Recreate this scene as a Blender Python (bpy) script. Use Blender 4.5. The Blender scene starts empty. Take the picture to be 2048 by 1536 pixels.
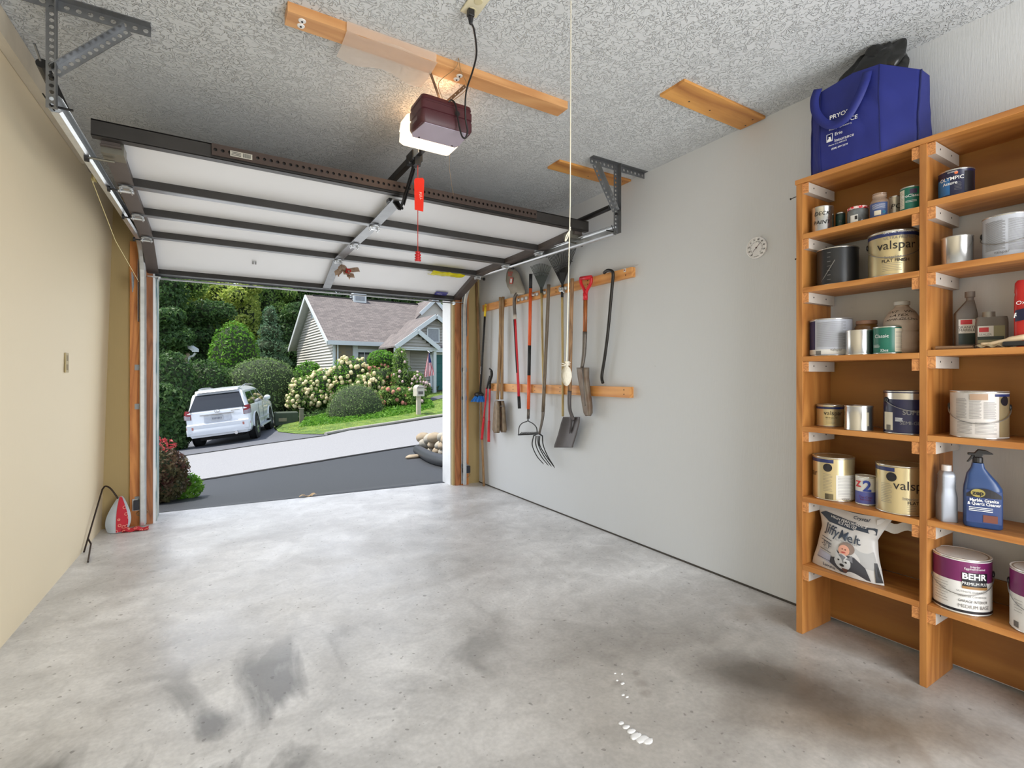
import bpy, bmesh, math, random
import numpy as np
from mathutils import Vector, Matrix, Euler
random.seed(7); np.random.seed(7)
PI = math.pi
S = bpy.context.scene
COL = S.collection

# ------------------------------------------------------------------ camera
CAMH = 1.23; FPX = 1000.0; HY = 752.0
YAW = math.radians(31.38); CY, SY = math.cos(YAW), math.sin(YAW)
cd = bpy.data.cameras.new('camera'); cam = bpy.data.objects.new('camera', cd); COL.objects.link(cam)
cam.location = (0, 0, CAMH); cam.rotation_euler = (PI/2, 0, -YAW)
cd.sensor_width = 36; cd.lens = 36*FPX/2048; cd.shift_y = (HY-768)/2048
cd.clip_start = .02; cd.clip_end = 400
S.camera = cam
# ------------------------------------------------------------------ view, world, sun, large lights
S.view_settings.view_transform = 'Standard'; S.view_settings.look = 'None'
S.view_settings.gamma = 1; S.view_settings.exposure = 0.0; S.view_settings.use_curve_mapping = False
W = bpy.data.worlds.new('sky'); S.world = W; W.use_nodes = True
wn = W.node_tree.nodes; wl = W.node_tree.links
sky = wn.new('ShaderNodeTexSky'); sky.sky_type = 'NISHITA'; sky.sun_disc = False
sky.sun_elevation = math.radians(58); sky.sun_rotation = math.radians(-75)
bg = wn['Background']; bg.inputs['Strength'].default_value = .30
hs_ = wn.new('ShaderNodeHueSaturation'); hs_.inputs['Saturation'].default_value = .55; wl.new(sky.outputs[0], hs_.inputs['Color']); wl.new(hs_.outputs[0], bg.inputs[0])
def light(name, kind, energy, color=(1, 1, 1), loc=(0, 0, 0), direction=None, **kw):
    d = bpy.data.lights.new(name, kind); o = bpy.data.objects.new(name, d); COL.objects.link(o)
    d.energy = energy; d.color = color; o.location = loc
    if direction: o.rotation_euler = Vector(direction).to_track_quat('-Z', 'Y').to_euler()
    for k, v in kw.items(): setattr(d, k, v)
    return o
light('sun', 'SUN', 5.2, (1, .96, .88), (0, 0, 20), (.45, -.13, -1), angle=math.radians(.6))
# added soft fill behind the camera, standing for no known source
light('back_fill', 'AREA', 110, (.98, .99, 1), (1.55, -1.25, 1.15), (-.38, 1, .0), shape='RECTANGLE', size=2.0, size_y=2.0)
# daylight falling in at the open garage door
light('door_daylight', 'AREA', 22, (1, 1, 1), (1.0, 5.62, 1.1), (0, -1, -.05), shape='RECTANGLE', size=2.6, size_y=1.9)

# ------------------------------------------------------------------ pixel <-> place
def ray(px, py): return (px-1024)/FPX, (HY-py)/FPX          # right, up per unit of forward depth
def cw(xc, zc, Z=0): return Vector((zc*SY+xc*CY, zc*CY-xc*SY, Z))
def atz(px, py, z): a, b = ray(px, py); return cw(a*z, z, CAMH+b*z)
def onX(px, py, X): a, b = ray(px, py); return atz(px, py, X/(SY+a*CY))
def onY(px, py, Y): a, b = ray(px, py); return atz(px, py, Y/(CY-a*SY))
def onZ(px, py, Z): a, b = ray(px, py); return atz(px, py, (Z-CAMH)/b)
# ------------------------------------------------------------------ materials
MATS = {}
def M(name, col=(.5, .5, .5), rough=.6, metal=0, var=.08, scale=8, bump=0, bscale=40, stretch=(1, 1, 1), col2=None, spec=.5, alpha=1, trans=0, emit=None, estr=0, coat=0, detail=4, contrast=None, transl=0):
    if name in MATS: return MATS[name]
    m = bpy.data.materials.new(name); m.use_nodes = True; nt = m.node_tree; N = nt.nodes; L = nt.links
    p = N['Principled BSDF']
    tc = N.new('ShaderNodeTexCoord'); mp = N.new('ShaderNodeMapping'); mp.inputs['Scale'].default_value = stretch
    L.new(tc.outputs['Object'], mp.inputs[0])
    nz = N.new('ShaderNodeTexNoise'); nz.inputs['Scale'].default_value = scale; nz.inputs['Detail'].default_value = detail
    L.new(mp.outputs[0], nz.inputs['Vector'])
    r = N.new('ShaderNodeValToRGB')
    if contrast: r.color_ramp.elements[0].position, r.color_ramp.elements[1].position = contrast
    else: r.color_ramp.elements[0].position, r.color_ramp.elements[1].position = .3, .7
    c = Vector(col)
    a, b = (c*(1-var), c*(1+var)) if col2 is None else (c, Vector(col2))
    r.color_ramp.elements[0].color = (*[min(1, x) for x in a], 1); r.color_ramp.elements[1].color = (*[min(1, x) for x in b], 1)
    L.new(nz.outputs['Fac'], r.inputs[0]); L.new(r.outputs[0], p.inputs['Base Color'])
    p.inputs['Roughness'].default_value = rough; p.inputs['Metallic'].default_value = metal
    p.inputs['Specular IOR Level'].default_value = spec; p.inputs['Alpha'].default_value = alpha
    p.inputs['Transmission Weight'].default_value = trans; p.inputs['Coat Weight'].default_value = coat
    if emit: p.inputs['Emission Color'].default_value = (*emit, 1); p.inputs['Emission Strength'].default_value = estr
    if bump:
        n2 = N.new('ShaderNodeTexNoise'); n2.inputs['Scale'].default_value = bscale; n2.inputs['Detail'].default_value = 3
        L.new(mp.outputs[0], n2.inputs['Vector'])
        bp = N.new('ShaderNodeBump'); bp.inputs['Strength'].default_value = bump; bp.inputs['Distance'].default_value = .01
        L.new(n2.outputs['Fac'], bp.inputs['Height']); L.new(bp.outputs[0], p.inputs['Normal'])
    if transl:
        t = N.new('ShaderNodeBsdfTranslucent'); mx = N.new('ShaderNodeMixShader'); mx.inputs[0].default_value = transl
        L.new(r.outputs[0], t.inputs[0]); L.new(p.outputs[0], mx.inputs[1]); L.new(t.outputs[0], mx.inputs[2])
        L.new(mx.outputs[0], N['Material Output'].inputs[0])
    MATS[name] = m; return m
def hexc(r, g, b):                     # sRGB 0-255 -> linear
    f = lambda v: (v/255/12.92) if v/255 <= .04045 else ((v/255+.055)/1.055)**2.4
    return (f(r), f(g), f(b))
def wood_mat(name, light_, dark, axis='Z', scale=6, rough=.5, rings=14):
    if name in MATS: return MATS[name]
    m = bpy.data.materials.new(name); m.use_nodes = True; nt = m.node_tree; N = nt.nodes; L = nt.links; p = N['Principled BSDF']
    tc = N.new('ShaderNodeTexCoord'); mp = N.new('ShaderNodeMapping')
    s = {'X': (.12, 1, 1), 'Y': (1, .12, 1), 'Z': (1, 1, .12)}[axis]; mp.inputs['Scale'].default_value = s
    L.new(tc.outputs['Object'], mp.inputs[0])
    n1 = N.new('ShaderNodeTexNoise'); n1.inputs['Scale'].default_value = scale; n1.inputs['Detail'].default_value = 2; n1.inputs['Distortion'].default_value = .6
    L.new(mp.outputs[0], n1.inputs['Vector'])
    mu = N.new('ShaderNodeMath'); mu.operation = 'MULTIPLY'; mu.inputs[1].default_value = rings; L.new(n1.outputs['Fac'], mu.inputs[0])
    fr = N.new('ShaderNodeMath'); fr.operation = 'PINGPONG'; fr.inputs[1].default_value = 1; L.new(mu.outputs[0], fr.inputs[0])
    n2 = N.new('ShaderNodeTexNoise'); n2.inputs['Scale'].default_value = scale*22; n2.inputs['Detail'].default_value = 3; L.new(mp.outputs[0], n2.inputs['Vector'])
    ad = N.new('ShaderNodeMix'); ad.data_type = 'FLOAT'; ad.inputs[0].default_value = .35
    L.new(fr.outputs[0], ad.inputs[2]); L.new(n2.outputs['Fac'], ad.inputs[3])
    r = N.new('ShaderNodeValToRGB'); r.color_ramp.elements[0].color = (*light_, 1); r.color_ramp.elements[1].color = (*dark, 1)
    r.color_ramp.elements[0].position = .25; r.color_ramp.elements[1].position = .95
    L.new(ad.outputs[0], r.inputs[0]); L.new(r.outputs[0], p.inputs['Base Color']); p.inputs['Roughness'].default_value = rough
    bp = N.new('ShaderNodeBump'); bp.inputs['Strength'].default_value = .08; bp.inputs['Distance'].default_value = .003
    L.new(n2.outputs['Fac'], bp.inputs['Height']); L.new(bp.outputs[0], p.inputs['Normal'])
    MATS[name] = m; return m
# ------------------------------------------------------------------ mesh builder
def frame_of(d):
    d = Vector(d).normalized(); up = Vector((0, 0, 1)) if abs(d.z) < .95 else Vector((1, 0, 0))
    a = d.cross(up).normalized(); return a, d.cross(a).normalized()
class MB:
    def __init__(s): s.v = []; s.f = []; s.mi = []; s.cur = 0
    def add(s, vs, fs):
        k = len(s.v); s.v += [tuple(x) for x in vs]; s.f += [tuple(i+k for i in f) for f in fs]; s.mi += [s.cur]*len(fs); return s
    def box(s, c, d, R=None):
        R = R or Matrix.Identity(3); c = Vector(c); hx, hy, hz = [x/2 for x in d]
        vs = [c+R @ Vector((x*hx, y*hy, z*hz)) for x in (-1, 1) for y in (-1, 1) for z in (-1, 1)]
        return s.add(vs, [(0, 1, 3, 2), (4, 6, 7, 5), (0, 4, 5, 1), (2, 3, 7, 6), (0, 2, 6, 4), (1, 5, 7, 3)])
    def bx(s, x0, x1, y0, y1, z0, z1): return s.box(((x0+x1)/2, (y0+y1)/2, (z0+z1)/2), (abs(x1-x0), abs(y1-y0), abs(z1-z0)))
    def beam(s, a, b, w, h, up=(0, 0, 1)):          # box from a to b: w across, h along up
        a = Vector(a); b = Vector(b); d = (b-a); l = d.length; d.normalize()
        x = d.cross(Vector(up)).normalized(); z = x.cross(d).normalized()
        R = Matrix((x, d, z)).transposed(); return s.box((a+b)/2, (w, l, h), R)
    def tube(s, pts, r, n=10, cap=True):
        pts = [Vector(p) for p in pts]; m = len(pts); rs = [r]*m if not hasattr(r, '__len__') else list(r)
        if m < 2: return s
        t0 = (pts[1]-pts[0]).normalized(); a, b = frame_of(t0); vs = []
        for i, p in enumerate(pts):
            t = (pts[min(i+1, m-1)]-pts[max(i-1, 0)])
            t = t.normalized() if t.length > 1e-9 else t0
            a = (a-t*a.dot(t)).normalized(); b = t.cross(a)
            vs += [p+(a*math.cos(2*PI*k/n)+b*math.sin(2*PI*k/n))*rs[i] for k in range(n)]
        fs = [(i*n+k, i*n+(k+1) % n, (i+1)*n+(k+1) % n, (i+1)*n+k) for i in range(m-1) for k in range(n)]
        if cap: fs += [tuple(range(n))[::-1], tuple((m-1)*n+k for k in range(n))]
        return s.add(vs, fs)
    def lathe(s, prof, n=24, c=(0, 0, 0), R=None, cap=True, a0=0, a1=2*PI, sx=1, sy=1):
        R = R or Matrix.Identity(3); c = Vector(c); full = abs(a1-a0-2*PI) < 1e-6; k_ = n if full else n+1; vs = []
        for r, z in prof:
            vs += [c+R @ Vector((r*sx*math.cos(a0+(a1-a0)*k/n), r*sy*math.sin(a0+(a1-a0)*k/n), z)) for k in range(k_)]
        fs = []
        for i in range(len(prof)-1):
            for k in range(n):
                k2 = (k+1) % k_ if full else k+1
                fs.append((i*k_+k, i*k_+k2, (i+1)*k_+k2, (i+1)*k_+k))
        if cap and full: fs += [tuple(range(k_))[::-1], tuple((len(prof)-1)*k_+k for k in range(k_))]
        return s.add(vs, fs)
    def cyl(s, a, b, r, n=16): return s.tube([a, b], r, n)
    def prism(s, poly, fn, w0, w1):                 # fn(u, v, w) -> point
        n = len(poly); vs = [fn(u, v, w0) for u, v in poly]+[fn(u, v, w1) for u, v in poly]
        return s.add(vs, [tuple(range(n))[::-1], tuple(range(n, 2*n))]+[(i, (i+1) % n, n+(i+1) % n, n+i) for i in range(n)])
    def grid(s, fn, nu, nv, closed_u=False):
        vs = [fn(i/(nu if closed_u else nu), j/nv) for j in range(nv+1) for i in range(nu if closed_u else nu+1)]
        k = nu if closed_u else nu+1; fs = []
        for j in range(nv):
            for i in range(nu):
                i2 = (i+1) % k if closed_u else i+1
                fs.append((j*k+i, j*k+i2, (j+1)*k+i2, (j+1)*k+i))
        return s.add(vs, fs)
    def ell(s, c, r, n=16, m=10, R=None, jit=0):
        R = R or Matrix.Identity(3); c = Vector(c); vs = []
        for j in range(1, m):
            t = PI*j/m
            for i in range(n):
                a = 2*PI*i/n; q = 1+random.uniform(-jit, jit)
                vs.append(c+R @ Vector((r[0]*math.sin(t)*math.cos(a)*q, r[1]*math.sin(t)*math.sin(a)*q, r[2]*math.cos(t)*q)))
        vs += [c+R @ Vector((0, 0, r[2])), c+R @ Vector((0, 0, -r[2]))]; T = len(vs)-2
        fs = [(j*n+i, (j+1)*n+i, (j+1)*n+(i+1) % n, j*n+(i+1) % n) for j in range(m-2) for i in range(n)]
        fs += [(T, i, (i+1) % n) for i in range(n)]+[(T+1, (m-2)*n+(i+1) % n, (m-2)*n+i) for i in range(n)]
        return s.add(vs, fs)
    def build(s, name, mat, parent=None, world=True, smooth=False, bevel=0, solid=0, sub=0, auto=0):
        vs = s.v; loc = None
        if parent is not None and world:
            inv = WM(parent).inverted(); vs = [tuple(inv @ Vector(v)) for v in vs]
        elif parent is None:
            a = np.array(vs); mn = a.min(0); mx = a.max(0); loc = Vector(((mn[0]+mx[0])/2, (mn[1]+mx[1])/2, mn[2]))
            vs = [tuple(x) for x in (a-np.array(loc))]
        me = bpy.data.meshes.new(name); me.from_pydata(vs, [], s.f)
        mats = mat if isinstance(mat, (list, tuple)) else [mat]
        for m in mats: me.materials.append(m)
        if len(mats) > 1: me.polygons.foreach_set('material_index', s.mi)
        if smooth: me.polygons.foreach_set('use_smooth', [True]*len(me.polygons))
        bm = bmesh.new(); bm.from_mesh(me); bmesh.ops.recalc_face_normals(bm, faces=bm.faces); bm.to_mesh(me); bm.free()
        if smooth and auto: me.set_sharp_from_angle(angle=math.radians(auto))
        me.update(); o = bpy.data.objects.new(name, me); COL.objects.link(o)
        if parent is not None: o.parent = parent
        else: o.location = loc
        if bevel:
            b = o.modifiers.new('bevel', 'BEVEL'); b.width = bevel; b.segments = 2; b.limit_method = 'ANGLE'; b.angle_limit = math.radians(40)
        if solid: q = o.modifiers.new('solid', 'SOLIDIFY'); q.thickness = solid; q.offset = 0
        if sub: q = o.modifiers.new('sub', 'SUBSURF'); q.levels = sub; q.render_levels = sub
        return o
def WM(o):
    m = Matrix.LocRotScale(o.location, o.rotation_euler, o.scale)
    return WM(o.parent) @ m if o.parent else m
def tag(o, label, cat, group=None, kind=None):
    if label: o['label'] = label
    if cat: o['category'] = cat
    if group: o['group'] = group
    if kind: o['kind'] = kind
    return o
def thing(name, label, cat, loc=(0, 0, 0), rotz=0, group=None):
    o = bpy.data.objects.new(name, None); COL.objects.link(o); o.empty_display_size = .1
    o.location = loc; o.rotation_euler = (0, 0, rotz); return tag(o, label, cat, group)
def struct(mb, name, mat, **k): o = mb.build(name, mat, **k); o['kind'] = 'structure'; return o
def smooth_path(pts, n=8):                         # Catmull-Rom
    P = [Vector(p) for p in pts]; P = [P[0]*2-P[1]]+P+[P[-1]*2-P[-2]]; out = []
    for i in range(1, len(P)-2):
        a, b, c, d = P[i-1:i+3]
        for k in range(n):
            t = k/n; out.append(.5*((2*b)+(c-a)*t+(2*a-5*b+4*c-d)*t*t+(3*b-a-3*c+d)*t**3))
    return out+[P[-2]]
# text -> flat triangles, cut into narrow strips so it can wrap round a can
TXT = {}
def text_mesh(t, size, bold=0, strip=.006, shear=0, narrow=1):
    key = (t, size, bold, shear, narrow)
    if key in TXT: return TXT[key]
    c = bpy.data.curves.new('t', 'FONT'); c.body = t; c.size = size; c.align_x = 'CENTER'; c.align_y = 'CENTER'; c.resolution_u = 3
    c.offset = bold*size; c.shear = shear; c.space_line = .85
    o = bpy.data.objects.new('t', c); COL.objects.link(o)
    me = bpy.data.meshes.new_from_object(o); bpy.data.objects.remove(o); bpy.data.curves.remove(c)
    bm = bmesh.new(); bm.from_mesh(me); bpy.data.meshes.remove(me)
    for v in bm.verts: v.co.x *= narrow
    if strip and bm.verts:
        x0 = min(v.co.x for v in bm.verts); x1 = max(v.co.x for v in bm.verts); x = x0+strip
        while x < x1:
            bmesh.ops.bisect_plane(bm, geom=bm.verts[:]+bm.edges[:]+bm.faces[:], plane_co=(x, 0, 0), plane_no=(1, 0, 0)); x += strip
    bm.verts.index_update(); r = ([tuple(v.co) for v in bm.verts], [tuple(v.index for v in f.verts) for f in bm.faces]); bm.free()
    TXT[key] = r; return r
def flat_text(mb, t, size, o, u, v, **k):           # u, v unit vectors
    vs, fs = text_mesh(t, size, strip=k.pop('strip', 0), **k); o = Vector(o); u = Vector(u); v = Vector(v)
    return mb.add([o+u*x+v*y for x, y, _ in vs], fs)
# ================================================================== the garage shell
WX = 2.69; CZ = 2.69; FY = 5.14; LXT, LXB = -.70, -.75
def lx(y, z): return -.722-.037*(5.15-y)+.075*(z/CZ)      # the left wall leans and splays a little
def wall_mat(name, col, dirt, sc=1, bumpy=.25):
    m = bpy.data.materials.new(name); m.use_nodes = True; N = m.node_tree.nodes; L = m.node_tree.links; p = N['Principled BSDF']
    tc = N.new('ShaderNodeTexCoord'); mp = N.new('ShaderNodeMapping'); mp.inputs['Scale'].default_value = (1, 1, .08); L.new(tc.outputs['Object'], mp.inputs[0])
    n1 = N.new('ShaderNodeTexNoise'); n1.inputs['Scale'].default_value = 170; n1.inputs['Detail'].default_value = 4; L.new(mp.outputs[0], n1.inputs[0])
    n2 = N.new('ShaderNodeTexNoise'); n2.inputs['Scale'].default_value = 9*sc; n2.inputs['Detail'].default_value = 6; n2.inputs['Distortion'].default_value = 1.5
    mp2 = N.new('ShaderNodeMapping'); mp2.inputs['Scale'].default_value = (1, .5, 2.2); mp2.inputs['Rotation'].default_value = (.6, 0, 0); L.new(tc.outputs['Object'], mp2.inputs[0]); L.new(mp2.outputs[0], n2.inputs[0])
    r = N.new('ShaderNodeValToRGB'); r.color_ramp.elements[0].position = .735; r.color_ramp.elements[1].position = .80
    r.color_ramp.elements[0].color = (*col, 1); r.color_ramp.elements[1].color = (*dirt, 1); L.new(n2.outputs['Fac'], r.inputs[0])
    L.new(r.outputs[0], p.inputs['Base Color']); p.inputs['Roughness'].default_value = .62
    b = N.new('ShaderNodeBump'); b.inputs['Strength'].default_value = bumpy; b.inputs['Distance'].default_value = .004; L.new(n1.outputs['Fac'], b.inputs['Height']); L.new(b.outputs[0], p.inputs['Normal'])
    MATS[name] = m; return m
m_wr = wall_mat('paint_white_wall', hexc(208, 211, 213), hexc(184, 186, 187))
m_wl = wall_mat('paint_cream_wall', hexc(236, 221, 190), hexc(214, 199, 170))
m_wf = wall_mat('paint_tan_wall', hexc(172, 150, 102), hexc(142, 122, 84), bumpy=.1)
# ceiling: stomped texture
m_c = bpy.data.materials.new('stomp_ceiling'); m_c.use_nodes = True; N = m_c.node_tree.nodes; L = m_c.node_tree.links; p = N['Principled BSDF']
tc = N.new('ShaderNodeTexCoord'); v = N.new('ShaderNodeTexVoronoi'); v.feature = 'DISTANCE_TO_EDGE'; v.inputs['Scale'].default_value = 26
nz = N.new('ShaderNodeTexNoise'); nz.inputs['Scale'].default_value = 14; nz.inputs['Detail'].default_value = 3; L.new(tc.outputs['Object'], nz.inputs[0])
mx = N.new('ShaderNodeMix'); mx.data_type = 'VECTOR'; mx.inputs[0].default_value = .18; L.new(tc.outputs['Object'], mx.inputs[4]); L.new(nz.outputs['Color'], mx.inputs[5]); L.new(mx.outputs[1], v.inputs['Vector'])
n2 = N.new('ShaderNodeTexNoise'); n2.inputs['Scale'].default_value = 30; n2.inputs['Detail'].default_value = 1.5; n2.inputs['Distortion'].default_value = 1.6; L.new(tc.outputs['Object'], n2.inputs[0])
r = N.new('ShaderNodeValToRGB'); r.color_ramp.elements[0].position = .455; r.color_ramp.elements[1].position = .50; e_ = r.color_ramp.elements.new(.545); e_.color = (0, 0, 0, 1); L.new(n2.outputs['Fac'], r.inputs[0])
n3 = N.new('ShaderNodeTexNoise'); n3.inputs['Scale'].default_value = 1.1; L.new(tc.outputs['Object'], n3.inputs[0])
r3 = N.new('ShaderNodeValToRGB'); r3.color_ramp.elements[0].position = .33; r3.color_ramp.elements[1].position = .6; r3.color_ramp.elements[0].color = (.35, .35, .35, 1); L.new(n3.outputs['Fac'], r3.inputs[0])
ml = N.new('ShaderNodeMath'); ml.operation = 'MULTIPLY'; L.new(r.outputs[0], ml.inputs[0]); L.new(r3.outputs[0], ml.inputs[1])
b = N.new('ShaderNodeBump'); b.inputs['Strength'].default_value = .8; b.inputs['Distance'].default_value = .009; L.new(ml.outputs[0], b.inputs['Height']); L.new(b.outputs[0], p.inputs['Normal'])
p.inputs['Base Color'].default_value = (*hexc(204, 207, 208), 1); p.inputs['Roughness'].default_value = .8
# floor: worn concrete with tyre-swept and oily patches
m_f = bpy.data.materials.new('worn_concrete'); m_f.use_nodes = True; N = m_f.node_tree.nodes; L = m_f.node_tree.links; p = N['Principled BSDF']
tc = N.new('ShaderNodeTexCoord'); geo = N.new('ShaderNodeNewGeometry')
def nnoise(scale, det=5, dist=0, vec=None, rot=None):
    n = N.new('ShaderNodeTexNoise'); n.inputs['Scale'].default_value = scale; n.inputs['Detail'].default_value = det; n.inputs['Distortion'].default_value = dist
    mp = N.new('ShaderNodeMapping'); mp.inputs['Scale'].default_value = vec or (1, 1, 1)
    if rot: mp.inputs['Rotation'].default_value = (0, 0, rot)
    L.new(geo.outputs['Position'], mp.inputs[0]); L.new(mp.outputs[0], n.inputs[0]); return n
def ramp(src, a, b, ca, cb):
    r = N.new('ShaderNodeValToRGB'); r.color_ramp.elements[0].position = a; r.color_ramp.elements[1].position = b
    r.color_ramp.elements[0].color = (*ca, 1); r.color_ramp.elements[1].color = (*cb, 1); L.new(src, r.inputs[0]); return r
def mixc(fac, a, b, mode='MIX'):
    m = N.new('ShaderNodeMix'); m.data_type = 'RGBA'; m.blend_type = mode
    if isinstance(fac, (int, float)): m.inputs[0].default_value = fac
    else: L.new(fac, m.inputs[0])
    for s_, q in ((6, a), (7, b)):
        if isinstance(q, tuple): m.inputs[s_].default_value = (*q, 1)
        else: L.new(q, m.inputs[s_])
    return m.outputs[2]
def blob(px, py, rx, ry, rot, soft0, soft1, Z=0):       # elliptical stain on the floor at a place
    c = onZ(px, py, Z); mp = N.new('ShaderNodeMapping'); mp.vector_type = 'TEXTURE'
    mp.inputs['Location'].default_value = (c.x, c.y, 0); mp.inputs['Rotation'].default_value = (0, 0, rot); mp.inputs['Scale'].default_value = (rx, ry, 1)
    nz = N.new('ShaderNodeTexNoise'); nz.inputs['Scale'].default_value = 3; nz.inputs['Detail'].default_value = 3; L.new(geo.outputs['Position'], nz.inputs[0])
    mxv = N.new('ShaderNodeMix'); mxv.data_type = 'VECTOR'; mxv.inputs[0].default_value = .12; L.new(geo.outputs['Position'], mxv.inputs[4]); L.new(nz.outputs['Color'], mxv.inputs[5])
    L.new(mxv.outputs[1], mp.inputs[0]); ln = N.new('ShaderNodeVectorMath'); ln.operation = 'LENGTH'
    sp = N.new('ShaderNodeVectorMath'); sp.operation = 'MULTIPLY'; sp.inputs[1].default_value = (1, 1, 0); L.new(mp.outputs[0], sp.inputs[0]); L.new(sp.outputs[0], ln.inputs[0])
    return ramp(ln.outputs['Value'], soft0, soft1, (1, 1, 1), (0, 0, 0)).outputs[0]
base = ramp(nnoise(1.3, 8, .6, (1, 1.6, 1)).outputs['Fac'], .36, .66, hexc(206, 205, 204), hexc(238, 238, 238)).outputs[0]
mott = ramp(nnoise(7, 8, 1.2).outputs['Fac'], .35, .7, (.86, .86, .86), (1.06, 1.06, 1.06)).outputs[0]
colr = mixc(1, base, mott, 'MULTIPLY')
fine = ramp(nnoise(60, 4).outputs['Fac'], .3, .7, (.9, .9, .9), (1.06, 1.06, 1.06)).outputs[0]
colr = mixc(1, colr, fine, 'MULTIPLY')
darkp = ramp(nnoise(2.2, 10, 1.5, (1, .6, 1), .4).outputs['Fac'], .50, .64, (0, 0, 0), (.85, .85, .85)).outputs[0]
near_ = blob(520, 1500, 1.25, .55, .15, .5, 1.3)
mk = N.new('ShaderNodeMix'); mk.data_type = 'RGBA'; mk.blend_type = 'MULTIPLY'; mk.inputs[0].default_value = 1; L.new(darkp, mk.inputs[6]); L.new(near_, mk.inputs[7])
colr = mixc(mk.outputs[2], colr, hexc(122, 121, 120))
tan_ = ramp(nnoise(1.9, 6, .8).outputs['Fac'], .45, .62, (0, 0, 0), (.5, .5, .5)).outputs[0]
rightside = blob(1760, 1400, .75, .9, 0, .5, 1.1)
mk2 = N.new('ShaderNodeMix'); mk2.data_type = 'RGBA'; mk2.blend_type = 'MULTIPLY'; mk2.inputs[0].default_value = 1; L.new(tan_, mk2.inputs[6]); L.new(rightside, mk2.inputs[7])
colr = mixc(mk2.outputs[2], colr, hexc(150, 132, 112))
sw = blob(430, 1230, .62, .95, -.1, .86, .93)
colr = mixc(1, colr, mixc(sw, (1, 1, 1), (1.09, 1.09, 1.09)), 'MULTIPLY')
dirty = blob(1500, 1470, 1.25, 1.1, -.5, .40, 1.25)
colr = mixc(1, colr, mixc(dirty, (1, 1, 1), (.56, .53, .49)), 'MULTIPLY')
oil = blob(1535, 1412, .36, .20, -.85, .35, 1.2)
colr = mixc(1, colr, mixc(oil, (1, 1, 1), (.40, .37, .34)), 'MULTIPLY')
oil2 = blob(1700, 1500, .5, .16, -.6, .2, 1.2)
colr = mixc(1, colr, mixc(oil2, (1, 1, 1), (.62, .54, .46)), 'MULTIPLY')
for px, py, r_ in ((1232, 1416, .03), (1280, 1418, .035), (1290, 1440, .03), (130, 1105, .07), (1262, 1395, .02)):
    colr = mixc(1, colr, mixc(blob(px, py, r_, r_, 0, .4, 1.1), (1, 1, 1), (.78, .76, .75)), 'MULTIPLY')
spk = ramp(nnoise(38, 1).outputs['Fac'], .70, .74, (0, 0, 0), (.5, .5, .5)).outputs[0]
colr = mixc(spk, colr, hexc(90, 85, 80))
L.new(colr, p.inputs['Base Color'])
rr = ramp(nnoise(2, 5, .5).outputs['Fac'], .3, .7, (.26, .26, .26), (.5, .5, .5)); L.new(rr.outputs[0], p.inputs['Roughness'])
b = N.new('ShaderNodeBump'); b.inputs['Strength'].default_value = .12; b.inputs['Distance'].default_value = .004; L.new(nnoise(30, 5).outputs['Fac'], b.inputs['Height']); L.new(b.outputs[0], p.inputs['Normal'])

BY = -1.9
f = MB(); poly = [(-1.35, BY), (WX+.1, BY), (WX+.1, 5.35), (2.36, 5.32), (-.38, 5.49), (-.38, 5.35), (-1.2, 5.35)]
f.prism(poly, lambda u, v_, w: Vector((u, v_, w)), -.25, 0); struct(f, 'floor', m_f)
f = MB(); f.bx(-1.6, WX+.4, BY-.2, 5.85, CZ, CZ+.12); struct(f, 'ceiling', m_c)
f = MB(); f.bx(WX, WX+.12, BY, FY+.2, 0.012, CZ); struct(f, 'wall_right', m_wr)
f = MB()
for y0, y1 in ((BY, 5.2),):
    q = [Vector((lx(y0, 0), y0, 0)), Vector((lx(y1, 0), y1, 0)), Vector((lx(y1, CZ), y1, CZ)), Vector((lx(y0, CZ), y0, CZ))]
    f.add(q+[a+Vector((-.12, 0, 0)) for a in q], [(0, 1, 2, 3), (7, 6, 5, 4), (0, 4, 5, 1), (1, 5, 6, 2), (2, 6, 7, 3), (3, 7, 4, 0)])
struct(f, 'wall_left', m_wl)
f = MB()
for x0, x1, z0, z1 in ((-.9, -.38, 0, CZ), (2.36, WX+.12, 0, CZ), (-.38, 2.36, 2.14, CZ)): f.bx(x0, x1, FY, FY+.2, z0, z1)
struct(f, 'wall_front', m_wf)
f = MB()                                                   # unseen back wall; its opening is made up to go with the fill
f.bx(-1.3, -.6, BY-.12, BY, 0, CZ); f.bx(2.58, WX+.12, BY-.12, BY, 0, CZ); f.bx(-.6, 2.58, BY-.12, BY, 2.42, CZ)
struct(f, 'wall_back', m_wr)
# dark strip colouring in the shade of the gap under the right wall
f = MB(); f.bx(WX-.002, WX+.02, 1.33, FY, 0, .011); struct(f, 'gap_strip_right', M('dark_gap', hexc(70, 66, 60), .9))
# door jambs
wj = M('white_jamb_paint', hexc(232, 234, 236), .5, var=.03); tj = wood_mat('brown_jamb', hexc(176, 112, 66), hexc(128, 76, 42), 'Z', 8)
gj = M('weathered_green_trim', hexc(92, 120, 124), .8, col2=hexc(180, 180, 172), scale=14, contrast=(.45, .6), stretch=(1, 1, .3))
f = MB(); f.bx(2.345, 2.38, FY+.05, 5.40, 0, 2.14); struct(f, 'trim_1', wj)
f = MB(); f.bx(2.38, 2.44, FY-.02, FY+.06, 0, 2.14); struct(f, 'trim_2', tj)
f = MB(); f.bx(-.40, -.365, FY+.05, FY+.30, 0, 2.14); struct(f, 'trim_3', gj)
f = MB(); f.bx(-.43, -.385, FY-.02, FY+.05, 0, 2.14); struct(f, 'trim_4', tj)
f = MB(); f.bx(-.385, -.372, FY-.02, FY+.052, 0.0, 2.14); struct(f, 'trim_5', wj)
pst = wood_mat('pine_post', hexc(214, 142, 74), hexc(172, 98, 42), 'Z', 7)
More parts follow.
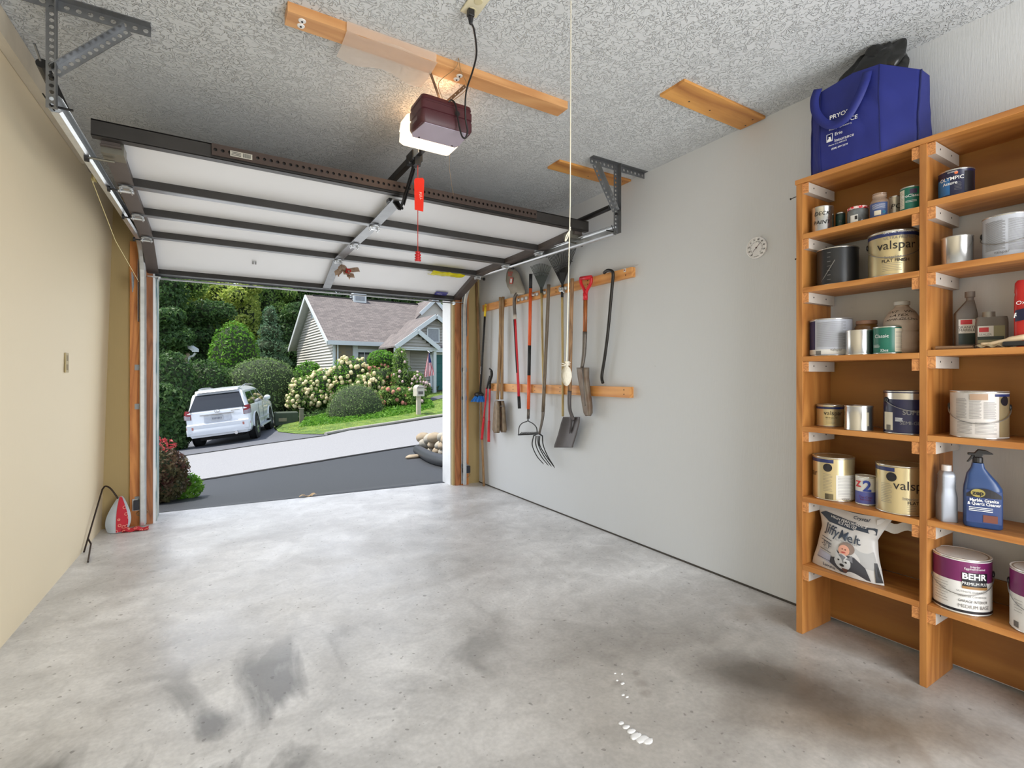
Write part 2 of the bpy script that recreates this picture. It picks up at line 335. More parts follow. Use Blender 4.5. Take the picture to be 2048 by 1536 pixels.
t = thing('door_post', 'orange pine post beside the left door track, with a tan scribed paint edge', 'post', (-.485, FY-.02, 0)); f = MB(); f.bx(-.537, -.432, FY-.038, FY, 0, 2.33); f.build('board', pst, t)
f = MB(); f.tube([(-.54+.004*math.sin(k*1.7), FY-.004, k*.1) for k in range(24)], .006, 5); f.build('paint_edge', M('caulk', hexc(196, 160, 96), .8), t)
t = thing('door_post', 'orange pine post beside the right door track, next to the tool wall', 'post', (2.49, FY-.02, 0)); f = MB(); f.bx(2.445, 2.535, FY-.038, FY, 0, 2.33); f.build('board', pst, t)
# exterior gable above the door
f = MB(); f.prism([(-1.6, CZ+.12), (WX+.6, CZ+.12), (.9, 4.1)], lambda u, v_, w: Vector((u, w, v_)), FY, 5.36); struct(f, 'trim_6', M('gable_siding', hexc(200, 196, 186), .7))
# ================================================================== outdoors: ground
CTRL = []
for px, py, z in ((315, 1026, 4.49), (600, 996, 5.04), (893, 965, 5.78), (384, 964, 9), (638, 924, 10), (841, 891, 12), (377, 911, 14), (651, 872, 15.5),
                  (700, 861, 17), (854, 838, 19.5), (895, 833, 20), (838, 830, 20.5), (400, 892, 16.8), (509, 877, 17.2), (537, 859, 19.87), (551, 862, 18.5), (880, 777, 28)):
    a, b_ = ray(px, py); CTRL.append((a*z, z, CAMH+b_*z))
CTRL += [(-4.5, 4, 0), (3, 5.7, 0), (-5, 6.5, -.35), (4, 10, -.2), (8, 20, 0), (-12, 10, -1.0), (-14, 20, -1.2), (-14, 30, -.8), (-7, 27, .35), (-10, 27, .0), (3, 30, .8), (-4, 45, 1), (-25, 45, -.5), (10, 45, 1.2), (-10, 60, 1)]
_c = np.array(CTRL); _n = len(_c)
def _U(r2): return np.where(r2 > 0, r2*np.log(np.maximum(r2, 1e-12)), 0)
_K = _U(((_c[:, None, :2]-_c[None, :, :2])**2).sum(2))+np.eye(_n)*.4; _P = np.hstack([np.ones((_n, 1)), _c[:, :2]])
_sol = np.linalg.solve(np.block([[_K, _P], [_P.T, np.zeros((3, 3))]]), np.concatenate([_c[:, 2], np.zeros(3)]))
def gnd(xc, zc):
    r2 = (_c[:, 0]-xc)**2+(_c[:, 1]-zc)**2
    return float(_U(r2) @ _sol[:_n]+_sol[_n]+_sol[_n+1]*xc+_sol[_n+2]*zc)
def G(px, py):                                            # where the line of sight through a point meets the ground
    a, b_ = ray(px, py); z = 4.3
    while z < 70:
        if CAMH+b_*z <= gnd(a*z, z): break
        z += .04
    return (a*z, z)
def gp(xc, zc, off=0): return cw(xc, zc, gnd(xc, zc)+off)
def resample(pts, n):
    pts = [Vector((p[0], p[1], 0)) for p in pts]; d = [0]
    for a, b_ in zip(pts, pts[1:]): d.append(d[-1]+(b_-a).length)
    out = []
    for k in range(n+1):
        t = d[-1]*k/n; i = 0
        while i < len(d)-2 and d[i+1] < t: i += 1
        s_ = (t-d[i])/max(1e-6, d[i+1]-d[i]); q = pts[i].lerp(pts[i+1], s_); out.append((q.x, q.y))
    return out
def strip(A, B, n, m, off=0):
    A = resample(A, n); B = resample(B, n); mb = MB()
    def fn(i, j):
        i = min(n, int(round(i*n))); a, b_ = A[i], B[i]; return gp(a[0]+(b_[0]-a[0])*j, a[1]+(b_[1]-a[1])*j, off)
    return mb.grid(fn, n, m)
# land below everything
f = MB(); f.grid(lambda i, j: gp(-45+i*75, 5.9+j*75, -.10-(.0 if j > .02 else .1)), 60, 60)
struct(f, 'ground', M('soil_and_mulch', hexc(72, 62, 48), .95, col2=hexc(60, 82, 40), scale=.7, contrast=(.4, .6)))
def asphalt(name, c1, c2, rough=.85, sc=60):
    m = M(name, c1, rough, col2=c2, scale=sc, detail=6, bump=.4, bscale=90, contrast=(.3, .7)); return m
NE = [(330, 972), (384, 964), (500, 946), (638, 924), (740, 907), (841, 891), (960, 872)]       # near road edge
FE = [(300, 923), (377, 911), (500, 893), (600, 879), (651, 872), (700, 861), (780, 850), (854, 838), (960, 822)]
gNE = [G(*p_) for p_ in NE]; gFE = [G(*p_) for p_ in FE]
gNE = [(gNE[0][0]-5, gNE[0][1]-.8)]+gNE; gFE = [(gFE[0][0]-6, gFE[0][1]-1)]+gFE
struct(strip(gNE, gFE, 40, 12, 0), 'road', asphalt('pale_asphalt', hexc(132, 132, 134), hexc(160, 160, 162)), smooth=True)
thr = [(-3.55, 4.15), (-3.18, 4.52), (-.62, 5.86), (1.2, 6.9)]
struct(strip(thr, gNE[1:], 30, 14, .0), 'driveway', asphalt('sealed_asphalt', hexc(46, 48, 51), hexc(62, 64, 67), .55), smooth=True)
f = MB(); pts = [gp(x, z, .012) for x, z in resample(gNE, 60)]; f.tube(pts, .02, 5); f.tube([gp(x, z, .012) for x, z in resample(gFE[:6], 30)], .015, 5)
struct(f, 'trim_7', M('pavement_joint', hexc(58, 58, 58), .9))
# neighbour's driveway where the car stands
cA = [G(345, 915), G(400, 908), G(500, 893), G(600, 879), G(655, 871)]
cA = [(cA[0][0]-3, cA[0][1]-.3)]+cA
cB = [(-13.5, 18), (-12.5, 21), (-10.5, 24), G(545, 846), G(551, 862), G(595, 869), G(655, 870)]
struct(strip(cA, cB, 24, 10, .012), 'driveway_neighbour', asphalt('dark_asphalt', hexc(84, 86, 92), hexc(112, 114, 120), .75), smooth=True)
# lawn tongue between the road and the planted bed
lA = [G(551, 858), G(556, 865), G(600, 869), G(651, 869.5), G(700, 860), G(780, 848), G(854, 836), G(960, 820)]
lB = [G(560, 850), G(600, 840), G(640, 832), G(700, 822), G(770, 806), G(840, 792), G(900, 782), G(960, 770)]
grassm = M('mown_grass', hexc(70, 100, 34), .9, col2=hexc(112, 136, 54), scale=3, bump=.5, bscale=50, contrast=(.35, .65))
struct(strip(lA, lB, 40, 10, .03), 'lawn', grassm, smooth=True)
struct(strip([G(858, 806), G(875, 800), G(900, 797), G(940, 792)], [G(862, 797), G(876, 793), G(900, 790), G(940, 785)], 8, 4, .05), 'driveway_house', asphalt('dark_asphalt', 0, 0), smooth=True)
f = MB(); f.tube([gp(x, z, .03) for x, z in resample(lA[3:], 40)], .055, 8)
struct(f, 'curb', M('concrete_curb', hexc(170, 166, 156), .9))
def mesh_np(name, V, F, mat, parent=None, loc=None, idx=None, mats=None):
    me = bpy.data.meshes.new(name); n = len(V); k = F.shape[1]
    me.vertices.add(n); me.vertices.foreach_set('co', V.astype(np.float32).ravel())
    me.loops.add(F.size); me.loops.foreach_set('vertex_index', F.astype(np.int32).ravel())
    me.polygons.add(len(F)); me.polygons.foreach_set('loop_start', np.arange(0, F.size, k, dtype=np.int32)); me.polygons.foreach_set('loop_total', np.full(len(F), k, np.int32))
    for m in (mats or [mat]): me.materials.append(m)
    if idx is not None: me.polygons.foreach_set('material_index', idx.astype(np.int32))
    me.update(calc_edges=True); o = bpy.data.objects.new(name, me); COL.objects.link(o)
    if parent is not None: o.parent = parent
    if loc is not None: o.location = loc
    return o
def leaf_cloud(P, Nrm, size, aspect=.55, tilt=.7):
    n = len(P); a = Nrm+np.random.normal(0, tilt, (n, 3)); a /= np.linalg.norm(a, axis=1)[:, None]
    b_ = np.cross(a, np.random.normal(0, 1, (n, 3))); b_ /= np.linalg.norm(b_, axis=1)[:, None]; c = np.cross(a, b_)
    s_ = size*np.random.uniform(.6, 1.3, (n, 1)); u = b_*s_*.5; w = c*s_*.5*aspect
    V = np.stack([P-u, P+w+a*s_*.06, P+u, P-w+a*s_*.06], 1).reshape(-1, 3); return V, np.arange(4*n).reshape(n, 4)
def blob_points(n, lobes, shell=.75, flat=None):
    """points and normals on the outer shells of a set of ellipsoids (centre, radii)"""
    lobes = [(np.array(c), np.array(r)) for c, r in lobes]; w = np.array([r[0]*r[1]+r[1]*r[2]+r[0]*r[2] for _, r in lobes]); w = w/w.sum()
    k = np.random.choice(len(lobes), n, p=w); d = np.random.normal(0, 1, (n, 3)); d /= np.linalg.norm(d, axis=1)[:, None]
    C = np.array([c for c, _ in lobes])[k]; R = np.array([r for _, r in lobes])[k]
    P = C+d*R*np.random.uniform(shell, 1.03, (n, 1)); Nn = d/R; Nn /= np.linalg.norm(Nn, axis=1)[:, None]
    keep = np.ones(n, bool)
    for i, (c, r) in enumerate(lobes):
        q = (((P-c)/r)**2).sum(1); keep &= (q > .55) | (k == i)
    return P[keep], Nn[keep]
def leafm(name, c1, c2, sc=6, rough=.5, transl=.45): return M(name, c1, rough, col2=c2, scale=sc, contrast=(.35, .65), transl=transl, spec=.3)
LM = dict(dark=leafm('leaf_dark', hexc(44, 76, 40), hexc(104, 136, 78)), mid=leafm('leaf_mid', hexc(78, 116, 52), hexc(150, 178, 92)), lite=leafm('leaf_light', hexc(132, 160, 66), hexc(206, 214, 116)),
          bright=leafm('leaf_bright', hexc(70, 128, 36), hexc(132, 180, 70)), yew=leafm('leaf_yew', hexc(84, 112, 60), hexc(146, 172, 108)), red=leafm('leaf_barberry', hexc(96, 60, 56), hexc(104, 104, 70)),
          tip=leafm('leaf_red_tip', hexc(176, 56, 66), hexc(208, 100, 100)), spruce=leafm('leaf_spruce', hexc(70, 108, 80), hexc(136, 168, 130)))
core_m = M('leaf_shade_core', hexc(50, 62, 38), .95); bark = M('bark', hexc(86, 70, 54), .9, bump=.6, bscale=20)  # dark solid core: shade between the leaves is put into its colour
def shrub(name, label, cat, base, lobes, n, size, key, group=None, core=.86, trunk=True, aspect=.55, extra=None, tilt=.7):
    """lobes local to base"""
    t = thing(name, label, cat, base, 0, group)
    P, Nn = blob_points(n, lobes); V, F = leaf_cloud(P, Nn, size, aspect, tilt); mesh_np('foliage', V, F, LM[key], t)
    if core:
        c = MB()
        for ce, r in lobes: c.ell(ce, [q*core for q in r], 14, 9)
        c.build('shade_core', core_m, t, world=False, smooth=True)
    if trunk:
        c = MB(); h = lobes[0][0][2]
        c.tube([(0, 0, -.15), (0, 0, h)], [max(.03, h*.03), max(.02, h*.015)], 8); c.build('trunk', bark, t, world=False)
    if extra: extra(t)
    return t
def at_ground(px, z, off=0): a = (px-1024)/FPX; return gp(a*z, z, off)
def px2m(px, z): return px/FPX*z
rng = random.Random(3)
# the woods behind: every tree its own crown and trunk
def tree(px, z, top_y, w, key, label, n=5200, size=.24, core=.6):
    b0 = at_ground(px, z); topZ = CAMH+(HY-top_y)/FPX*z; h = topZ-b0.z; r = px2m(w/2, z); lobes = []
    for k in range(15):
        t_ = rng.uniform(.22, .93); a = rng.uniform(0, 2*PI); q = r*.62*math.sqrt(max(.1, 1-((t_-.5)/.62)**2)); rr_ = r*rng.uniform(.36, .55)
        lobes.append(((q*math.cos(a), q*math.sin(a), h*t_), (rr_, rr_, rr_*rng.uniform(.6, .85))))
    lobes[0] = ((0, 0, h*.6), (r*.55, r*.55, h*.33))
    return shrub('tree', label, 'tree', b0, lobes, n, size, key, 'trees of the wood behind the houses', core=core)
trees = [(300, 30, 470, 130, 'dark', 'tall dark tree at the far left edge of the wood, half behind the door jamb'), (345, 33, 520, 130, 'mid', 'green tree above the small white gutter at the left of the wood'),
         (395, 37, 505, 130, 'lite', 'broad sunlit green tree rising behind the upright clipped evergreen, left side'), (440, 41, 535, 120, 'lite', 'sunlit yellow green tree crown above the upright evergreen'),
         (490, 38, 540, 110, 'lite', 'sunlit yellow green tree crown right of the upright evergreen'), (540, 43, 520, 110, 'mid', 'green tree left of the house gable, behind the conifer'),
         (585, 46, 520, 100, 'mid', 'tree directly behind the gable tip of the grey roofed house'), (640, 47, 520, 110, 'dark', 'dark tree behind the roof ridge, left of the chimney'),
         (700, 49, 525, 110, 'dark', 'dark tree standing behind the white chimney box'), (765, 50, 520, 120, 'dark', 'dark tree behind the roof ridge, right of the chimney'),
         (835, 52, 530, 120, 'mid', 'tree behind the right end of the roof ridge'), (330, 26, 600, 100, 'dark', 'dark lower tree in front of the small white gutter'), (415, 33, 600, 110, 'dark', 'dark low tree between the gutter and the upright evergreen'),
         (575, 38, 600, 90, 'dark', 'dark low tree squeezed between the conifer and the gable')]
for a in trees: tree(*a, n=11000 if a[4] != 'dark' else 8500, size=.24)  # lite crowns have their sunlit look put into the leaf colour
def forest_back():
    t = thing('forest', 'dark mass of distant woodland closing the view behind all other trees', 'forest', cw(-16, 58, 0)); t['kind'] = 'stuff'
    lobes = []
    for k in range(34):
        px = 230+k*22; lobes.append((tuple(cw((px-1024)/FPX*60, 60, rng.uniform(2, 9))-cw(-16, 58, 0)), (3.2, 3.2, rng.uniform(4, 6))))
    P, Nn = blob_points(15000, lobes); V, F = leaf_cloud(P, Nn, .5); mesh_np('foliage', V, F, LM['dark'], t)
    c = MB()
    for ce, r in lobes: c.ell(ce, [q*.86 for q in r], 10, 7)
    c.build('shade_core', core_m, t, world=False)
forest_back()
# conifer left of the house
b0 = at_ground(540, 30.5); lob = [((0, 0, 1+k*.95), (1.75-k*.26, 1.75-k*.26, .7)) for k in range(6)]
shrub('conifer', 'feathery blue green conifer just left of the house gable', 'tree', b0, lob, 6000, .2, 'spruce', core=.7, aspect=.25)
# clipped shapes
def dome(px0, px1, ytop, z, rz=None): r = px2m((px1-px0)/2, z); b_ = at_ground((px0+px1)/2, z); return b_, r, CAMH+(HY-ytop)/FPX*z-b_.z
b0, r, h = dome(424, 514, 643, 27); shrub('clipped_evergreen', 'upright egg shaped evergreen with a sunlit bright green top behind the white car', 'shrub', b0, [((0, 0, h*.6), (r, r, h*.4)), ((0, 0, h*.32), (r*.96, r*.96, h*.33))], 9000, .16, 'bright', core=.9)
b0, r, h = dome(461, 593, 715, 23.5); shrub('round_hedge', 'large rounded dark green hedge standing right behind the white car', 'shrub', b0, [((0, 0, h*.55), (r, r*.8, h*.45)), ((0, 0, h*.3), (r*.96, r*.78, h*.34))], 14000, .10, 'yew', core=.93)
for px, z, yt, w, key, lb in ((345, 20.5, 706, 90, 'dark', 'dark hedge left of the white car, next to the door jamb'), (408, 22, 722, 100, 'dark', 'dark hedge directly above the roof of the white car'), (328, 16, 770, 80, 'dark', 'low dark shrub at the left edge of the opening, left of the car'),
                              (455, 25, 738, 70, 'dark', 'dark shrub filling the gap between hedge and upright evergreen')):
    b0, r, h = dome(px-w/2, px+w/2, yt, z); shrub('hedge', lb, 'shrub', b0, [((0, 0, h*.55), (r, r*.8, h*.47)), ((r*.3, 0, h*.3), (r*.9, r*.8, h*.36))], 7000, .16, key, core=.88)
b0, r, h = dome(588, 645, 722, 25.5); shrub('leafy_bush', 'light green leafy bush in front of the house gable wall', 'shrub', b0, [((0, 0, h*.6), (r, r, h*.4)), ((-.3, 0, h*.3), (r, r, h*.33))], 4500, .14, 'bright')
b0, r, h = dome(735, 792, 700, 24.6); shrub('round_bush', 'round bright green bush under the front window of the house', 'shrub', b0, [((0, 0, h*.78), (r, r, h*.22)), ((0, 0, h*.4), (r*.9, r*.9, h*.4))], 5000, .12, 'bright', core=.9)
# clipped mound on the lawn edge
b0, r, h = dome(656, 770, 767, 21.2)
def mound(t):
    pass
P_l = [((0, 0, h*.02), (r, r, h*.97))]; _old = [((0, 0, h*.12+h*.16*k), (r*(1-.16*k**1.25*.62), r*(1-.16*k**1.25*.62), h*.28)) for k in range(4)]+[((0, 0, h*.70), (r*.46, r*.46, h*.30))]
shrub('clipped_mound', 'clipped dome shaped yew mound on the lawn left of the mailbox', 'shrub', b0, P_l, 16000, .06, 'yew', core=.95, trunk=False)
# flowering shrubs
fh_me = None
def flower_heads(t, lobes, n, r, mat, seed):
    global fh_me
    P, Nn = blob_points(n*8, lobes); cm = np.array((-SY, -CY, .5)); sel = [i for i in range(len(P)) if Nn[i] @ cm > .1][:n]
    first = None
    for i in sel:
        if first is None:
            c = MB(); c.ell((0, 0, 0), (r, r, r*1.15), 9, 6, jit=.12); first = c.build('flower_head', mat, t, world=False, smooth=True); o = first
        else: o = first.copy(); COL.objects.link(o)
        o.location = P[i]; s_ = rng.uniform(.65, 1.2); o.scale = (s_, s_, s_); o.rotation_euler = (rng.uniform(-.4, .4), rng.uniform(-.4, .4), rng.uniform(0, 6))
cream = M('hydrangea_cream', hexc(226, 220, 168), .9, col2=hexc(214, 190, 150), scale=4, bump=1, bscale=60); rose = M('hydrangea_rose', hexc(186, 110, 96), .9, col2=hexc(206, 150, 130), scale=4, bump=1, bscale=60)
def hyd(px, w, z, yt, mat, n, label, key='bright'):
    b0, r, h = dome(px-w/2, px+w/2, yt, z); lobes = [((0, 0, h*.62), (r, r*.8, h*.38)), ((r*.35, 0, h*.34), (r*.85, r*.8, h*.34)), ((-r*.35, 0, h*.3), (r*.8, r*.8, h*.3))]
    t = shrub('hydrangea', label, 'shrub', b0, lobes, 2600, .12, key, 'flowering hydrangeas in front of the house', core=.8)
    flower_heads(t, [(c, tuple(q*1.04 for q in rr_)) for c, rr_ in lobes], n, .082, mat, px)
hyd(612, 66, 23.2, 752, cream, 80, 'lowest cream flowered hydrangea at the left end of the bed', 'mid')
hyd(650, 78, 23.6, 738, cream, 100, 'cream flowered hydrangea behind the left side of the clipped mound')
hyd(702, 84, 23.9, 712, cream, 100, 'tallest cream flowered hydrangea, in front of the stone wall panel')
hyd(740, 62, 23.2, 745, cream, 70, 'cream flowered hydrangea just behind the top of the clipped mound', 'mid')
hyd(765, 70, 24.2, 728, rose, 60, 'rose flowered hydrangea beneath the round green bush', 'mid')
hyd(790, 72, 22.6, 772, rose, 18, 'low hydrangea with few rusty flowers right of the clipped mound', 'mid')
pinkm = M('crape_pink', hexc(206, 176, 176), .9, var=.15)
def crape(px, w, z, yt, n, label, key):
    b0, r, h = dome(px-w/2, px+w/2, yt, z); lobes = [((0, 0, h*.7), (r*.7, r*.7, h*.3)), ((.1, 0, h*.4), (r, r, h*.34))]
    t = shrub('flowering_bush', label, 'shrub', b0, lobes, 2200, .11, key, core=.6); flower_heads(t, lobes, n, .07, pinkm, px)
crape(800, 44, 23.6, 694, 10, 'tall thin leafy vine bush in front of the entry gable', 'mid')
crape(830, 56, 23.8, 742, 40, 'pale pink flowering bush behind the mailbox, left of the flag', 'mid')
crape(826, 40, 22.4, 775, 8, 'leafy bush directly behind the mailbox post', 'mid')
# bright groundcover with visible blades
def cover(name, label, A, B, n, size, key, hgt):
    A = resample(A, 30); B = resample(B, 30); P = np.zeros((n, 3))
    for i in range(n):
        k = rng.random()*29.99; q = int(k); s_ = k-q; j = rng.random()
        ax = A[q][0]*(1-s_)+A[q+1][0]*s_; az = A[q][1]*(1-s_)+A[q+1][1]*s_; bx_ = B[q][0]*(1-s_)+B[q+1][0]*s_; bz = B[q][1]*(1-s_)+B[q+1][1]*s_
        P[i] = gp(ax+(bx_-ax)*j, az+(bz-az)*j, rng.random()*hgt*min(1, 6*j+.15))
    o0 = P[0].copy(); V, F = leaf_cloud(P-o0, np.tile((0, 0, 1.), (n, 1)), size, .3, 1.2); o = mesh_np(name, V, F, LM[key], None, o0); tag(o, label, 'groundcover', kind='stuff'); return o
cover('groundcover', 'bright green leafy groundcover between the mown strip and the clipped mound', [G(598, 857), G(640, 853), G(700, 846), G(770, 837), G(820, 829), G(868, 817)], [G(610, 842), G(650, 832), G(700, 822), G(770, 812), G(830, 800), G(862, 806)], 9000, .16, 'bright', .16)
cover('grass', 'short mown grass along the road edge in front of the mailbox', lA[1:], lB[1:], 9000, .07, 'lite', .05)
cover('ivy', 'dark ivy and leaf litter under the shrubs around the parked car', [(-13, 22), G(600, 845), G(700, 820), G(850, 795)], [(-14, 28), (-11, 27), (-8, 26), (-4, 28)], 5000, .16, 'dark', .15)
# barberry by the door
b0 = gp(-3.86, 5.30, -.02)
def tips(t):
    P, Nn = blob_points(700, [((-.05, 0, .60), (.30, .30, .14))]); P = P[P[:, 2] > .58]; P = P[:260]; V, F = leaf_cloud(P, np.tile((0, 0, 1.), (len(P), 1)), .05, .4, .9); mesh_np('new_growth', V, F, LM['tip'], t)['kind'] = 'stuff'
shrub('barberry_bush', 'dark reddish barberry bush with bright red tips just outside the left jamb', 'shrub', b0, [((0, 0, .36), (.37, .37, .26)), ((.02, 0, .20), (.35, .35, .20))], 9000, .045, 'red', core=.88, extra=tips, trunk=False)
b0 = gp(-3.66, 5.62, -.02)
shrub('low_weed', 'small bright green plant at the foot of the barberry bush', 'plant', b0, [((0, 0, .14), (.16, .16, .15))], 900, .05, 'bright', core=0, trunk=False)
# ================================================================== overhead door and its hardware
galv = M('galvanised_steel', hexc(132, 134, 136), .38, .85, var=.12, scale=14)
galv2 = M('bright_galvanised', hexc(205, 208, 210), .3, .8, var=.08, scale=20)
dark_st = M('brown_painted_steel', hexc(92, 84, 80), .5, .35, var=.08); strut_m = M('dark_strut_steel', hexc(62, 60, 58), .45, .5, var=.1)
black_m = M('black_metal', hexc(30, 30, 31), .45, .3); blackp = M('black_plastic', hexc(26, 26, 28), .4); panel_m = M('door_panel_white', hexc(232, 233, 234), .45, var=.015, scale=3)
bolt_m = M('bolt_zinc', hexc(150, 150, 150), .35, .8)
def perf(mb, a, b, w, th, up, n, hole_r, off=0):
    """a flat bar from a to b: w along up, with a row of n round holes"""
    a = Vector(a); b = Vector(b); d = (b-a); l = d.length; d.normalize(); up = Vector(up); up = (up-d*up.dot(d)).normalized(); nn = d.cross(up)
    p = l/n; K = 8; vs = []; fs = []
    for i in range(n):
        c = a+d*(p*(i+.5)); o_ = []
        for side in (-th/2, th/2):
            ring = [c+(d*math.cos(2*PI*k/K)+up*math.sin(2*PI*k/K))*hole_r+nn*side for k in range(K)]
            out = []
            for k in range(K):
                x, y = math.cos(2*PI*k/K), math.sin(2*PI*k/K); s_ = 1/max(abs(x), abs(y)); out.append(c+d*(x*s_*p/2)+up*(y*s_*w/2)+nn*side)
            o_.append((ring, out))
        base = len(vs); vs += o_[0][0]+o_[0][1]+o_[1][0]+o_[1][1]
        for k in range(K):
            k2 = (k+1) % K
            fs += [(base+k, base+k2, base+K+k2, base+K+k), (base+2*K+k, base+3*K+k, base+3*K+k2, base+2*K+k2), (base+k, base+2*K+k, base+2*K+k2, base+k2), (base+K+k, base+K+k2, base+3*K+k2, base+3*K+k)]
    mb.add(vs, fs)
DL, DR = -.42, 2.435
ST = [(2.97, 2.335), (3.50, 2.315), (4.05, 2.31), (4.62, 2.30), (5.17, 2.105)]
door = thing('garage_door', 'open white four section overhead garage door hanging under the ceiling', 'garage door', (1.0, 4.0, 2.1))
def dpt(x, i, s_, dz=0):       # point on section i at fraction s_
    (y0, z0), (y1, z1) = ST[i], ST[i+1]; return Vector((x, y0+(y1-y0)*s_, z0+(z1-z0)*s_+dz))
hinge0 = None
for i in range(4):
    f = MB(); f.add([dpt(DL, i, .0, .012), dpt(DR, i, .0, .012), dpt(DR, i, 1, .012), dpt(DL, i, 1, .012), dpt(DL, i, 0, .04), dpt(DR, i, 0, .04), dpt(DR, i, 1, .04), dpt(DL, i, 1, .04)],
                    [(0, 1, 2, 3), (4, 5, 6, 7), (0, 1, 5, 4), (2, 3, 7, 6), (0, 3, 7, 4), (1, 2, 6, 5)]); pn = f.build('door_section', panel_m, door)
    # far lip: dark inner face, thin bright edge
    dn = (dpt(0, i, 1)-dpt(0, i, 0)).normalized(); nrm = Vector((0, dn.z, -dn.y)) if dn.y > 0 else Vector((0, 0, -1)); nrm = Vector((0, dn.z, -dn.y)).normalized()
    if nrm.z > 0: nrm = -nrm
    L_ = (dpt(0, i, 1)-dpt(0, i, 0)).length
    def lip(y_, t_, h_, dd=0): 
        m_ = MB(); c0 = dpt(DL+.005, i, 0)+dn*y_+nrm*(h_/2-.012+dd); c1 = dpt(DR-.005, i, 0)+dn*y_+nrm*(h_/2-.012+dd); m_.beam(c0, c1, t_, h_, up=nrm); return m_
    lip(L_-.022, .04, .046).build('rail', strut_m, pn)
    lip(L_-.020, .046, .004, .046).build('rail_edge', galv, pn)
    if i: lip(.014, .022, .022).build('rail', strut_m, pn)
    # stiles
    for x0, x1, mt in ((DL-.004, DL+.075, dark_st), (DR-.075, DR+.004, dark_st), (.962, 1.035, galv)):
        m_ = MB(); xm = (x0+x1)/2; m_.beam(dpt(xm, i, .0)+nrm*.030, dpt(xm, i, .985)+nrm*.030, x1-x0, .008, up=nrm)
        if mt is dark_st: m_.beam(dpt(xm, i, 0)+nrm*.0, dpt(xm, i, 1)+nrm*.0, x1-x0-.01, .05, up=nrm)
        o = m_.build('stile', mt, pn); o['label'] = 'galvanised centre stile' if mt is galv else 'brown end stile'
# weather seal on the last section
f = MB(); f.tube([dpt(DL, 3, 1)+Vector((0, .02, -.012)), dpt(DR, 3, 1)+Vector((0, .02, -.012))], .014, 8); f.build('bottom_seal', M('rubber_seal', hexc(60, 58, 56), .7), door)
f = MB(); f.beam(dpt(DL, 3, .985, -.055), dpt(DR, 3, .985, -.055), .022, .012); f.build('bottom_edge', galv, door)
# hinges and rollers
def hinge(x, i, side):
    c = dpt(x, i, 1)-Vector((0, 0, .042)) if i < 3 else dpt(x, 3, .95)-Vector((0, 0, .05))
    m_ = MB()
    for s_ in (-1, 1):
        m_.prism([(-.032, 0), (.032, 0), (.032, .03), (.012, .062), (-.012, .062), (-.032, .03)], lambda u, v_, w: c+Vector((u, s_*v_, w)), -.004, .0)
        for u in (-.02, .02): m_.cyl(c+Vector((u, s_*.02, -.001)), c+Vector((u, s_*.02, -.010)), .006, 6)
    for s_ in (-1, 1): m_.box(c+Vector((s_*.026, 0, -.014)), (.005, .036, .026))
    m_.cyl(c+Vector((-.036, 0, -.016)), c+Vector((.036, 0, -.016)), .008, 8)
    m_.build('hinge', galv2, door, smooth=False)
    if side:
        r = MB(); e = c+Vector((side*.076, 0, -.014)); r.cyl(c+Vector((0, 0, -.014)), e, .0055, 8); r.cyl(e+Vector((-side*.006, 0, 0)), e+Vector((side*.006, 0, 0)), .016, 16); r.build('roller', blackp, door)
for i in range(3): hinge(DL+.035, i, -1); hinge(DR-.035, i, 1); hinge(1.0, i, 0)
for x, sd in ((DL+.045, -1), (DR-.045, 1)):
    c = dpt(x, 3, .9)-Vector((0, 0, .07)); m_ = MB(); m_.box(c, (.09, .07, .006)); m_.box(c+Vector((sd*-.03, 0, -.014)), (.006, .07, .025))
    for u in (-.025, 0, .025): m_.cyl(c+Vector((u, .015, 0)), c+Vector((u, .015, -.012)), .007, 6)
    m_.build('bottom_bracket', galv2, door)
for x, sd in ((DL+.04, -1), (DR-.04, 1)):       # top roller brackets
    c = dpt(x, 0, .13); m_ = MB(); m_.box(c+Vector((0, 0, -.055)), (.085, .10, .005)); m_.box(c+Vector((0, -.05, -.03)), (.085, .005, .055)); m_.box(c+Vector((-sd*.04, 0, -.03)), (.004, .10, .05)); m_.cyl(c+Vector((0, .02, -.07)), c+Vector((sd*.105, .02, -.07)), .006, 8)
    for u in (-.02, .02): m_.cyl(c+Vector((u, -.055, -.03)), c+Vector((u, -.05, -.03)), .006, 6)
    m_.build('top_bracket', M('dull_bracket', hexc(124, 122, 112), .4, .7), door)
    r = MB(); e = c+Vector((sd*.105, .02, -.07)); r.cyl(e+Vector((-.008, 0, 0)), e+Vector((.008, 0, 0)), .021, 16); r.build('roller', blackp, door)
# top strut: plain hat channel ends, perforated angle in the middle
ya, za = ST[0]
f = MB(); f.bx(DL-.03, DR+.03, ya-.042, ya-.036, za-.01, za+.062); f.bx(DL-.03, DR+.03, ya-.042, ya+.01, za+.058, za+.064); f.bx(DL-.03, DR+.03, ya-.042, ya+.0, za-.012, za-.007)
f.build('strut', strut_m, door)
f = MB(); perf(f, (.02, ya-.056, za+.030), (1.98, ya-.056, za+.030), .058, .005, (0, 0, 1), 62, .0085); f.build('perforated_angle', M('rusty_brown_angle', hexc(70, 58, 52), .55, .3), door)
f = MB(); f.bx(.10, .20, ya-.0615, ya-.0595, za+.012, za+.040); st = f.build('barcode_sticker', M('sticker_white', hexc(176, 172, 160), .6), door)
f = MB()
for k in range(8): f.bx(.158+k*.0045, .160+k*.0045, ya-.0625, ya-.0615, za+.016, za+.036)
for k in range(3): f.bx(.106, .148, ya-.0625, ya-.0615, za+.018+k*.007, za+.0205+k*.007)
f.build('print', blackp, st)
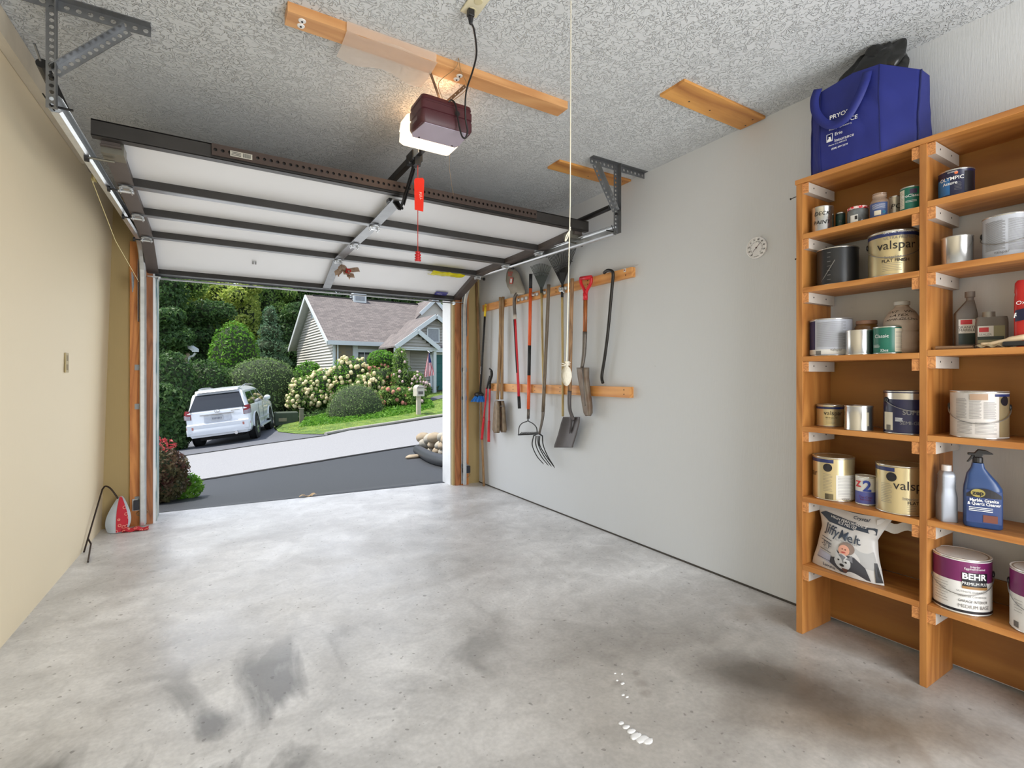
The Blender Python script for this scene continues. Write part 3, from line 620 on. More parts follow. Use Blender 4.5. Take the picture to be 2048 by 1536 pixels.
# stickers on the panels
c = dpt(2.19, 3, .84, -.004); dn = (dpt(0, 3, 1)-dpt(0, 3, 0)).normalized(); un = dn.cross(Vector((1, 0, 0)))
f = MB(); f.beam(c-Vector((.07, 0, 0)), c+Vector((.07, 0, 0)), .07, .003, up=un if un.z > 0 else -un); s_ = f.build('sticker', M('sticker_blue', hexc(62, 60, 132), .4), door); s_['label'] = 'blue sticker'
f = MB(); flat_text(f, 'wayne', .026, c+Vector((-.02, 0, -.004)), Vector((1, 0, 0)), -dn, bold=.01); f.build('lettering', M('print_white', (.8, .8, .82), .5), s_)
for x in (.12,):
    f = MB(); c = dpt(x+.22, 3, .45, -.002)
    for k in range(2): f.box(c+Vector((k*.02, 0, 0)), (.012, .016, .022))
    f.build('smudge', M('grey_print', hexc(150, 150, 150), .6), door)
# yellow film caught between the sections
f = MB(); q0 = dpt(1.86, 2, .80, -.04); 
f.grid(lambda u, v_: q0+Vector((.36*u, .03*math.sin(u*7)*.3+.16*v_+.03*u, -.016-.022*math.sin(PI*v_)*(1-.4*u)+.003*math.sin(u*17+v_*5)+.002*math.sin(u*41))), 22, 8)
o = f.build('plastic_wrapper', M('yellow_film', hexc(232, 220, 20), .25, var=.06, transl=.3), None, smooth=True); tag(o, 'crinkled yellow plastic wrapper stuck on the underside of the open garage door', 'wrapper')
# knotted rag of tape at the centre hinge
f = MB(); q0 = dpt(1.03, 2, 1.0, -.10)
for k in range(5):
    a = k*1.3; d_ = Vector((.08*math.cos(a)+.03, -.02, -.05*abs(math.sin(a))-.015)); f.grid(lambda u, v_, d_=d_, a=a: q0+d_*u*1.3+Vector((.016*math.sin(9*u+a), .055*(v_-.5), .05*(v_-.5)+.014*math.cos(7*u+a))), 8, 3)
o = f.build('rag', M('rag_brown', hexc(150, 120, 96), .8, col2=hexc(196, 172, 150), scale=30), None, smooth=True); tag(o, 'crumpled brown scrap with red thread tied at the centre hinge of the door', 'scrap')
f = MB(); f.tube(smooth_path([q0+Vector((.03, -.03, -.01)), q0+Vector((.07, -.03, -.02)), q0+Vector((.06, -.03, -.045)), q0+Vector((.03, -.03, -.04)), q0+Vector((.045, -.03, -.02))], 5), .006, 6); f.build('thread', M('red_cord', hexc(170, 34, 30), .7), o)
# ---------------------------------------------------------------- tracks
def track(name, label, x, sgn, zb, zf, ye):
    t = thing(name, label, 'door track', (x, FY-.07, 0)); R_ = .33
    path = [(x, FY-.085, .02), (x, FY-.085, zf-R_-.02)]
    cx = FY-.085-R_
    for k in range(1, 9): a = PI/2*k/8; path.append((x, cx+R_*math.cos(a), zf-R_+R_*math.sin(a)))
    end = (x-(.06 if sgn < 0 else .03), ye, zb); path.append(end)
    def sweep(offs, mat, nm, i0=0, i1=None):
        m_ = MB(); P = [Vector(q) for q in path][i0:i1]; vs = []; n = len(offs)
        for i, p_ in enumerate(P):
            tt = (P[min(i+1, len(P)-1)]-P[max(i-1, 0)]).normalized(); side = Vector((1, 0, 0)); nn_ = tt.cross(side).normalized()
            vs += [p_+side*a*sgn+nn_*b_ for a, b_ in offs]
        m_.add(vs, [(i*n+k, i*n+k+1, (i+1)*n+k+1, (i+1)*n+k) for i in range(len(P)-1) for k in range(n-1)]); return m_.build(nm, mat, t, solid=.0022)
    prof = [(-.022, -.024), (-.012, -.033), (.012, -.033), (.018, -.024), (.018, .024), (.012, .033), (-.012, .033), (-.022, .024)]
    sweep(prof, galv2, 'vertical_rail', 0, 3); sweep(prof, galv2, 'horizontal_rail', 2)
    m_ = MB(); m_.box((x+sgn*.03, FY-.055, zf-R_-.05), (.004, .09, .50)); m_.build('flag_bracket', galv, t)
    for z in (.22, .98, 1.30):
        m_ = MB(); m_.box((x+sgn*.02, FY-.042, z), (.075, .005, .045)); m_.box((x+sgn*-.004, FY-.062, z), (.004, .045, .04)); m_.cyl((x+sgn*.03, FY-.044, z), (x+sgn*.03, FY-.054, z), .006, 6); m_.build('bracket', galv, t)
    m_ = MB(); m_.tube([(end[0]-.035, ye-.004, zb+.028), (end[0]-.0, ye-.004, zb-.030)], .003, 6); m_.cyl((end[0]+sgn*.02, ye+.03, zb), (end[0]-sgn*.05, ye+.03, zb), .0045, 6); m_.build('end_bolt', black_m, t); return t
track('door_track', 'galvanised steel track of the open garage door along the left wall', -.448, -1, 2.295, 2.305, 2.60)
track('door_track', 'galvanised steel track of the open garage door along the right, tool side', 2.455, 1, 2.245, 2.305, 2.60)
# track hangers of punched angle
def hanger(label, pts):
    t = thing('track_hanger', label, 'bracket', pts[0][0])
    for a, b_, n, w_, up in pts:
        f = MB(); perf(f, a, b_, w_, .003, up, n, w_*.24); d_ = (Vector(b_)-Vector(a)).normalized(); u_ = Vector(up).normalized(); s_ = d_.cross(u_)
        f.beam(Vector(a)+u_*(w_/2)+s_*.018, Vector(b_)+u_*(w_/2)+s_*.018, .036, .003, up=u_); f.build('angle_bar', galv, t)
    a, b_ = pts[1][0], pts[1][1]; f = MB()
    for s_ in (.62, .72): p_ = Vector(a).lerp(Vector(b_), s_); f.cyl(p_+Vector((0, -.012, 0)), p_+Vector((0, .012, 0)), .008, 6)
    f.build('bolt', black_m, t)
hy = 2.575
hanger('punched steel angle bracket hanging the left track from the ceiling', [((-.70, hy, CZ-.022), (-.20, hy, CZ-.022), 14, .040, (0, 0, 1)), ((-.512, hy-.004, CZ-.0), (-.512, hy-.004, 2.262), 17, .034, (1, 0, 0)), ((-.50, hy-.006, 2.40), (-.275, hy-.006, CZ-.045), 12, .034, (-.7, 0, .7))])
hanger('punched steel angle bracket hanging the right track beside the tool wall', [((2.18, hy, CZ-.022), (2.685, hy, CZ-.022), 14, .040, (0, 0, 1)), ((2.405, hy-.004, CZ-.0), (2.405, hy-.004, 2.212), 17, .034, (1, 0, 0)), ((2.21, hy-.006, CZ-.045), (2.39, hy-.006, 2.36), 11, .034, (.8, 0, .5))])
# springs in black sleeves above the tracks
for lb, a, b_ in (('black sleeved extension spring above the left door track', (-.55, 2.62, 2.45), (-.52, 3.45, 2.33)), ('black sleeved extension spring above the right door track', (2.47, 2.70, 2.44), (2.45, 3.42, 2.42))):
    t = thing('extension_spring', lb, 'spring', a); f = MB(); f.tube([a, b_], .020, 12); f.build('sleeve', blackp, t)
    f = MB(); b2 = Vector(b_); f.tube([Vector(a)+Vector((0, -.02, .0)), Vector(a)+Vector((0, -.10, .02))], .004, 6); f.build('hook', galv, t)
    f = MB(); f.lathe([(.006, -.009), (.034, -.009), (.026, -.003), (.026, .003), (.034, .009), (.006, .009)], 18, c=b2+Vector((0, .045, -.02)), R=Matrix.Rotation(PI/2, 3, 'Y')); f.box(b2+Vector((.014, .02, -.01)), (.003, .07, .03)); f.build('pulley', M('brass_pulley', hexc(190, 178, 130), .4, .5), t)
f = MB(); a = Vector((-.53, 3.46, 2.29)); f.tube([a, Vector((-.52, 4.2, 2.13)), Vector((-.47, FY-.14, 1.99))], .0022, 5); o = f.build('lift_cable', M('cable_steel', hexc(190, 176, 120), .4, .5), None); tag(o, 'thin steel lift cable running from the left spring pulley to the door corner', 'cable')
f = MB(); f.prism([(0, 0), (.13, -.02), (.12, -.09), (.05, -.15)], lambda u, v_, w: Vector((-.50+w, FY-.28+u, 2.04+v_)), -.003, .003); o = f.build('flag_plate', galv, None); tag(o, 'small triangular steel plate at the bend of the left door track', 'plate')
# ledger board on the left wall
t = thing('ledger_board', 'cream painted board with screw heads fixed high along the left wall', 'board', (-.7, 2.0, 2.4)); f = MB()
z0, z1 = 2.585, 2.688; vs = []
for y in (-.6, 4.15):
    for z in (z0, z1):
        for dx in (.002, .045): vs.append(Vector((lx(y, z)+dx, y, z)))
f.add(vs, [(0, 1, 3, 2), (4, 5, 7, 6), (0, 1, 5, 4), (2, 3, 7, 6), (0, 2, 6, 4), (1, 3, 7, 5)]); f.build('board', M('cream_board', hexc(206, 196, 176), .6), t)
f = MB()
for y in (.9, 1.9, 2.6, 3.3, 4.0): f.cyl((lx(y, 2.63)+.044, y, 2.63), (lx(y, 2.63)+.049, y, 2.63), .007, 8)
f.build('screw', M('screw_tan', hexc(120, 110, 92), .5), t)
# blank plate / outlet on left wall
y_ = 3.98; f = MB(); c = Vector((lx(y_, 1.32), y_, 1.31)); f.box(c+Vector((.004, 0, 0)), (.008, .072, .118)); t_ = thing('outlet_plate', 'tan outlet cover plate on the left wall, at shoulder height', 'outlet', tuple(c+Vector((0, 0, -.06)))); f.build('plate', M('ivory_plate', hexc(176, 158, 112), .5), t_, bevel=.002)
f = MB()
for dz in (-.028, .028): f.box(c+Vector((.009, 0, dz)), (.003, .030, .034))
f.build('socket', M('ivory_dark', hexc(140, 122, 84), .5), t_)
# small black plate corner visible at the left edge
# ================================================================== opener
ob = thing('door_opener', 'maroon garage door opener with glowing white light lens under the ceiling beam', 'door opener', (1.0, 2.4, 2.442))
OX0, OX1, OY0, OY1, OZ0, OZ1 = .868, 1.140, 2.245, 2.425, 2.445, 2.583
mar = M('maroon_plastic', hexc(74, 34, 40), .45, var=.06)
def ring_box(x0, x1, y0, y1, prof, r=.02):
    m_ = MB(); vs = []
    for dz, ins in prof:
        a, b_, c_, d_ = x0+ins, x1-ins, y0+ins, y1-ins
        for cx_, cy_, s_ in ((b_-r, d_-r, 0), (a+r, d_-r, 1), (a+r, c_+r, 2), (b_-r, c_+r, 3)):
            for k in range(4): an = PI/2*(s_+k/3); vs.append(Vector((cx_+r*math.cos(an), cy_+r*math.sin(an), dz)))
    n = 16; m_.add(vs, [(i*n+k, i*n+(k+1) % n, (i+1)*n+(k+1) % n, (i+1)*n+k) for i in range(len(prof)-1) for k in range(n)]+[tuple(range(n))[::-1], tuple((len(prof)-1)*n+k for k in range(n))]); return m_
pr = [(OZ0, .008), (OZ0+.015, 0), (OZ0+.052, 0), (OZ0+.055, .005), (OZ0+.063, .005), (OZ0+.066, 0), (OZ0+.10, 0), (OZ0+.105, .006), (OZ0+.113, .006), (OZ0+.116, .002), (OZ1-.006, .005), (OZ1, .014)]
ring_box(OX0, OX1, OY0, OY1, pr).build('housing', mar, ob, smooth=True, auto=35)
f = MB(); f.prism([(OX0+.02, OY0+.012), (OX1-.02, OY0+.012), (OX1-.006, OY1-.03), (OX1-.02, OY1), (OX0+.02, OY1), (OX0+.006, OY1-.03)], lambda u, v_, w: Vector((u, v_, w)), OZ0-.004, OZ0+.001); bt = f.build('base_plate', M('lilac_grey_steel', hexc(172, 162, 176), .5, var=.05), ob)
f = MB()
for x in (OX0+.05, OX1-.04): f.cyl((x, OY1-.015, OZ0-.004), (x, OY1-.015, OZ0-.007), .0045, 8)
f.build('screw', blackp, bt)
lens = M('lit_lens', (.95, .9, .8), .3, emit=(1, .80, .55), estr=1.5)
ring_box(OX0-.012, OX1+.004, OY1-.015, OY1+.125, [(OZ0-.004, .012), (OZ0+.01, .0), (OZ0+.05, .002), (OZ0+.053, .006), (OZ0+.06, .006), (OZ0+.063, .0), (OZ1-.03, .006), (OZ1-.012, .03)], r=.018).build('light_lens', lens, ob, smooth=True, auto=40)
f = MB(); f.cyl((OX0+.185, OY0-.003, OZ0+.078), (OX0+.185, OY0+.01, OZ0+.078), .013, 14); f.build('adjuster', blackp, ob)
f = MB(); f.box((OX0-.0008, 2.335, OZ0+.035), (.002, .06, .016)); f.build('name_plate', M('grey_print2', hexc(120, 104, 108), .5), ob)
light('opener_bulb', 'POINT', 1.1, (1, .55, .26), ((OX0+OX1)/2, OY1+.20, OZ1+.02), shadow_soft_size=.06)
light('opener_bulb_rear', 'POINT', .75, (1, .55, .26), ((OX0+OX1)/2, OY0+.06, OZ1+.035), shadow_soft_size=.04)
# rail with trolley
f = MB(); f.beam((1.0, OY1+.11, 2.47), (1.0, FY-.02, 2.47), .030, .036); t = thing('opener_rail', 'black opener rail running from the maroon motor unit towards the door header', 'rail', (1.0, OY1+.11, 2.45)); f.build('rail', M('greasy_black_rail', hexc(42, 36, 30), .35, .5), t)
f = MB(); f.box((1.0, 2.70, 2.458), (.06, .10, .055)); f.box((1.0, 2.66, 2.43), (.035, .04, .05)); f.cyl((.965, 2.70, 2.43), (1.035, 2.70, 2.43), .012, 8); f.build('trolley', black_m, t)
f = MB(); f.box((1.0, 2.60, 2.478), (.055, .05, .012)); f.box((.978, 2.62, 2.462), (.006, .09, .04)); f.build('plate', galv2, t)
f = MB(); f.beam((1.0, 2.71, 2.425), (1.0, 2.93, 2.245), .026, .006, up=(1, 0, 0)); f.beam((1.008, 2.72, 2.41), (1.008, 2.90, 2.26), .006, .024); f.build('arm', black_m, t)
f = MB(); f.beam((.985, 3.02, 2.31), (.992, 2.93, 2.235), .02, .008); f.beam((1.0, 3.02, 2.32), (1.006, 2.92, 2.24), .012, .012); f.box((.985, 3.03, 2.312), (.07, .05, .02)); f.build('door_bracket', black_m, t)
f = MB(); P = [(1.004, 2.655, 2.41), (1.006, 2.66, 2.30), (1.006, 2.66, 2.10), (1.006, 2.66, 1.92)]; f.tube(smooth_path(P, 5), .0022, 6); t = thing('release_cord', 'red emergency release cord with bright red tag hanging from the opener trolley', 'cord', (1.006, 2.66, 1.87)); f.build('cord', M('red_cord2', hexc(178, 60, 50), .7), t)
Rt = Matrix.Rotation(-.62, 3, 'Z'); f = MB(); f.prism([(-.024, -.088), (.024, -.10), (.030, .075), (.022, .088), (-.018, .088), (-.027, .078)], lambda u, v_, w: Vector((1.008, 2.648, 2.245))+Rt @ Vector((u, w, v_)), -.001, .001)
tg = f.build('tag', M('red_tag', hexc(232, 44, 24), .4, var=.03), t); f = MB()
flat_text(f, 'PULL', .020, Vector((1.008, 2.648, 2.235))+Rt @ Vector((.010, -.0018, 0)), Rt @ Vector((.15, 0, -1)), Rt @ Vector((1, 0, .15)), shear=.3); f.build('lettering', M('print_pale', (.85, .6, .5), .5), tg)
f = MB(); f.lathe([(.004, 0), (.017, 0), (.018, .008), (.010, .012), (.017, .016), (.018, .022), (.010, .026), (.017, .030), (.017, .038), (.009, .042), (.014, .046), (.014, .052), (.004, .054)], 14, c=(1.006, 2.66, 1.872)); f.build('handle', M('red_plastic', hexc(190, 24, 30), .4), t, smooth=True)
# ceiling beam, washers, straps, plastic sheet
bw = wood_mat('pine_beam', hexc(212, 160, 106), hexc(188, 132, 80), 'X', 5); t = thing('ceiling_beam', 'pine two by four screwed flat across the ceiling above the opener', 'beam', (.95, 2.16, CZ-.04))
f = MB(); f.bx(.268, 1.638, 2.116, 2.207, CZ-.039, CZ+.001); f.build('board', bw, t)
for x, y in ((.325, 2.145), (.325, 2.178), (1.02, 2.15), (1.02, 2.182)):
    f = MB(); f.lathe([(.0, -.0035), (.013, -.003), (.015, 0), (.0, 0)], 16, c=(x, y, CZ-.039)); w_ = f.build('washer', M('white_washer', (.8, .8, .78), .4), t); f = MB(); f.cyl((x, y, CZ-.0425), (x, y, CZ-.045), .004, 8); f.build('screw', black_m, w_)
for a, b_ in (((.885, 2.185, CZ-.043), (.985, 2.290, OZ1)), ((1.075, 2.200, CZ-.045), (1.010, 2.290, OZ1))):
    f = MB(); perf(f, a, b_, .016, .003, (0, -.3, 1) if abs(a[0]-b_[0]) > .06 else (1, 0, 0), 5, .003); f.build('strap', M('strap_brown', hexc(118, 96, 76), .5, .4), t)
f = MB(); f.grid(lambda u, v_: Vector((.49+.40*u, 2.10+.20*v_+.012*math.sin(u*9), CZ-.0415-.005*math.sin(v_*PI)-.012*v_*u-.006*math.sin(9*u)*v_)), 16, 6); f.grid(lambda u, v_: Vector((.49+.395*u, 2.108-.002*v_, CZ-.0415+.04*v_)), 8, 2)
o = f.build('plastic_sheet', M('milky_sheet', hexc(226, 206, 188), .4, alpha=.5, var=.03), None, smooth=True); tag(o, 'milky plastic sheet draped over the middle of the ceiling beam', 'sheet')
f = MB(); h0 = Vector((.985, 2.085, CZ-.002)); f.tube(smooth_path([h0, h0+Vector((-.008, .02, -.04)), h0+Vector((-.055, .10, -.08)), Vector((.985, 2.27, OZ1+.005))], 6), .0016, 5); f.tube(smooth_path([h0, h0+Vector((.02, .02, -.04)), h0+Vector((.08, .08, -.075)), Vector((1.03, 2.275, OZ1+.002))], 6), .0016, 5)
o = f.build('bell_wire', M('wire_tan', hexc(150, 120, 80), .5), None); tag(o, 'thin loop of tan wire from a ceiling hole down to the opener', 'wire')
for lb, P in (('long fine loose thread hanging below the lit opener lens', [(1.13, 2.50, 2.44), (1.125, 2.5, 2.38), (1.135, 2.5, 2.30), (1.15, 2.5, 2.22)]),):
    f = MB(); f.tube(smooth_path(P, 4), .0008, 4); o = f.build('loose_thread', M('wire_tan', 0), None); tag(o, lb, 'thread')
# ceiling outlet with plug and cord
oc = onZ(950, 8, CZ); t = thing('ceiling_outlet', 'ivory duplex outlet on the ceiling with a black plug in it', 'outlet', (oc.x, oc.y, CZ-.01)); f = MB(); f.box((oc.x, oc.y, CZ-.004), (.072, .118, .008)); pl = f.build('cover_plate', M('ivory_plate2', hexc(214, 206, 176), .4), t, bevel=.003)
for dy in (-.028, .028):
    f = MB(); f.lathe([(0, -.002), (.016, -.002), (.017, 0), (0, 0)], 16, c=(oc.x, oc.y+dy, CZ-.008)); so = f.build('socket', M('ivory_socket', hexc(198, 188, 150), .4), t)
f = MB(); pc = Vector((oc.x-.006, oc.y+.026, CZ-.009)); f.box(pc+Vector((0, 0, -.014)), (.026, .022, .028)); f.lathe([(.011, 0), (.010, -.012), (.006, -.032)], 10, c=pc+Vector((0, 0, -.026)))
P = [pc+Vector((0, 0, -.05))]+[onY(*q) for q in ((948, 60, 1.82), (953, 105, 1.93), (946, 140, 2.02), (932, 185, 2.13), (931, 235, 2.19), (935, 262, 2.205), (930, 276, 2.21), (923, 270, 2.22), (916, 240, 2.225), (911, 210, 2.225), (903, 200, 2.235), (897, 204, 2.245))]
t2 = thing('power_cord', 'black power cord looping from the ceiling outlet down to the maroon opener', 'cord', tuple(pc)); f.build('plug', blackp, t2, bevel=.003); f = MB(); f.tube(smooth_path(P, 8), .0042, 8); f.build('cable', M('cord_black', hexc(20, 20, 22), .45), t2, smooth=True)
# plywood plates on the ceiling
ply = wood_mat('plywood_face', hexc(220, 160, 84), hexc(160, 98, 46), 'X', 3.2, rings=10)
for lb, q in (('plywood board with swirling grain on the ceiling nearest the shelf', ((1370, 162), (1527, 236), (1478, 261), (1328, 194))), ('plywood board on the ceiling behind the right track hanger', ((1122, 321), (1266, 366), (1240, 377), (1100, 337)))):
    P = [onZ(a, b_, CZ-.014) for a, b_ in q]; x0 = min(p_.x for p_ in P); x1 = min(WX-.002, max(p_.x for p_ in P)); y0 = (P[0].y+P[1].y)/2; y1 = (P[2].y+P[3].y)/2
    t = thing('plywood_plate', lb, 'board', ((x0+x1)/2, (y0+y1)/2, CZ-.014)); f = MB(); f.bx(x0, x1, min(y0, y1), max(y0, y1), CZ-.014, CZ+.001); f.build('board', ply, t); f = MB()
    for sx in (.25, .5, .93, .97): f.cyl((x0+(x1-x0)*sx, y0+(y1-y0)*(.7 if sx != .93 else .3), CZ-.0145), (x0+(x1-x0)*sx, y0+(y1-y0)*(.7 if sx != .93 else .3), CZ-.012), .005, 8)
    f.build('screw', black_m, t)
# parking marker: cord with cloth pouch
cpos = onZ(1142, 3, CZ); t = thing('hanging_marker', 'white cord from the ceiling with a tied grey cloth pouch as parking marker', 'marker', (cpos.x, cpos.y, 1.20)); f = MB(); f.tube([(cpos.x, cpos.y, CZ), (cpos.x-.004, cpos.y, 1.9), (cpos.x-.022, cpos.y, 1.272)], .0021, 6); f.build('cord', M('white_cord', hexc(226, 220, 200), .7), t)
f = MB(); f.tube(smooth_path([(cpos.x-.004, cpos.y-.002, 1.80), (cpos.x-.022, cpos.y, 1.775), (cpos.x-.028, cpos.y, 1.752), (cpos.x-.016, cpos.y, 1.77), (cpos.x-.003, cpos.y, 1.81)], 5), .0022, 6); f.build('knot', M('white_cord', 0), t)
f = MB(); px_ = cpos.x-.022; f.lathe([(.003, -.004), (.010, .001), (.018, .014), (.023, .032), (.022, .048), (.016, .064), (.006, .074), (.005, .078), (.010, .086), (.014, .092)], 14, c=(px_, cpos.y, 1.195), sy=.8); f.build('pouch', M('grey_cloth', hexc(190, 184, 168), .9, bump=.6, bscale=60), t, smooth=True)
f = MB()
for d_ in ((-.035, 0, .012), (.030, 0, .018), (-.03, .01, -.004), (.026, 0, .002)): f.tube([(px_, cpos.y, 1.272), Vector((px_, cpos.y, 1.272))+Vector(d_)*.65], [.003, .0015], 5)
f.build('tie', M('grey_cloth', 0), t)
# safety sensors
for x, lb in ((-.475, 'black safety sensor box on the post at the left door track'), (2.49, 'black safety sensor box on the post at the right door track')):
    t = thing('safety_sensor', lb, 'sensor', (x, FY-.07, .12)); f = MB(); f.bx(x-.045, x+.04, FY-.052, FY-.04, .13, .225); f.build('bracket', galv2, t); f = MB(); f.bx(x-.035, x+.042, FY-.09, FY-.052, .14, .218); f.build('box', M('sensor_black', hexc(34, 36, 46), .4), t, bevel=.003)
    f = MB(); f.tube(smooth_path([(x+.03, FY-.06, .14), (x+.06, FY-.05, .11), (x+.02, FY-.045, .08), (x-.02, FY-.045, .10), (x+.01, FY-.045, .13)], 5), .003, 5); f.build('wire', M('wire_tan', 0), t)
# patterned bag and bent rods in the left corner
t = thing('fabric_bag', 'white and red patterned cloth bag slumped in the left front corner', 'bag', (-.57, 4.96, 0)); f = MB()
A0 = onY(222, 1040, 4.98); wht = M('cloth_pale_blue', hexc(196, 206, 214), .85)
def bagp(u, v_):       # u across, v up
    h = .27*v_; w = .085*(math.sin(PI*min(1, .15+v_*.85))**.7)*(1-.55*v_)+.012
    return Vector((-.585+(-.02+.02*v_)-w+2*w*u+.10*(1-v_)**2*0, 4.99+.02*v_-.05*math.sin(PI*u)*(1-v_*.5), .004+h))
f.grid(bagp, 14, 14); f.grid(lambda u, v_: bagp(u, v_)+Vector((0, .05*math.sin(PI*u)*(1-v_*.5)*1.6, 0)), 14, 14); f.build('body', wht, t, smooth=True)
red_m = bpy.data.materials.new('cloth_red_pattern'); red_m.use_nodes = True; N = red_m.node_tree.nodes; L = red_m.node_tree.links
vo = N.new('ShaderNodeTexVoronoi'); vo.inputs['Scale'].default_value = 26; rp = N.new('ShaderNodeValToRGB'); e = rp.color_ramp.elements; rp.color_ramp.interpolation = 'CONSTANT'
e[0].color = (*hexc(40, 20, 24), 1); e[1].position = .12; e[1].color = (*hexc(200, 50, 64), 1)
for ps, cc in ((.26, hexc(236, 176, 150)), (.33, hexc(196, 44, 58))): q = e.new(ps); q.color = (*cc, 1)
tc_ = N.new('ShaderNodeTexCoord'); L.new(tc_.outputs['Object'], vo.inputs['Vector']); L.new(vo.outputs['Distance'], rp.inputs[0]); L.new(rp.outputs[0], N['Principled BSDF'].inputs['Base Color']); N['Principled BSDF'].inputs['Roughness'].default_value = .8
f = MB(); f.grid(lambda u, v_: bagp(.36+.46*u+.12*(1-v_), v_)+Vector((0, -.006, .004)), 8, 16); f.build('red_panel', red_m, t, smooth=True)
f = MB(); f.grid(lambda u, v_: Vector((-.57+.17*u, 4.93+.07*v_-.02*u, .008+.028*math.sin(PI*v_)*(1-.5*u)+.006*math.sin(u*14))), 14, 6); f.grid(lambda u, v_: Vector((-.57+.17*u, 4.93+.07*v_-.02*u, .004)), 4, 2); f.build('loose_flap', red_m, t, smooth=True)
rodm = M('dark_iron_rod', hexc(58, 46, 38), .5, .6)
def cl(v_): v_ = Vector(v_); v_.x = max(v_.x, lx(v_.y, v_.z)+.016); return v_
P = [onY(232, 985, 4.97), onY(217, 955, 4.93), onY(212, 950, 4.86), onX(214, 957, -.69), onX(186, 1040, -.70), onZ(160, 1106, .01)]
f = MB(); f.tube(smooth_path([(-.60, 5.0, .26), (-.645, 4.99, .345), cl((-.675, 4.97, .372)), cl((-.69, 4.94, .355))], 5), .006, 7); a_ = cl((-.69, 4.94, .355)); b_ = cl(onZ(162, 1105, .008)); f.tube([a_, b_], .0055, 7)
g1, g2, g3 = a_.lerp(b_, .80), onZ(182, 1088, .04), onZ(176, 1124, .007); f.tube([g1, g2, g3], .0055, 7)
o = f.build('bent_rod', rodm, None); tag(o, 'thin dark iron rod with a hooked top leaning in the left corner', 'rod')
# thermometer
tc0 = onX(1515, 496, WX); t = thing('wall_thermometer', 'round white dial thermometer on the right wall left of the shelf', 'thermometer', (WX-.01, tc0.y, tc0.z-.05)); Rw = Matrix.Rotation(-PI/2, 3, 'Y'); r_ = .062
f = MB(); f.lathe([(0, 0), (r_-.002, 0), (r_, .006), (r_-.001, .013), (r_-.005, .014), (r_-.007, .010), (0, .010)], 40, c=(WX, tc0.y, tc0.z), R=Rw); cs = f.build('case', M('white_plastic', (.86, .86, .86), .35), t, smooth=True, auto=40)
f = MB(); X_ = WX-.0108
def dial(a, r): return Vector((X_, tc0.y-r*math.sin(a), tc0.z+r*math.cos(a)))      # a clockwise seen from the room
for k in range(61):
    a = math.radians(-140+k*280/60); l = .006 if k % 6 == 0 else .003; p0, p1 = dial(a, .037), dial(a, .037-l); f.beam(p0, p1, .0008 if k % 6 else .0014, .0004, up=(1, 0, 0))
for k, s_ in enumerate(('-60', '-40', '-20', '0', '20', '40', '60', '80', '100', '120')):
    a = math.radians(-140+k*280/9); flat_text(f, s_, .0125, dial(a, .047)+Vector((-.0002, 0, 0)), (0, -1, 0), (0, 0, 1), bold=.02)
flat_text(f, 'Springfield', .007, dial(PI, .048)+Vector((-.0002, 0, 0)), (0, -1, 0), (0, 0, 1)); f.build('scale_print', blackp, cs)
f = MB(); f.beam(dial(math.radians(225), .028)+Vector((-.002, 0, 0)), dial(math.radians(45), .036)+Vector((-.002, 0, 0)), .002, .0008, up=(1, 0, 0)); f.cyl(Vector((X_, tc0.y, tc0.z)), Vector((X_-.004, tc0.y, tc0.z)), .004, 10); f.build('needle', M('needle_purple', hexc(70, 40, 60), .4), t)
f = MB(); f.lathe([(r_-.006, .0135), (.04, .0165), (0, .018)], 30, c=(WX, tc0.y, tc0.z), R=Rw, cap=False); f.build('glass', M('clear_glass', (1, 1, 1), .02, trans=1, alpha=.18, var=0), t, smooth=True)
# ================================================================== tool rails and tools on the right wall
def tp(u, v_, off=.06):          # place on the tool wall: detail-view coordinates -> point `off` from the wall
    return onX(930+u/3.011, 480+v_/3.011, WX-off)
rw = wood_mat('pine_rail', hexc(228, 166, 98), hexc(200, 132, 70), 'Y', 6)
RT = []
for lb, q in (('upper pine rail with metal hooks that holds the garden tools', ((105, 402), (105, 432), (1003, 147), (1003, 218))), ('lower pine rail behind the garden tools, with screw heads', ((150, 858), (150, 900), (992, 893), (992, 962)))):
    P = [onX(930+a/3.011, 480+b_/3.011, WX-.038) for a, b_ in q]; t = thing('tool_rail', lb, 'rail', (WX-.02, (P[0].y+P[2].y)/2, min(P[0].z, P[1].z, P[3].z)))
    ya_ = min(P[0].y, FY-.01); f = MB(); zl0, zl1, zr0, zr1 = P[1].z, P[0].z, P[3].z, P[2].z; m0, m1 = (zl0+zr0)/2, (zl1+zr1)/2; zl0 = zr0 = m0; zl1 = zr1 = m1
    vs = [(x, y, z) for (y, za_, zb_) in ((ya_, zl0, zl1), (P[2].y, zr0, zr1)) for z in (za_, zb_) for x in (WX-.038, WX)]
    f.add(vs, [(0, 1, 3, 2), (4, 5, 7, 6), (0, 1, 5, 4), (2, 3, 7, 6), (0, 2, 6, 4), (1, 3, 7, 5)]); f.build('board', rw, t); f = MB(); n = 6
    for k in range(n):
        y = P[2].y+.06+(ya_-P[2].y-.15)*k/(n-1)
        for z in (m0+(m1-m0)*.3, m0+(m1-m0)*.72): f.cyl((WX-.0378, y, z), (WX-.0395, y, z), .0045, 8)
    f.build('screw', black_m, t); RT.append((t, m0, m1, P[2].y, ya_))
    print('RAIL', m0, m1, P[2].y, ya_)
up_m = (RT[0][1]+RT[0][2])/2; lo_m = (RT[1][1]+RT[1][2])/2
t0 = RT[0][0]; c = tp(962, 182, .0395); f = MB(); f.box(c, (.002, .022, .026)); s_ = f.build('price_tag', M('tag_white', (.75, .74, .70), .5), t0); f = MB(); f.box(c+Vector((-.0015, 0, 0)), (.001, .012, .012)); f.build('print', M('print_red', hexc(170, 110, 100), .5), s_)
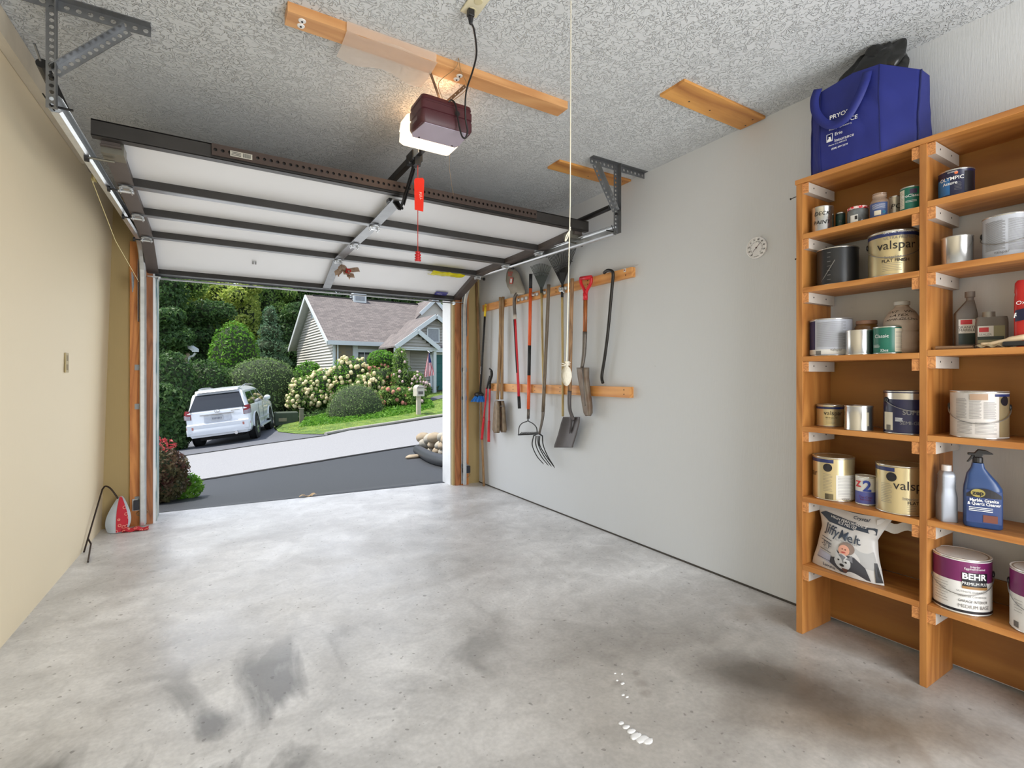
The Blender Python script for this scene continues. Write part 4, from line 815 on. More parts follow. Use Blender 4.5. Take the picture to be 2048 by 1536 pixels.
wood_old = wood_mat('old_ash_handle', hexc(172, 140, 100), hexc(120, 92, 62), 'Z', 12); wood_yel = wood_mat('bamboo_handle', hexc(206, 184, 128), hexc(168, 142, 88), 'Z', 12); wood_grey = wood_mat('grey_handle', hexc(118, 104, 86), hexc(82, 70, 56), 'Z', 12)
wood_brn = wood_mat('brown_handle', hexc(176, 104, 52), hexc(110, 62, 30), 'Z', 12)
steel_old = M('old_steel', hexc(112, 106, 100), .5, .65, var=.25, scale=14); steel_dirt = M('dirty_steel', hexc(128, 112, 92), .6, .45, var=.3, scale=18); steel_grey = M('shovel_grey', hexc(96, 92, 92), .5, .5, var=.12); tine_m = M('tine_dark', hexc(48, 48, 48), .45, .6)
red_h = M('red_enamel', hexc(206, 30, 44), .35); org = M('orange_fibreglass', hexc(226, 96, 44), .4); blk = M('black_grip', hexc(30, 30, 32), .6)
def tool(name, label, cat, u, v_): p_ = tp(u, v_); return thing(name, label, cat, tuple(p_))
def rod(t, nm, mat, pts, r, off=.06, n=10, **k):
    P = [tp(*(list(q)+[off] if len(q) == 2 else q)) for q in pts]
    if len(P) > 2: P = smooth_path(P, 5)
    rs = r if not hasattr(r, '__len__') else [r[0]+(r[1]-r[0])*i/(len(P)-1) for i in range(len(P))]
    f = MB(); f.tube(P, rs, n); return f.build(nm, mat, t, smooth=True, **k)
def blade(t, nm, mat, outline, off, bulge, ridge=None, solid=.003):
    """curved sheet between a left and a right edge given row by row ((uL, uR, v) ...)"""
    f = MB(); n = len(outline)-1; m = 10
    def fn(i, j):
        k = j*n; a = min(n-1, int(k)); s_ = k-a; q = [outline[a][c]*(1-s_)+outline[a+1][c]*s_ for c in range(len(outline[0]))]
        w = math.sin(PI*i); o_ = q[3] if len(q) > 3 else off; vdrop = q[4] if len(q) > 4 else 0
        return tp(q[0]+(q[1]-q[0])*i, q[2]+vdrop*(1-w), o_+bulge*w)
    f.grid(fn, m, n*3); return f.build(nm, mat, t, smooth=True, solid=solid)
# 1 brush
t = tool('cleaning_brush', 'black handled brush with yellow hanging cap and blue bristles in the corner', 'brush', 100, 975)
P1 = [onY(970.5, 625, FY-.10), onY(961.5, 785, FY-.10)]; P1 = [tp(120, 455, .07), tp(92, 912, .10)]
f = MB(); f.tube([P1[0], P1[1]], .0115, 10); f.build('pole', blk, t, smooth=True); f = MB(); d_ = (P1[0]-P1[1]).normalized(); f.tube([P1[0]-d_*.01, P1[0]+d_*.10], [.014, .012], 10); f.lathe([(.013, -.005), (.017, 0), (.013, .005), (.010, 0), (.013, -.005)], 12, c=P1[0]+d_*.115, R=Matrix.Rotation(PI/2, 3, 'Y'), cap=False); f.build('hanging_cap', M('yellow_plastic', hexc(224, 190, 30), .4), t, smooth=True)
f = MB(); e = P1[1]; f.ell(e+Vector((0, .03, -.035)), (.05, .075, .03), 12, 8); f.tube([e, e+Vector((0, .02, -.03))], .016, 8); hd = f.build('head', blackp, t, smooth=True)
f = MB()
for k in range(70):
    a = rng.uniform(-1.1, 1.1); b_ = rng.uniform(-1, 1); s0 = e+Vector((b_*.03, .02+a*.045, -.045)); f.tube([s0, s0+Vector((b_*.03-.02, a*.045-.01, -.07))], [.004, .003], 4)
f.build('bristles', M('blue_bristle', hexc(40, 128, 214), .6, var=.25, scale=60), t)['kind'] = 'stuff'
f = MB(); flat_text(f, 'Camco', .03, P1[0].lerp(P1[1], .72)+Vector((-.0125, 0, 0)), (0, 0.06, -1), (0, -1, 0)); f.build('lettering', M('print_white', 0), t)
# 2 leaning pole
a_ = onY(953, 562, FY-.02); a_.x = min(a_.x, WX-.02); b_ = onZ(985, 970, 0.0); b_.x = min(b_.x, WX-.05); f = MB(); f.tube([a_, b_], .0135, 10); o = f.build('wooden_pole', wood_mat('tan_pole', hexc(176, 140, 100), hexc(140, 106, 70), 'Z', 12), None, smooth=True); tag(o, 'long plain wooden pole leaning in the right front corner behind the brush', 'pole')
# 3 loppers
t = tool('loppers', 'red handled loppers with black hooked blades hanging near the corner', 'loppers', 125, 1210)
rod(t, 'handle', red_h, [(130, 890, .075), (125, 960, .075), (112, 1080, .075)], (.010, .009)); rod(t, 'grip', red_h, [(114, 1070, .075), (108, 1130, .075), (101, 1200, .075)], (.013, .015))
rod(t, 'handle', red_h, [(150, 890, .06), (147, 1000, .06), (145, 1100, .06)], (.010, .010)); g = rod(t, 'grip', red_h, [(145, 1090, .06), (143, 1150, .06), (143, 1215, .06)], (.014, .016)); f = MB(); f.tube([tp(145, 1130, .048), tp(143, 1180, .046)], .009, 8); f.build('inlay', blk, t)
f = MB(); f.tube(smooth_path([tp(150, 895, .065), tp(150, 850, .07), tp(160, 815, .07), tp(158, 785, .07), tp(148, 775, .07)], 5), [.014]*5+[.016]*10+[.009]*6, 8); f.tube(smooth_path([tp(132, 895, .075), tp(142, 850, .075), tp(150, 820, .075)], 5), .010, 8); f.cyl(tp(146, 860, .085), tp(146, 860, .05), .014, 12); f.build('blades', tine_m, t, smooth=True)
# 4 post hole digger
t = tool('post_hole_digger', 'old post hole digger with twin wooden handles and dirty clam shell blades', 'digger', 210, 1160)
rod(t, 'handle', wood_old, [(212, 345, .075), (212, 560, .085), (196, 960, .095)], (.0155, .017)); rod(t, 'handle', wood_old, [(230, 342, .055), (224, 560, .055), (222, 960, .06)], (.0155, .017))
blade(t, 'blade', steel_dirt, [(180, 208, 970), (172, 213, 1010), (168, 214, 1080), (164, 212, 1140), (175, 207, 1162)], .085, .035); blade(t, 'blade', steel_dirt, [(208, 234, 970), (210, 242, 1010), (212, 246, 1080), (211, 252, 1140), (216, 247, 1158)], .05, .035)
f = MB(); f.box(tp(196, 985, .10), (.03, .05, .06)); f.box(tp(222, 985, .06), (.03, .05, .06)); f.cyl(tp(186, 1000, .10), tp(232, 1000, .08), .008, 8); f.build('hinge', steel_old, t, bevel=.006)
# 5 round point shovel hung blade up
t = tool('round_point_shovel', 'round point shovel hung blade up with red and black fibreglass handle', 'shovel', 327, 1015)
blade(t, 'blade', M('shovel_face', hexc(168, 160, 146), .4, .4, var=.12), [(262, 300, 172, .045), (250, 325, 200, .045), (246, 340, 245, .045), (255, 353, 280, .05), (272, 361, 308, .05), (275, 358, 328, .05)], .05, .02)
c = tp(278, 245, .075); f = MB(); f.box(c, (.001, .055, .062), Matrix.Rotation(.2, 3, 'X')); lbm = f.build('label', M('label_red_white', hexc(206, 80, 70), .5), t); f = MB(); f.box(c+Vector((-.001, 0, 0)), (.001, .034, .040), Matrix.Rotation(.2, 3, 'X')); f.build('label_panel', M('tag_white', 0), lbm)
f = MB(); c2 = tp(272, 205, .072); flat_text(f, 'RAZOR\nBACK', .028, c2, (0, -1, -.15), (0, -.15, 1), bold=.02); f.build('lettering', M('label_red_white', 0), lbm)
rod(t, 'socket', steel_old, [(318, 318, .055), (304, 335, .07), (297, 360, .07), (297, 400, .06), (300, 452, .06)], (.016, .0175)); rod(t, 'ferrule', M('ferrule_white', hexc(200, 190, 176), .5), [(300, 450), (301, 478)], .0185); rod(t, 'shaft', red_h, [(301, 478), (312, 700), (324, 945)], (.0135, .014)); f = MB(); f.tube([tp(297, 478, .066), tp(305, 640, .066), tp(314, 800, .066)], .0105, 8); f.build('shaft_sleeve', blk, t, smooth=True); rod(t, 'grip', blk, [(324, 942), (328, 1015)], .0165)
# 6 bow rake
t = tool('bow_rake', 'orange and black handled steel bow rake hung head down', 'rake', 380, 1180)
for nm, m_, v0, v1 in (('grip', blk, 205, 292), ('shaft', org, 292, 635), ('sleeve', blk, 635, 815), ('shaft', org, 815, 1018), ('ferrule', steel_old, 1018, 1076)):
    ua, ub = 396-(v0-205)*.0175, 396-(v1-205)*.0175; rod(t, nm, m_, [(ua, v0), (ub, v1)], .0165 if nm != 'ferrule' else .015)
f = MB(); f.tube(smooth_path([tp(379, 1076), tp(377, 1090), tp(345, 1103), tp(326, 1128), tp(323, 1172)], 5), .005, 7); f.tube(smooth_path([tp(379, 1076), tp(381, 1090), tp(408, 1105), tp(430, 1130), tp(435, 1168)], 5), .005, 7); f.tube([tp(321, 1173), tp(437, 1168)], .007, 7)
for k in range(14): u = 326+k*8.2; f.tube([tp(u, 1172-k*.3), tp(u+16, 1158-k*.2, .115)], [.0045, .003], 5)
f.build('head', tine_m, t)
# 7 small fan rake, head up
def fan(t, cu, cv, tips_, vt, off, n, mat, arc, rt):
    f = MB()
    for k in range(n):
        s_ = k/(n-1); u = tips_[0]+(tips_[1]-tips_[0])*s_; v_ = vt[0]+(vt[1]-vt[0])*s_-arc*math.sin(PI*s_); base = (cu+(s_-.5)*14, cv)
        f.tube([tp(base[0], base[1], off), tp(u*.96+cu*.04, v_*.96+cv*.04, off), tp(u, v_, off), tp(u, v_+4, off+.03)], rt, 5)
    return f.build('tines', mat, t)
t = tool('fan_rake', 'small dark green fan rake with pale wooden handle, hung head up', 'rake', 480, 1000)
grn = M('dark_green_plastic', hexc(48, 56, 50), .5); fan(t, 461, 290, (396, 519), (160, 160), .055, 19, grn, 18, .0028); f = MB(); f.prism([(-1, 0), (-.95, .05), (-.15, 1), (.15, 1), (.95, .05), (1, 0)], lambda u, v_, w: tp(461+u*38, 215+v_*85, w), .05, .062); f.tube([tp(461, 285, .056), tp(461, 318, .056)], .014, 8); f.tube(smooth_path([tp(408, 205, .057), tp(461, 196, .057), tp(508, 204, .057)], 4), .003, 5); f.build('head', grn, t)
rod(t, 'handle', wood_yel, [(461, 315), (468, 700), (476, 1000)], .0115, off=.052)
# 8 manure fork
t = tool('manure_fork', 'old manure fork with grey wooden handle and five long curved tines', 'fork', 500, 1372)
rod(t, 'handle', wood_grey, [(504, 268, .09), (492, 560, .09), (470, 1035, .09)], (.0165, .0165)); rod(t, 'ferrule', steel_old, [(470, 1032, .09), (466, 1080, .095), (447, 1168, .105)], (.017, .011))
f = MB(); f.tube(smooth_path([tp(412, 1180, .10), tp(440, 1166, .105), tp(466, 1180, .10)], 4), .007, 6)
for k, (u0, mu, u1, v1) in enumerate(((413, 402, 474, 1350), (428, 424, 502, 1358), (440, 440, 521, 1364), (450, 447, 541, 1372), (466, 468, 538, 1366))):
    f.tube(smooth_path([tp(u0, 1180, .10), tp(mu+3, 1235, .10), tp((mu+u1)/2-6, 1300, .085), tp(u1, v1, .06)], 5), [.0055]*6+[.0045]*6+[.004]*3+[.002], 6)
f.build('tines', tine_m, t, smooth=True)
# 9 large leaf rake
t = tool('leaf_rake', 'large black wire leaf rake with bamboo coloured handle, hung head up', 'rake', 588, 1065)
fan(t, 586, 262, (494, 676), (92, 28), .05, 23, tine_m, 12, .0028); f = MB(); f.tube(smooth_path([tp(534, 166, .05), tp(575, 150, .05), tp(646, 128, .05)], 4), .004, 6); f.tube(smooth_path([tp(545, 178, .052), tp(585, 166, .052), tp(632, 150, .052)], 4), .003, 6)
f.prism([(-1, 0), (-.25, 1), (.25, 1), (1, 0)], lambda u, v_, w: tp(587+u*20, 195+v_*72, w), .046, .056); f.tube([tp(586, 258, .05), tp(586, 292, .05)], .010, 8); f.build('head', tine_m, t); f = MB(); f.box(tp(586, 300, .055), (.03, .05, .035)); f.cyl(tp(572, 285, .055), tp(600, 318, .055), .009, 8); f.build('clamp', galv2, t, bevel=.004)
rod(t, 'collar', blk, [(585, 312, .052), (585, 345, .052)], .0125); rod(t, 'handle', wood_yel, [(585, 345), (588, 700), (589, 1062)], .0115, off=.05)
# 11 square shovel
t = tool('square_shovel', 'square mouthed grey shovel hanging head down on a long wooden handle', 'shovel', 610, 1250)
rod(t, 'handle', wood_mat('worn_handle', hexc(168, 130, 92), hexc(104, 78, 54), 'Z', 12), [(646, 232, .085), (637, 560, .085), (630, 912, .085)], (.0165, .0175)); rod(t, 'socket', steel_grey, [(630, 908, .085), (628, 980, .085), (633, 1030, .09), (655, 1085, .08)], (.0185, .014))
blade(t, 'blade', steel_grey, [(590, 692, 1066, .085), (578, 690, 1100, .075), (560, 672, 1170, .07), (538, 652, 1235, .065), (536, 650, 1250, .065)], .07, -.03)
f = MB(); f.tube(smooth_path([tp(640, 1050, .085), tp(638, 1100, .07), tp(630, 1165, .055)], 4), [.012]*4+[.010]*4+[.003], 8); f.build('frog', steel_grey, t, smooth=True)
# 12 drain spade
t = tool('drain_spade', 'narrow drain spade with red D shaped grip hung head down', 'spade', 740, 1058)
f = MB(); f.tube([tp(697, 232, .075), tp(760, 224, .075)], .0165, 10); f.tube(smooth_path([tp(696, 232, .075), tp(699, 262, .075), tp(718, 300, .075), tp(724, 330, .075)], 5), .013, 8); f.tube(smooth_path([tp(761, 226, .075), tp(757, 262, .075), tp(736, 300, .075), tp(727, 330, .075)], 5), .013, 8); f.tube([tp(725, 318, .075), tp(725, 362, .075)], .020, 12); f.build('grip', red_h, t, smooth=True)
rod(t, 'handle', wood_brn, [(725, 362, .075), (722, 556, .075)], .0175); rod(t, 'ferrule', steel_old, [(722, 552, .075), (718, 660, .075), (712, 720, .085), (704, 768, .09)], (.0195, .015))
blade(t, 'blade', M('rusty_steel', hexc(112, 88, 70), .6, .4, col2=hexc(140, 132, 120), scale=9), [(672, 748, 768, .075), (680, 747, 830, .07), (695, 757, 920, .065), (707, 768, 1000, .06), (714, 768, 1040, .055), (726, 758, 1060, .055)], .07, .04)
f = MB(); f.tube([tp(712, 768, .11), tp(724, 1000, .095)], [.012, .003], 8); f.build('rib', steel_old, t, smooth=True)
# 13 pry bar
t = tool('pry_bar', 'long black hooked steel bar at the right end of the tool row', 'bar', 828, 860)
rod(t, 'shaft', M('bar_black', hexc(50, 48, 46), .4, .6), [(838, 198, .06), (856, 184, .07), (882, 186, .07), (892, 208, .065), (886, 280, .055), (862, 540, .05), (842, 700, .045), (826, 800, .045), (824, 835, .05), (830, 860, .06)], .0125)
# 14 silver hooks on the rail
def hooks(lb, us):
    t = tool('tool_hook', lb, 'hook', us[0][0], us[0][1]); f = MB()
    for u, v_ in us:
        f.box(tp(u, v_, .041), (.006, .035, .03)); f.tube(smooth_path([tp(u-6, v_, .045), tp(u-7, v_+2, .075), tp(u-6, v_-10, .10)], 4), .0035, 6); f.tube(smooth_path([tp(u+6, v_, .045), tp(u+8, v_+2, .075), tp(u+8, v_-10, .10)], 4), .0035, 6); f.cyl(tp(u, v_, .045), tp(u, v_, .06), .008, 8)
    f.build('bracket', galv2, t)
hooks('zinc spring hooks on the upper rail beside the round point shovel', ((322, 362), (345, 357), (368, 351))); hooks('zinc spring hooks on the upper rail between the small fan rake handles', ((410, 332), (432, 328), (478, 318))); hooks('zinc hooks on the upper rail under the large leaf rake', ((572, 298), (605, 292)))
# ================================================================== shelf unit
SX = 2.42; sh_w = wood_mat('shelf_pine_y', hexc(190, 130, 68), hexc(158, 98, 44), 'Y', 5, .45); sh_z = wood_mat('shelf_pine_z', hexc(180, 122, 62), hexc(146, 90, 40), 'Z', 5, .45)
sh_b = wood_mat('shelf_back_board', hexc(158, 110, 52), hexc(132, 84, 34), 'Y', 3, .5); endg = wood_mat('end_grain', hexc(212, 148, 88), hexc(166, 104, 58), 'X', 30, .6); clm = M('cleat_white_paint', hexc(184, 176, 166), .6)
YU = [(1.312, 1.342), (.830, .855), (.352, .377)]
SL = [1.905, 1.650, 1.323, .990, .657, .332]; SR = [1.918, 1.660, 1.332, .997, .665, .330]; TOPZ = 2.170
sh = thing('shelf_unit', 'tall home made pine shelf unit full of paint cans against the right wall', 'shelf', (SX+.13, 1.0, 0))
def part(nm, mt, *a, parent=sh, **k): f = MB(); f.bx(*a); return f.build(nm, mt, parent, **k)
for y0, y1 in YU: part('upright', sh_z, SX, WX-.012, y0, y1, 0, TOPZ-.022, bevel=.0015)
part('top_board', sh_w, SX-.004, WX-.004, YU[2][0]-.02, YU[0][1]+.004, TOPZ-.022, TOPZ, bevel=.0015)
for bay, zs, ya_, yb_ in ((0, SL, YU[1][1], YU[0][0]), (1, SR, YU[2][1], YU[1][0])):
    for z in zs: part('shelf_board', sh_w, SX+.0, WX-.012, ya_, yb_, z-.024, z, bevel=.0015)
    for z in [TOPZ-.0, *zs]:
        for y0, y1 in ((yb_-.026, yb_), (ya_, ya_+.026)):
            if z < .4 and bay == 0 and y1 == yb_ : pass
            c = part('cleat', clm, SX+.006, WX-.03, y0, y1, z-.072, z-.025); g = part('end_grain', endg, SX+.0035, SX+.0062, y0, y1, z-.072, z-.025, parent=c)
            f = MB()
            for x in (SX+.05, SX+.16): yy = y0-.0004 if y0 > ya_+.1 else y1+.0004; f.cyl((x, yy-.0006, z-.046), (x, yy+.0006, z-.046), .0035, 8)
            f.build('screw', black_m, c)
    rows = ((1.90, 2.149), (.992, 1.30), (.66, .967), (.334, .634), (.02, .308)) if bay == 0 else ((1.915, 2.149), (.998, 1.308), (.331, .42), (.02, .306))
    for z0, z1 in rows: part('back_board', sh_b, WX-.012, WX-.001, ya_-.012, yb_+.012, z0, z1)
f = MB(); f.tube([(SX+.03, 1.342, 2.105), (SX+.03, 1.385, 2.10)], .002, 6); f.lathe([(0, 0), (.005, 0), (.005, .003), (0, .003)], 8, c=(SX+.03, 1.384, 2.10), R=Matrix.Rotation(-PI/2, 3, 'X')); f.build('nail', black_m, sh)
f = MB(); f.tube([(SX+.01, 1.342, 1.795), (SX+.01, 1.352, 1.795)], .004, 6); f.build('nail', black_m, sh)
# ------------------------------------------------------------------ cans
silver = M('tin_silver', hexc(196, 194, 190), .22, .95, var=.04, scale=3); gold = M('can_gold', hexc(206, 190, 148), .3, .75, var=.04, scale=4); rimm = M('tin_rim', hexc(200, 198, 192), .25, .9)
navy = M('ink_navy', hexc(34, 44, 92), .35); inkb = M('ink_black', hexc(30, 26, 26), .4); whitel = M('label_white', hexc(214, 212, 206), .45, var=.03); greyl = M('label_grey', hexc(176, 180, 188), .4, var=.05, scale=20); greenl = M('label_green', hexc(22, 100, 82), .35)
creaml = M('label_cream', hexc(214, 206, 184), .5); inkw = M('ink_white', (.82, .82, .8), .5); inkg = M('ink_grey', hexc(120, 118, 116), .5); purp = M('label_purple', hexc(112, 34, 88), .35); navyl = M('label_navy', hexc(28, 30, 62), .3); blackl = M('label_black', hexc(28, 26, 32), .35)
bailm = M('bail_wire', hexc(150, 148, 144), .35, .8)
dustm = M('lid_dust', hexc(140, 116, 92), .7, .3, col2=hexc(176, 160, 140), scale=30)
def wrap(mb, r, a0, a1, z0, z1):
    n = max(2, int((a1-a0)/.12)); return mb.grid(lambda u, v_: Vector((r*math.sin(a0+(a1-a0)*u), -r*math.cos(a0+(a1-a0)*u), z0+(z1-z0)*v_)), n, 1)
def wrap_text(mb, s, size, r, a, z, **k):
    vs, fs = text_mesh(s, size, **k); return mb.add([Vector((r*math.sin(a+x/r), -r*math.cos(a+x/r), z+y)) for x, y, _ in vs], fs)
def place_on(pxL, pxR, Z, Xf):
    a = ((pxL+pxR)/2-1024)/FPX; r = .05
    for _ in range(12):
        X = Xf+r; z = X/(SY+a*CY); r = (pxR-pxL)/2/FPX*z/math.sqrt(1+a*a)
    p_ = cw(a*z, z, Z); return p_, r, z
def can(label, pxL, pxR, ytop, Z, Xf, body, items=(), handle=None, lid='tin', rot=0, group=None, name='paint_can', lidm=None):
    p_, r, z = place_on(pxL, pxR, Z, Xf); a_ = ((pxL+pxR)/2-1024)/FPX; zf = z-r/math.sqrt(1+a_*a_); h = CAMH+(HY-ytop)/FPX*zf-Z
    t = thing(name, label, 'paint can', tuple(p_+Vector((0, 0, .0005))), math.atan2(-p_.x, p_.y)+rot, group)
    f = MB(); f.lathe([(r*.985, 0), (r, .001), (r, .004), (r*.985, .006), (r*.985, h-.008), (r, h-.006), (r, h-.001), (r*.97, h), (r*.94, h-.002)], 40, cap=True); b_ = f.build('body', body, t, world=False, smooth=True, auto=30)
    f = MB(); f.lathe([(r*.935, h-.005), (r*.90, h-.001), (r*.87, h-.001), (r*.85, h-.005), (0, h-.005)], 36, cap=False); f.build('lid', lidm or rimm, t, world=False, smooth=True, auto=30)
    for zz in (.0025, h-.0035): f = MB(); f.lathe([(r*1.001, zz-.0022), (r*1.012, zz), (r*1.001, zz+.0022)], 40, cap=False); f.build('rim', rimm, t, world=False, smooth=True)
    lab = None
    for it in items:
        f = MB()
        if it[0] == 'p':
            k_ = .0004 if len(it) < 7 else it[6]
            wrap(f, r*.985+k_, it[1], it[2], .008+(h-.018)*it[3], .008+(h-.018)*it[4]); o = f.build('label', it[5], t, world=False, smooth=True); lab = lab or o
        elif it[0] == 't':
            wrap_text(f, it[4], it[3]*h, r*.985+(.0024 if len(it) < 8 else it[7]), it[1], h*it[2], **(it[6] if len(it) > 6 else {})); o = f.build('lettering', it[5], lab if lab else t, world=False)
        elif it[0] == 'l':      # fine print lines  a0 a1 z0 z1 n
            n_ = it[5]
            for k in range(n_): zz = .008+(h-.018)*(it[3]+(it[4]-it[3])*k/max(1, n_-1)); wrap(f, r*.985+.0012, it[1], it[2]-(.12*(it[2]-it[1]) if k % 3 == 2 else 0)-rng.random()*.03, zz, zz+.0011*it[7] if len(it) > 7 else zz+.0012)
            o = f.build('fine_print', it[6], lab if lab else t, world=False)
        elif it[0] == 'bar':
            a0, a1, z0, z1 = it[1:5]; n_ = 13
            for k in range(n_): w_ = (a1-a0)/n_; f.grid(lambda u, v_, k=k, w_=w_: Vector(((r*.985+.0013)*math.sin(a0+w_*k+w_*.55*u), -(r*.985+.0013)*math.cos(a0+w_*k+w_*.55*u), h*(z0+(z1-z0)*v_))), 1, 1)
            o = f.build('barcode', inkb, lab if lab else t, world=False)
        elif it[0] == 'd':      # disc
            f.add([Vector(((r*.985+.0016)*math.sin(it[1]+it[3]*h/r*math.cos(q*PI/10)), -(r*.985+.0016)*math.cos(it[1]+it[3]*h/r*math.cos(q*PI/10)), h*it[2]+it[3]*h*math.sin(q*PI/10))) for q in range(20)], [tuple(range(20))]); o = f.build('emblem', it[4], lab if lab else t, world=False)
    if handle:
        ha, drop, zh = handle; f = MB(); P = []
        for k in range(25):
            q = k/24; an = ha-PI/2+PI*q; rr_ = r*(1.035+.05*math.sin(PI*q)); P.append((rr_*math.sin(an), -rr_*math.cos(an), h*(zh-drop*math.sin(PI*q)**.8)))
        f.tube(P, .0016, 6); hd_ = f.build('handle', M('bail_wire', hexc(150, 148, 144), .35, .8), t, world=False, smooth=True)
        f = MB()
        for s_ in (-1, 1):
            an = ha+s_*PI/2; d_ = Vector((math.sin(an), -math.cos(an), 0)); f.lathe([(0, 0), (.013, 0), (.011, .005), (.005, .007), (0, .007)], 14, c=d_*r*.985+Vector((0, 0, h*zh)), R=d_.to_track_quat('Z', 'Y').to_matrix())
        f.build('ear', blackp, hd_, world=False, smooth=True)
    return t, r, h
T1, T2, T3, T4, T5, T6 = SL; R1, R2, R3, R4, R5, R6 = SR
hand = dict(shear=.15, narrow=1.1)
# row 1, left bay
can('small tin marked DECK PAINT in handwriting, leftmost on the top left shelf', 1622, 1668, 411, T1, 2.45, silver, [('t', -.05, .70, .20, 'DECK', inkb, hand), ('t', -.1, .36, .20, 'PAINT', inkb, hand)])
can('narrow dark green tin in shadow beside the DECK PAINT tin', 1671, 1691, 424, T1, 2.52, M('tin_dark', hexc(44, 60, 56), .4, .5), [('p', -1.5, 1.5, .05, .93, M('label_dkgreen', hexc(22, 58, 50), .4)), ('t', 0, .5, .18, 'Fr', inkg)])
def jar(label, pxL, pxR, ytop, Z, Xf, glass, prof, cat='jar', parts=(), name='glass_jar'):
    p_, r, z = place_on(pxL, pxR, Z, Xf); a_ = ((pxL+pxR)/2-1024)/FPX; zf = z-r/math.sqrt(1+a_*a_); h = CAMH+(HY-ytop)/FPX*zf-Z
    t = thing(name, label, cat, tuple(p_+Vector((0, 0, .0005))), math.atan2(-p_.x, p_.y)); f = MB(); f.lathe([(a*r, b_*h) for a, b_ in prof], 32); f.build('body', glass, t, world=False, smooth=True, auto=50)
    for nm, mt, pf in parts: f = MB(); f.lathe([(a*r, b_*h) for a, b_ in pf], 32); f.build(nm, mt, t, world=False, smooth=True, auto=40)
    return t, r, h
t, r, h = jar('short jar of grey paint with red patterned lid on the top left shelf', 1694, 1738, 411, T1, 2.44, M('jar_grey', hexc(116, 120, 120), .15, col2=hexc(70, 70, 70), scale=16), [(.88, 0), (.98, .05), (1, .15), (1, .75), (.95, .84), (.9, .86)], parts=(('lid', M('lid_red_check', hexc(206, 40, 50), .4, col2=hexc(226, 200, 196), scale=90, contrast=(.48, .52)), [(.93, .85), (.99, .86), (.99, .98), (.95, 1), (0, 1.0)]),))
f = MB(); wrap(f, r*1.006, -.75, .0, h*.03, h*.48); l_ = f.build('label', whitel, t, world=False); f = MB(); wrap(f, r*1.012, -.30, -.05, h*.2, h*.42); f.build('barcode', inkb, l_, world=False)
t, r, h = jar('clear open glass jar wearing a blue label, top left shelf', 1739, 1779, 384, T1, 2.44, M('glass_jar_clear', hexc(196, 170, 150), .05, alpha=.45, var=.05), [(.8, 0), (.98, .04), (1, .12), (1, .62), (.9, .72), (.72, .78), (.72, .97), (.76, 1.0)], parts=(('thread_ring', M('glass_ring', hexc(200, 176, 156), .08, alpha=.6), [(.72, .84), (.76, .86), (.72, .88), (.76, .92), (.72, .94)]),))
f = MB(); wrap(f, r*1.008, -1.3, .9, h*.05, h*.60); l_ = f.build('label', M('label_slate_blue', hexc(66, 84, 128), .4), t, world=False); f = MB(); wrap(f, r*1.016, -.55, .15, h*.10, h*.28); f.build('barcode', creaml, l_, world=False); f = MB()
for k in range(5): wrap(f, r*1.015, -.8, .6, h*(.36+.04*k), h*(.368+.04*k))
f.build('fine_print', inkw, l_, world=False); f = MB(); f.lathe([(0, .0004), (.007, 0), (0, .0004)], 14, c=((r*1.02)*math.sin(.45), -(r*1.02)*math.cos(.45), h*.2), R=Vector((math.sin(.45), -math.cos(.45), 0)).to_track_quat('Z', 'Y').to_matrix()); f.build('emblem', M('label_lightblue', hexc(60, 150, 190), .4), l_, world=False)
can('pale tin with hand written letters, pushed behind beside the green satin can', 1777, 1803, 391, T1, 2.50, M('tin_pale', hexc(206, 196, 180), .3, .5), [('t', 0.1, .5, .30, 'PC', inkb, hand)])
can('green and white paint can at the right end of the top left shelf', 1799, 1846, 371, T1, 2.435, greenl, [('p', -1.3, -.62, .02, .98, creaml), ('l', -1.2, -.7, .2, .85, 9, inkg), ('p', -.12, .5, .72, .95, M('label_plum', hexc(64, 48, 78), .4)), ('t', .0, .58, .17, 'ProClassic', inkw), ('l', -.5, .5, .30, .36, 2, inkw)])
# row 2
p_, r, z = place_on(1632, 1718, T2, 2.45)
t, r, h = can('big black plastic paint pail on the second shelf of the left bay', 1632, 1718, 492, T2, 2.445, M('pail_black', hexc(34, 35, 38), .35), [('l', -.5, -.3, .1, .9, 7, inkg, 2)], lidm=blackl, name='paint_pail'); t['category'] = 'pail'
f = MB(); f.tube([(-.062*1.02, -.052, .02), (-.035, -.084, .065), (-.01, -.088, .11)], .0016, 6); f.build('handle', M('bail_wire', 0), t, world=False)
can('gold gallon of flat finish interior paint with swung handle, second shelf left bay', 1734, 1838, 459, T2, 2.43, gold, [('p', -2.6, 2.6, .91, 1.0, navy), ('t', .25, .945, .06, '. LIFETIME WARRANTY .', inkw, dict(bold=.01)), ('t', .15, .66, .27, 'valspar', inkb), ('t', .30, .82, .085, 'ULTRA PREMIUM', inkg), ('t', .0, .40, .10, 'Interior', inkg), ('t', .10, .32, .095, 'FLAT FINISH', inkb, dict(bold=.015)), ('l', -.42, .35, .07, .24, 5, inkg)], handle=(.05, .36, .74))
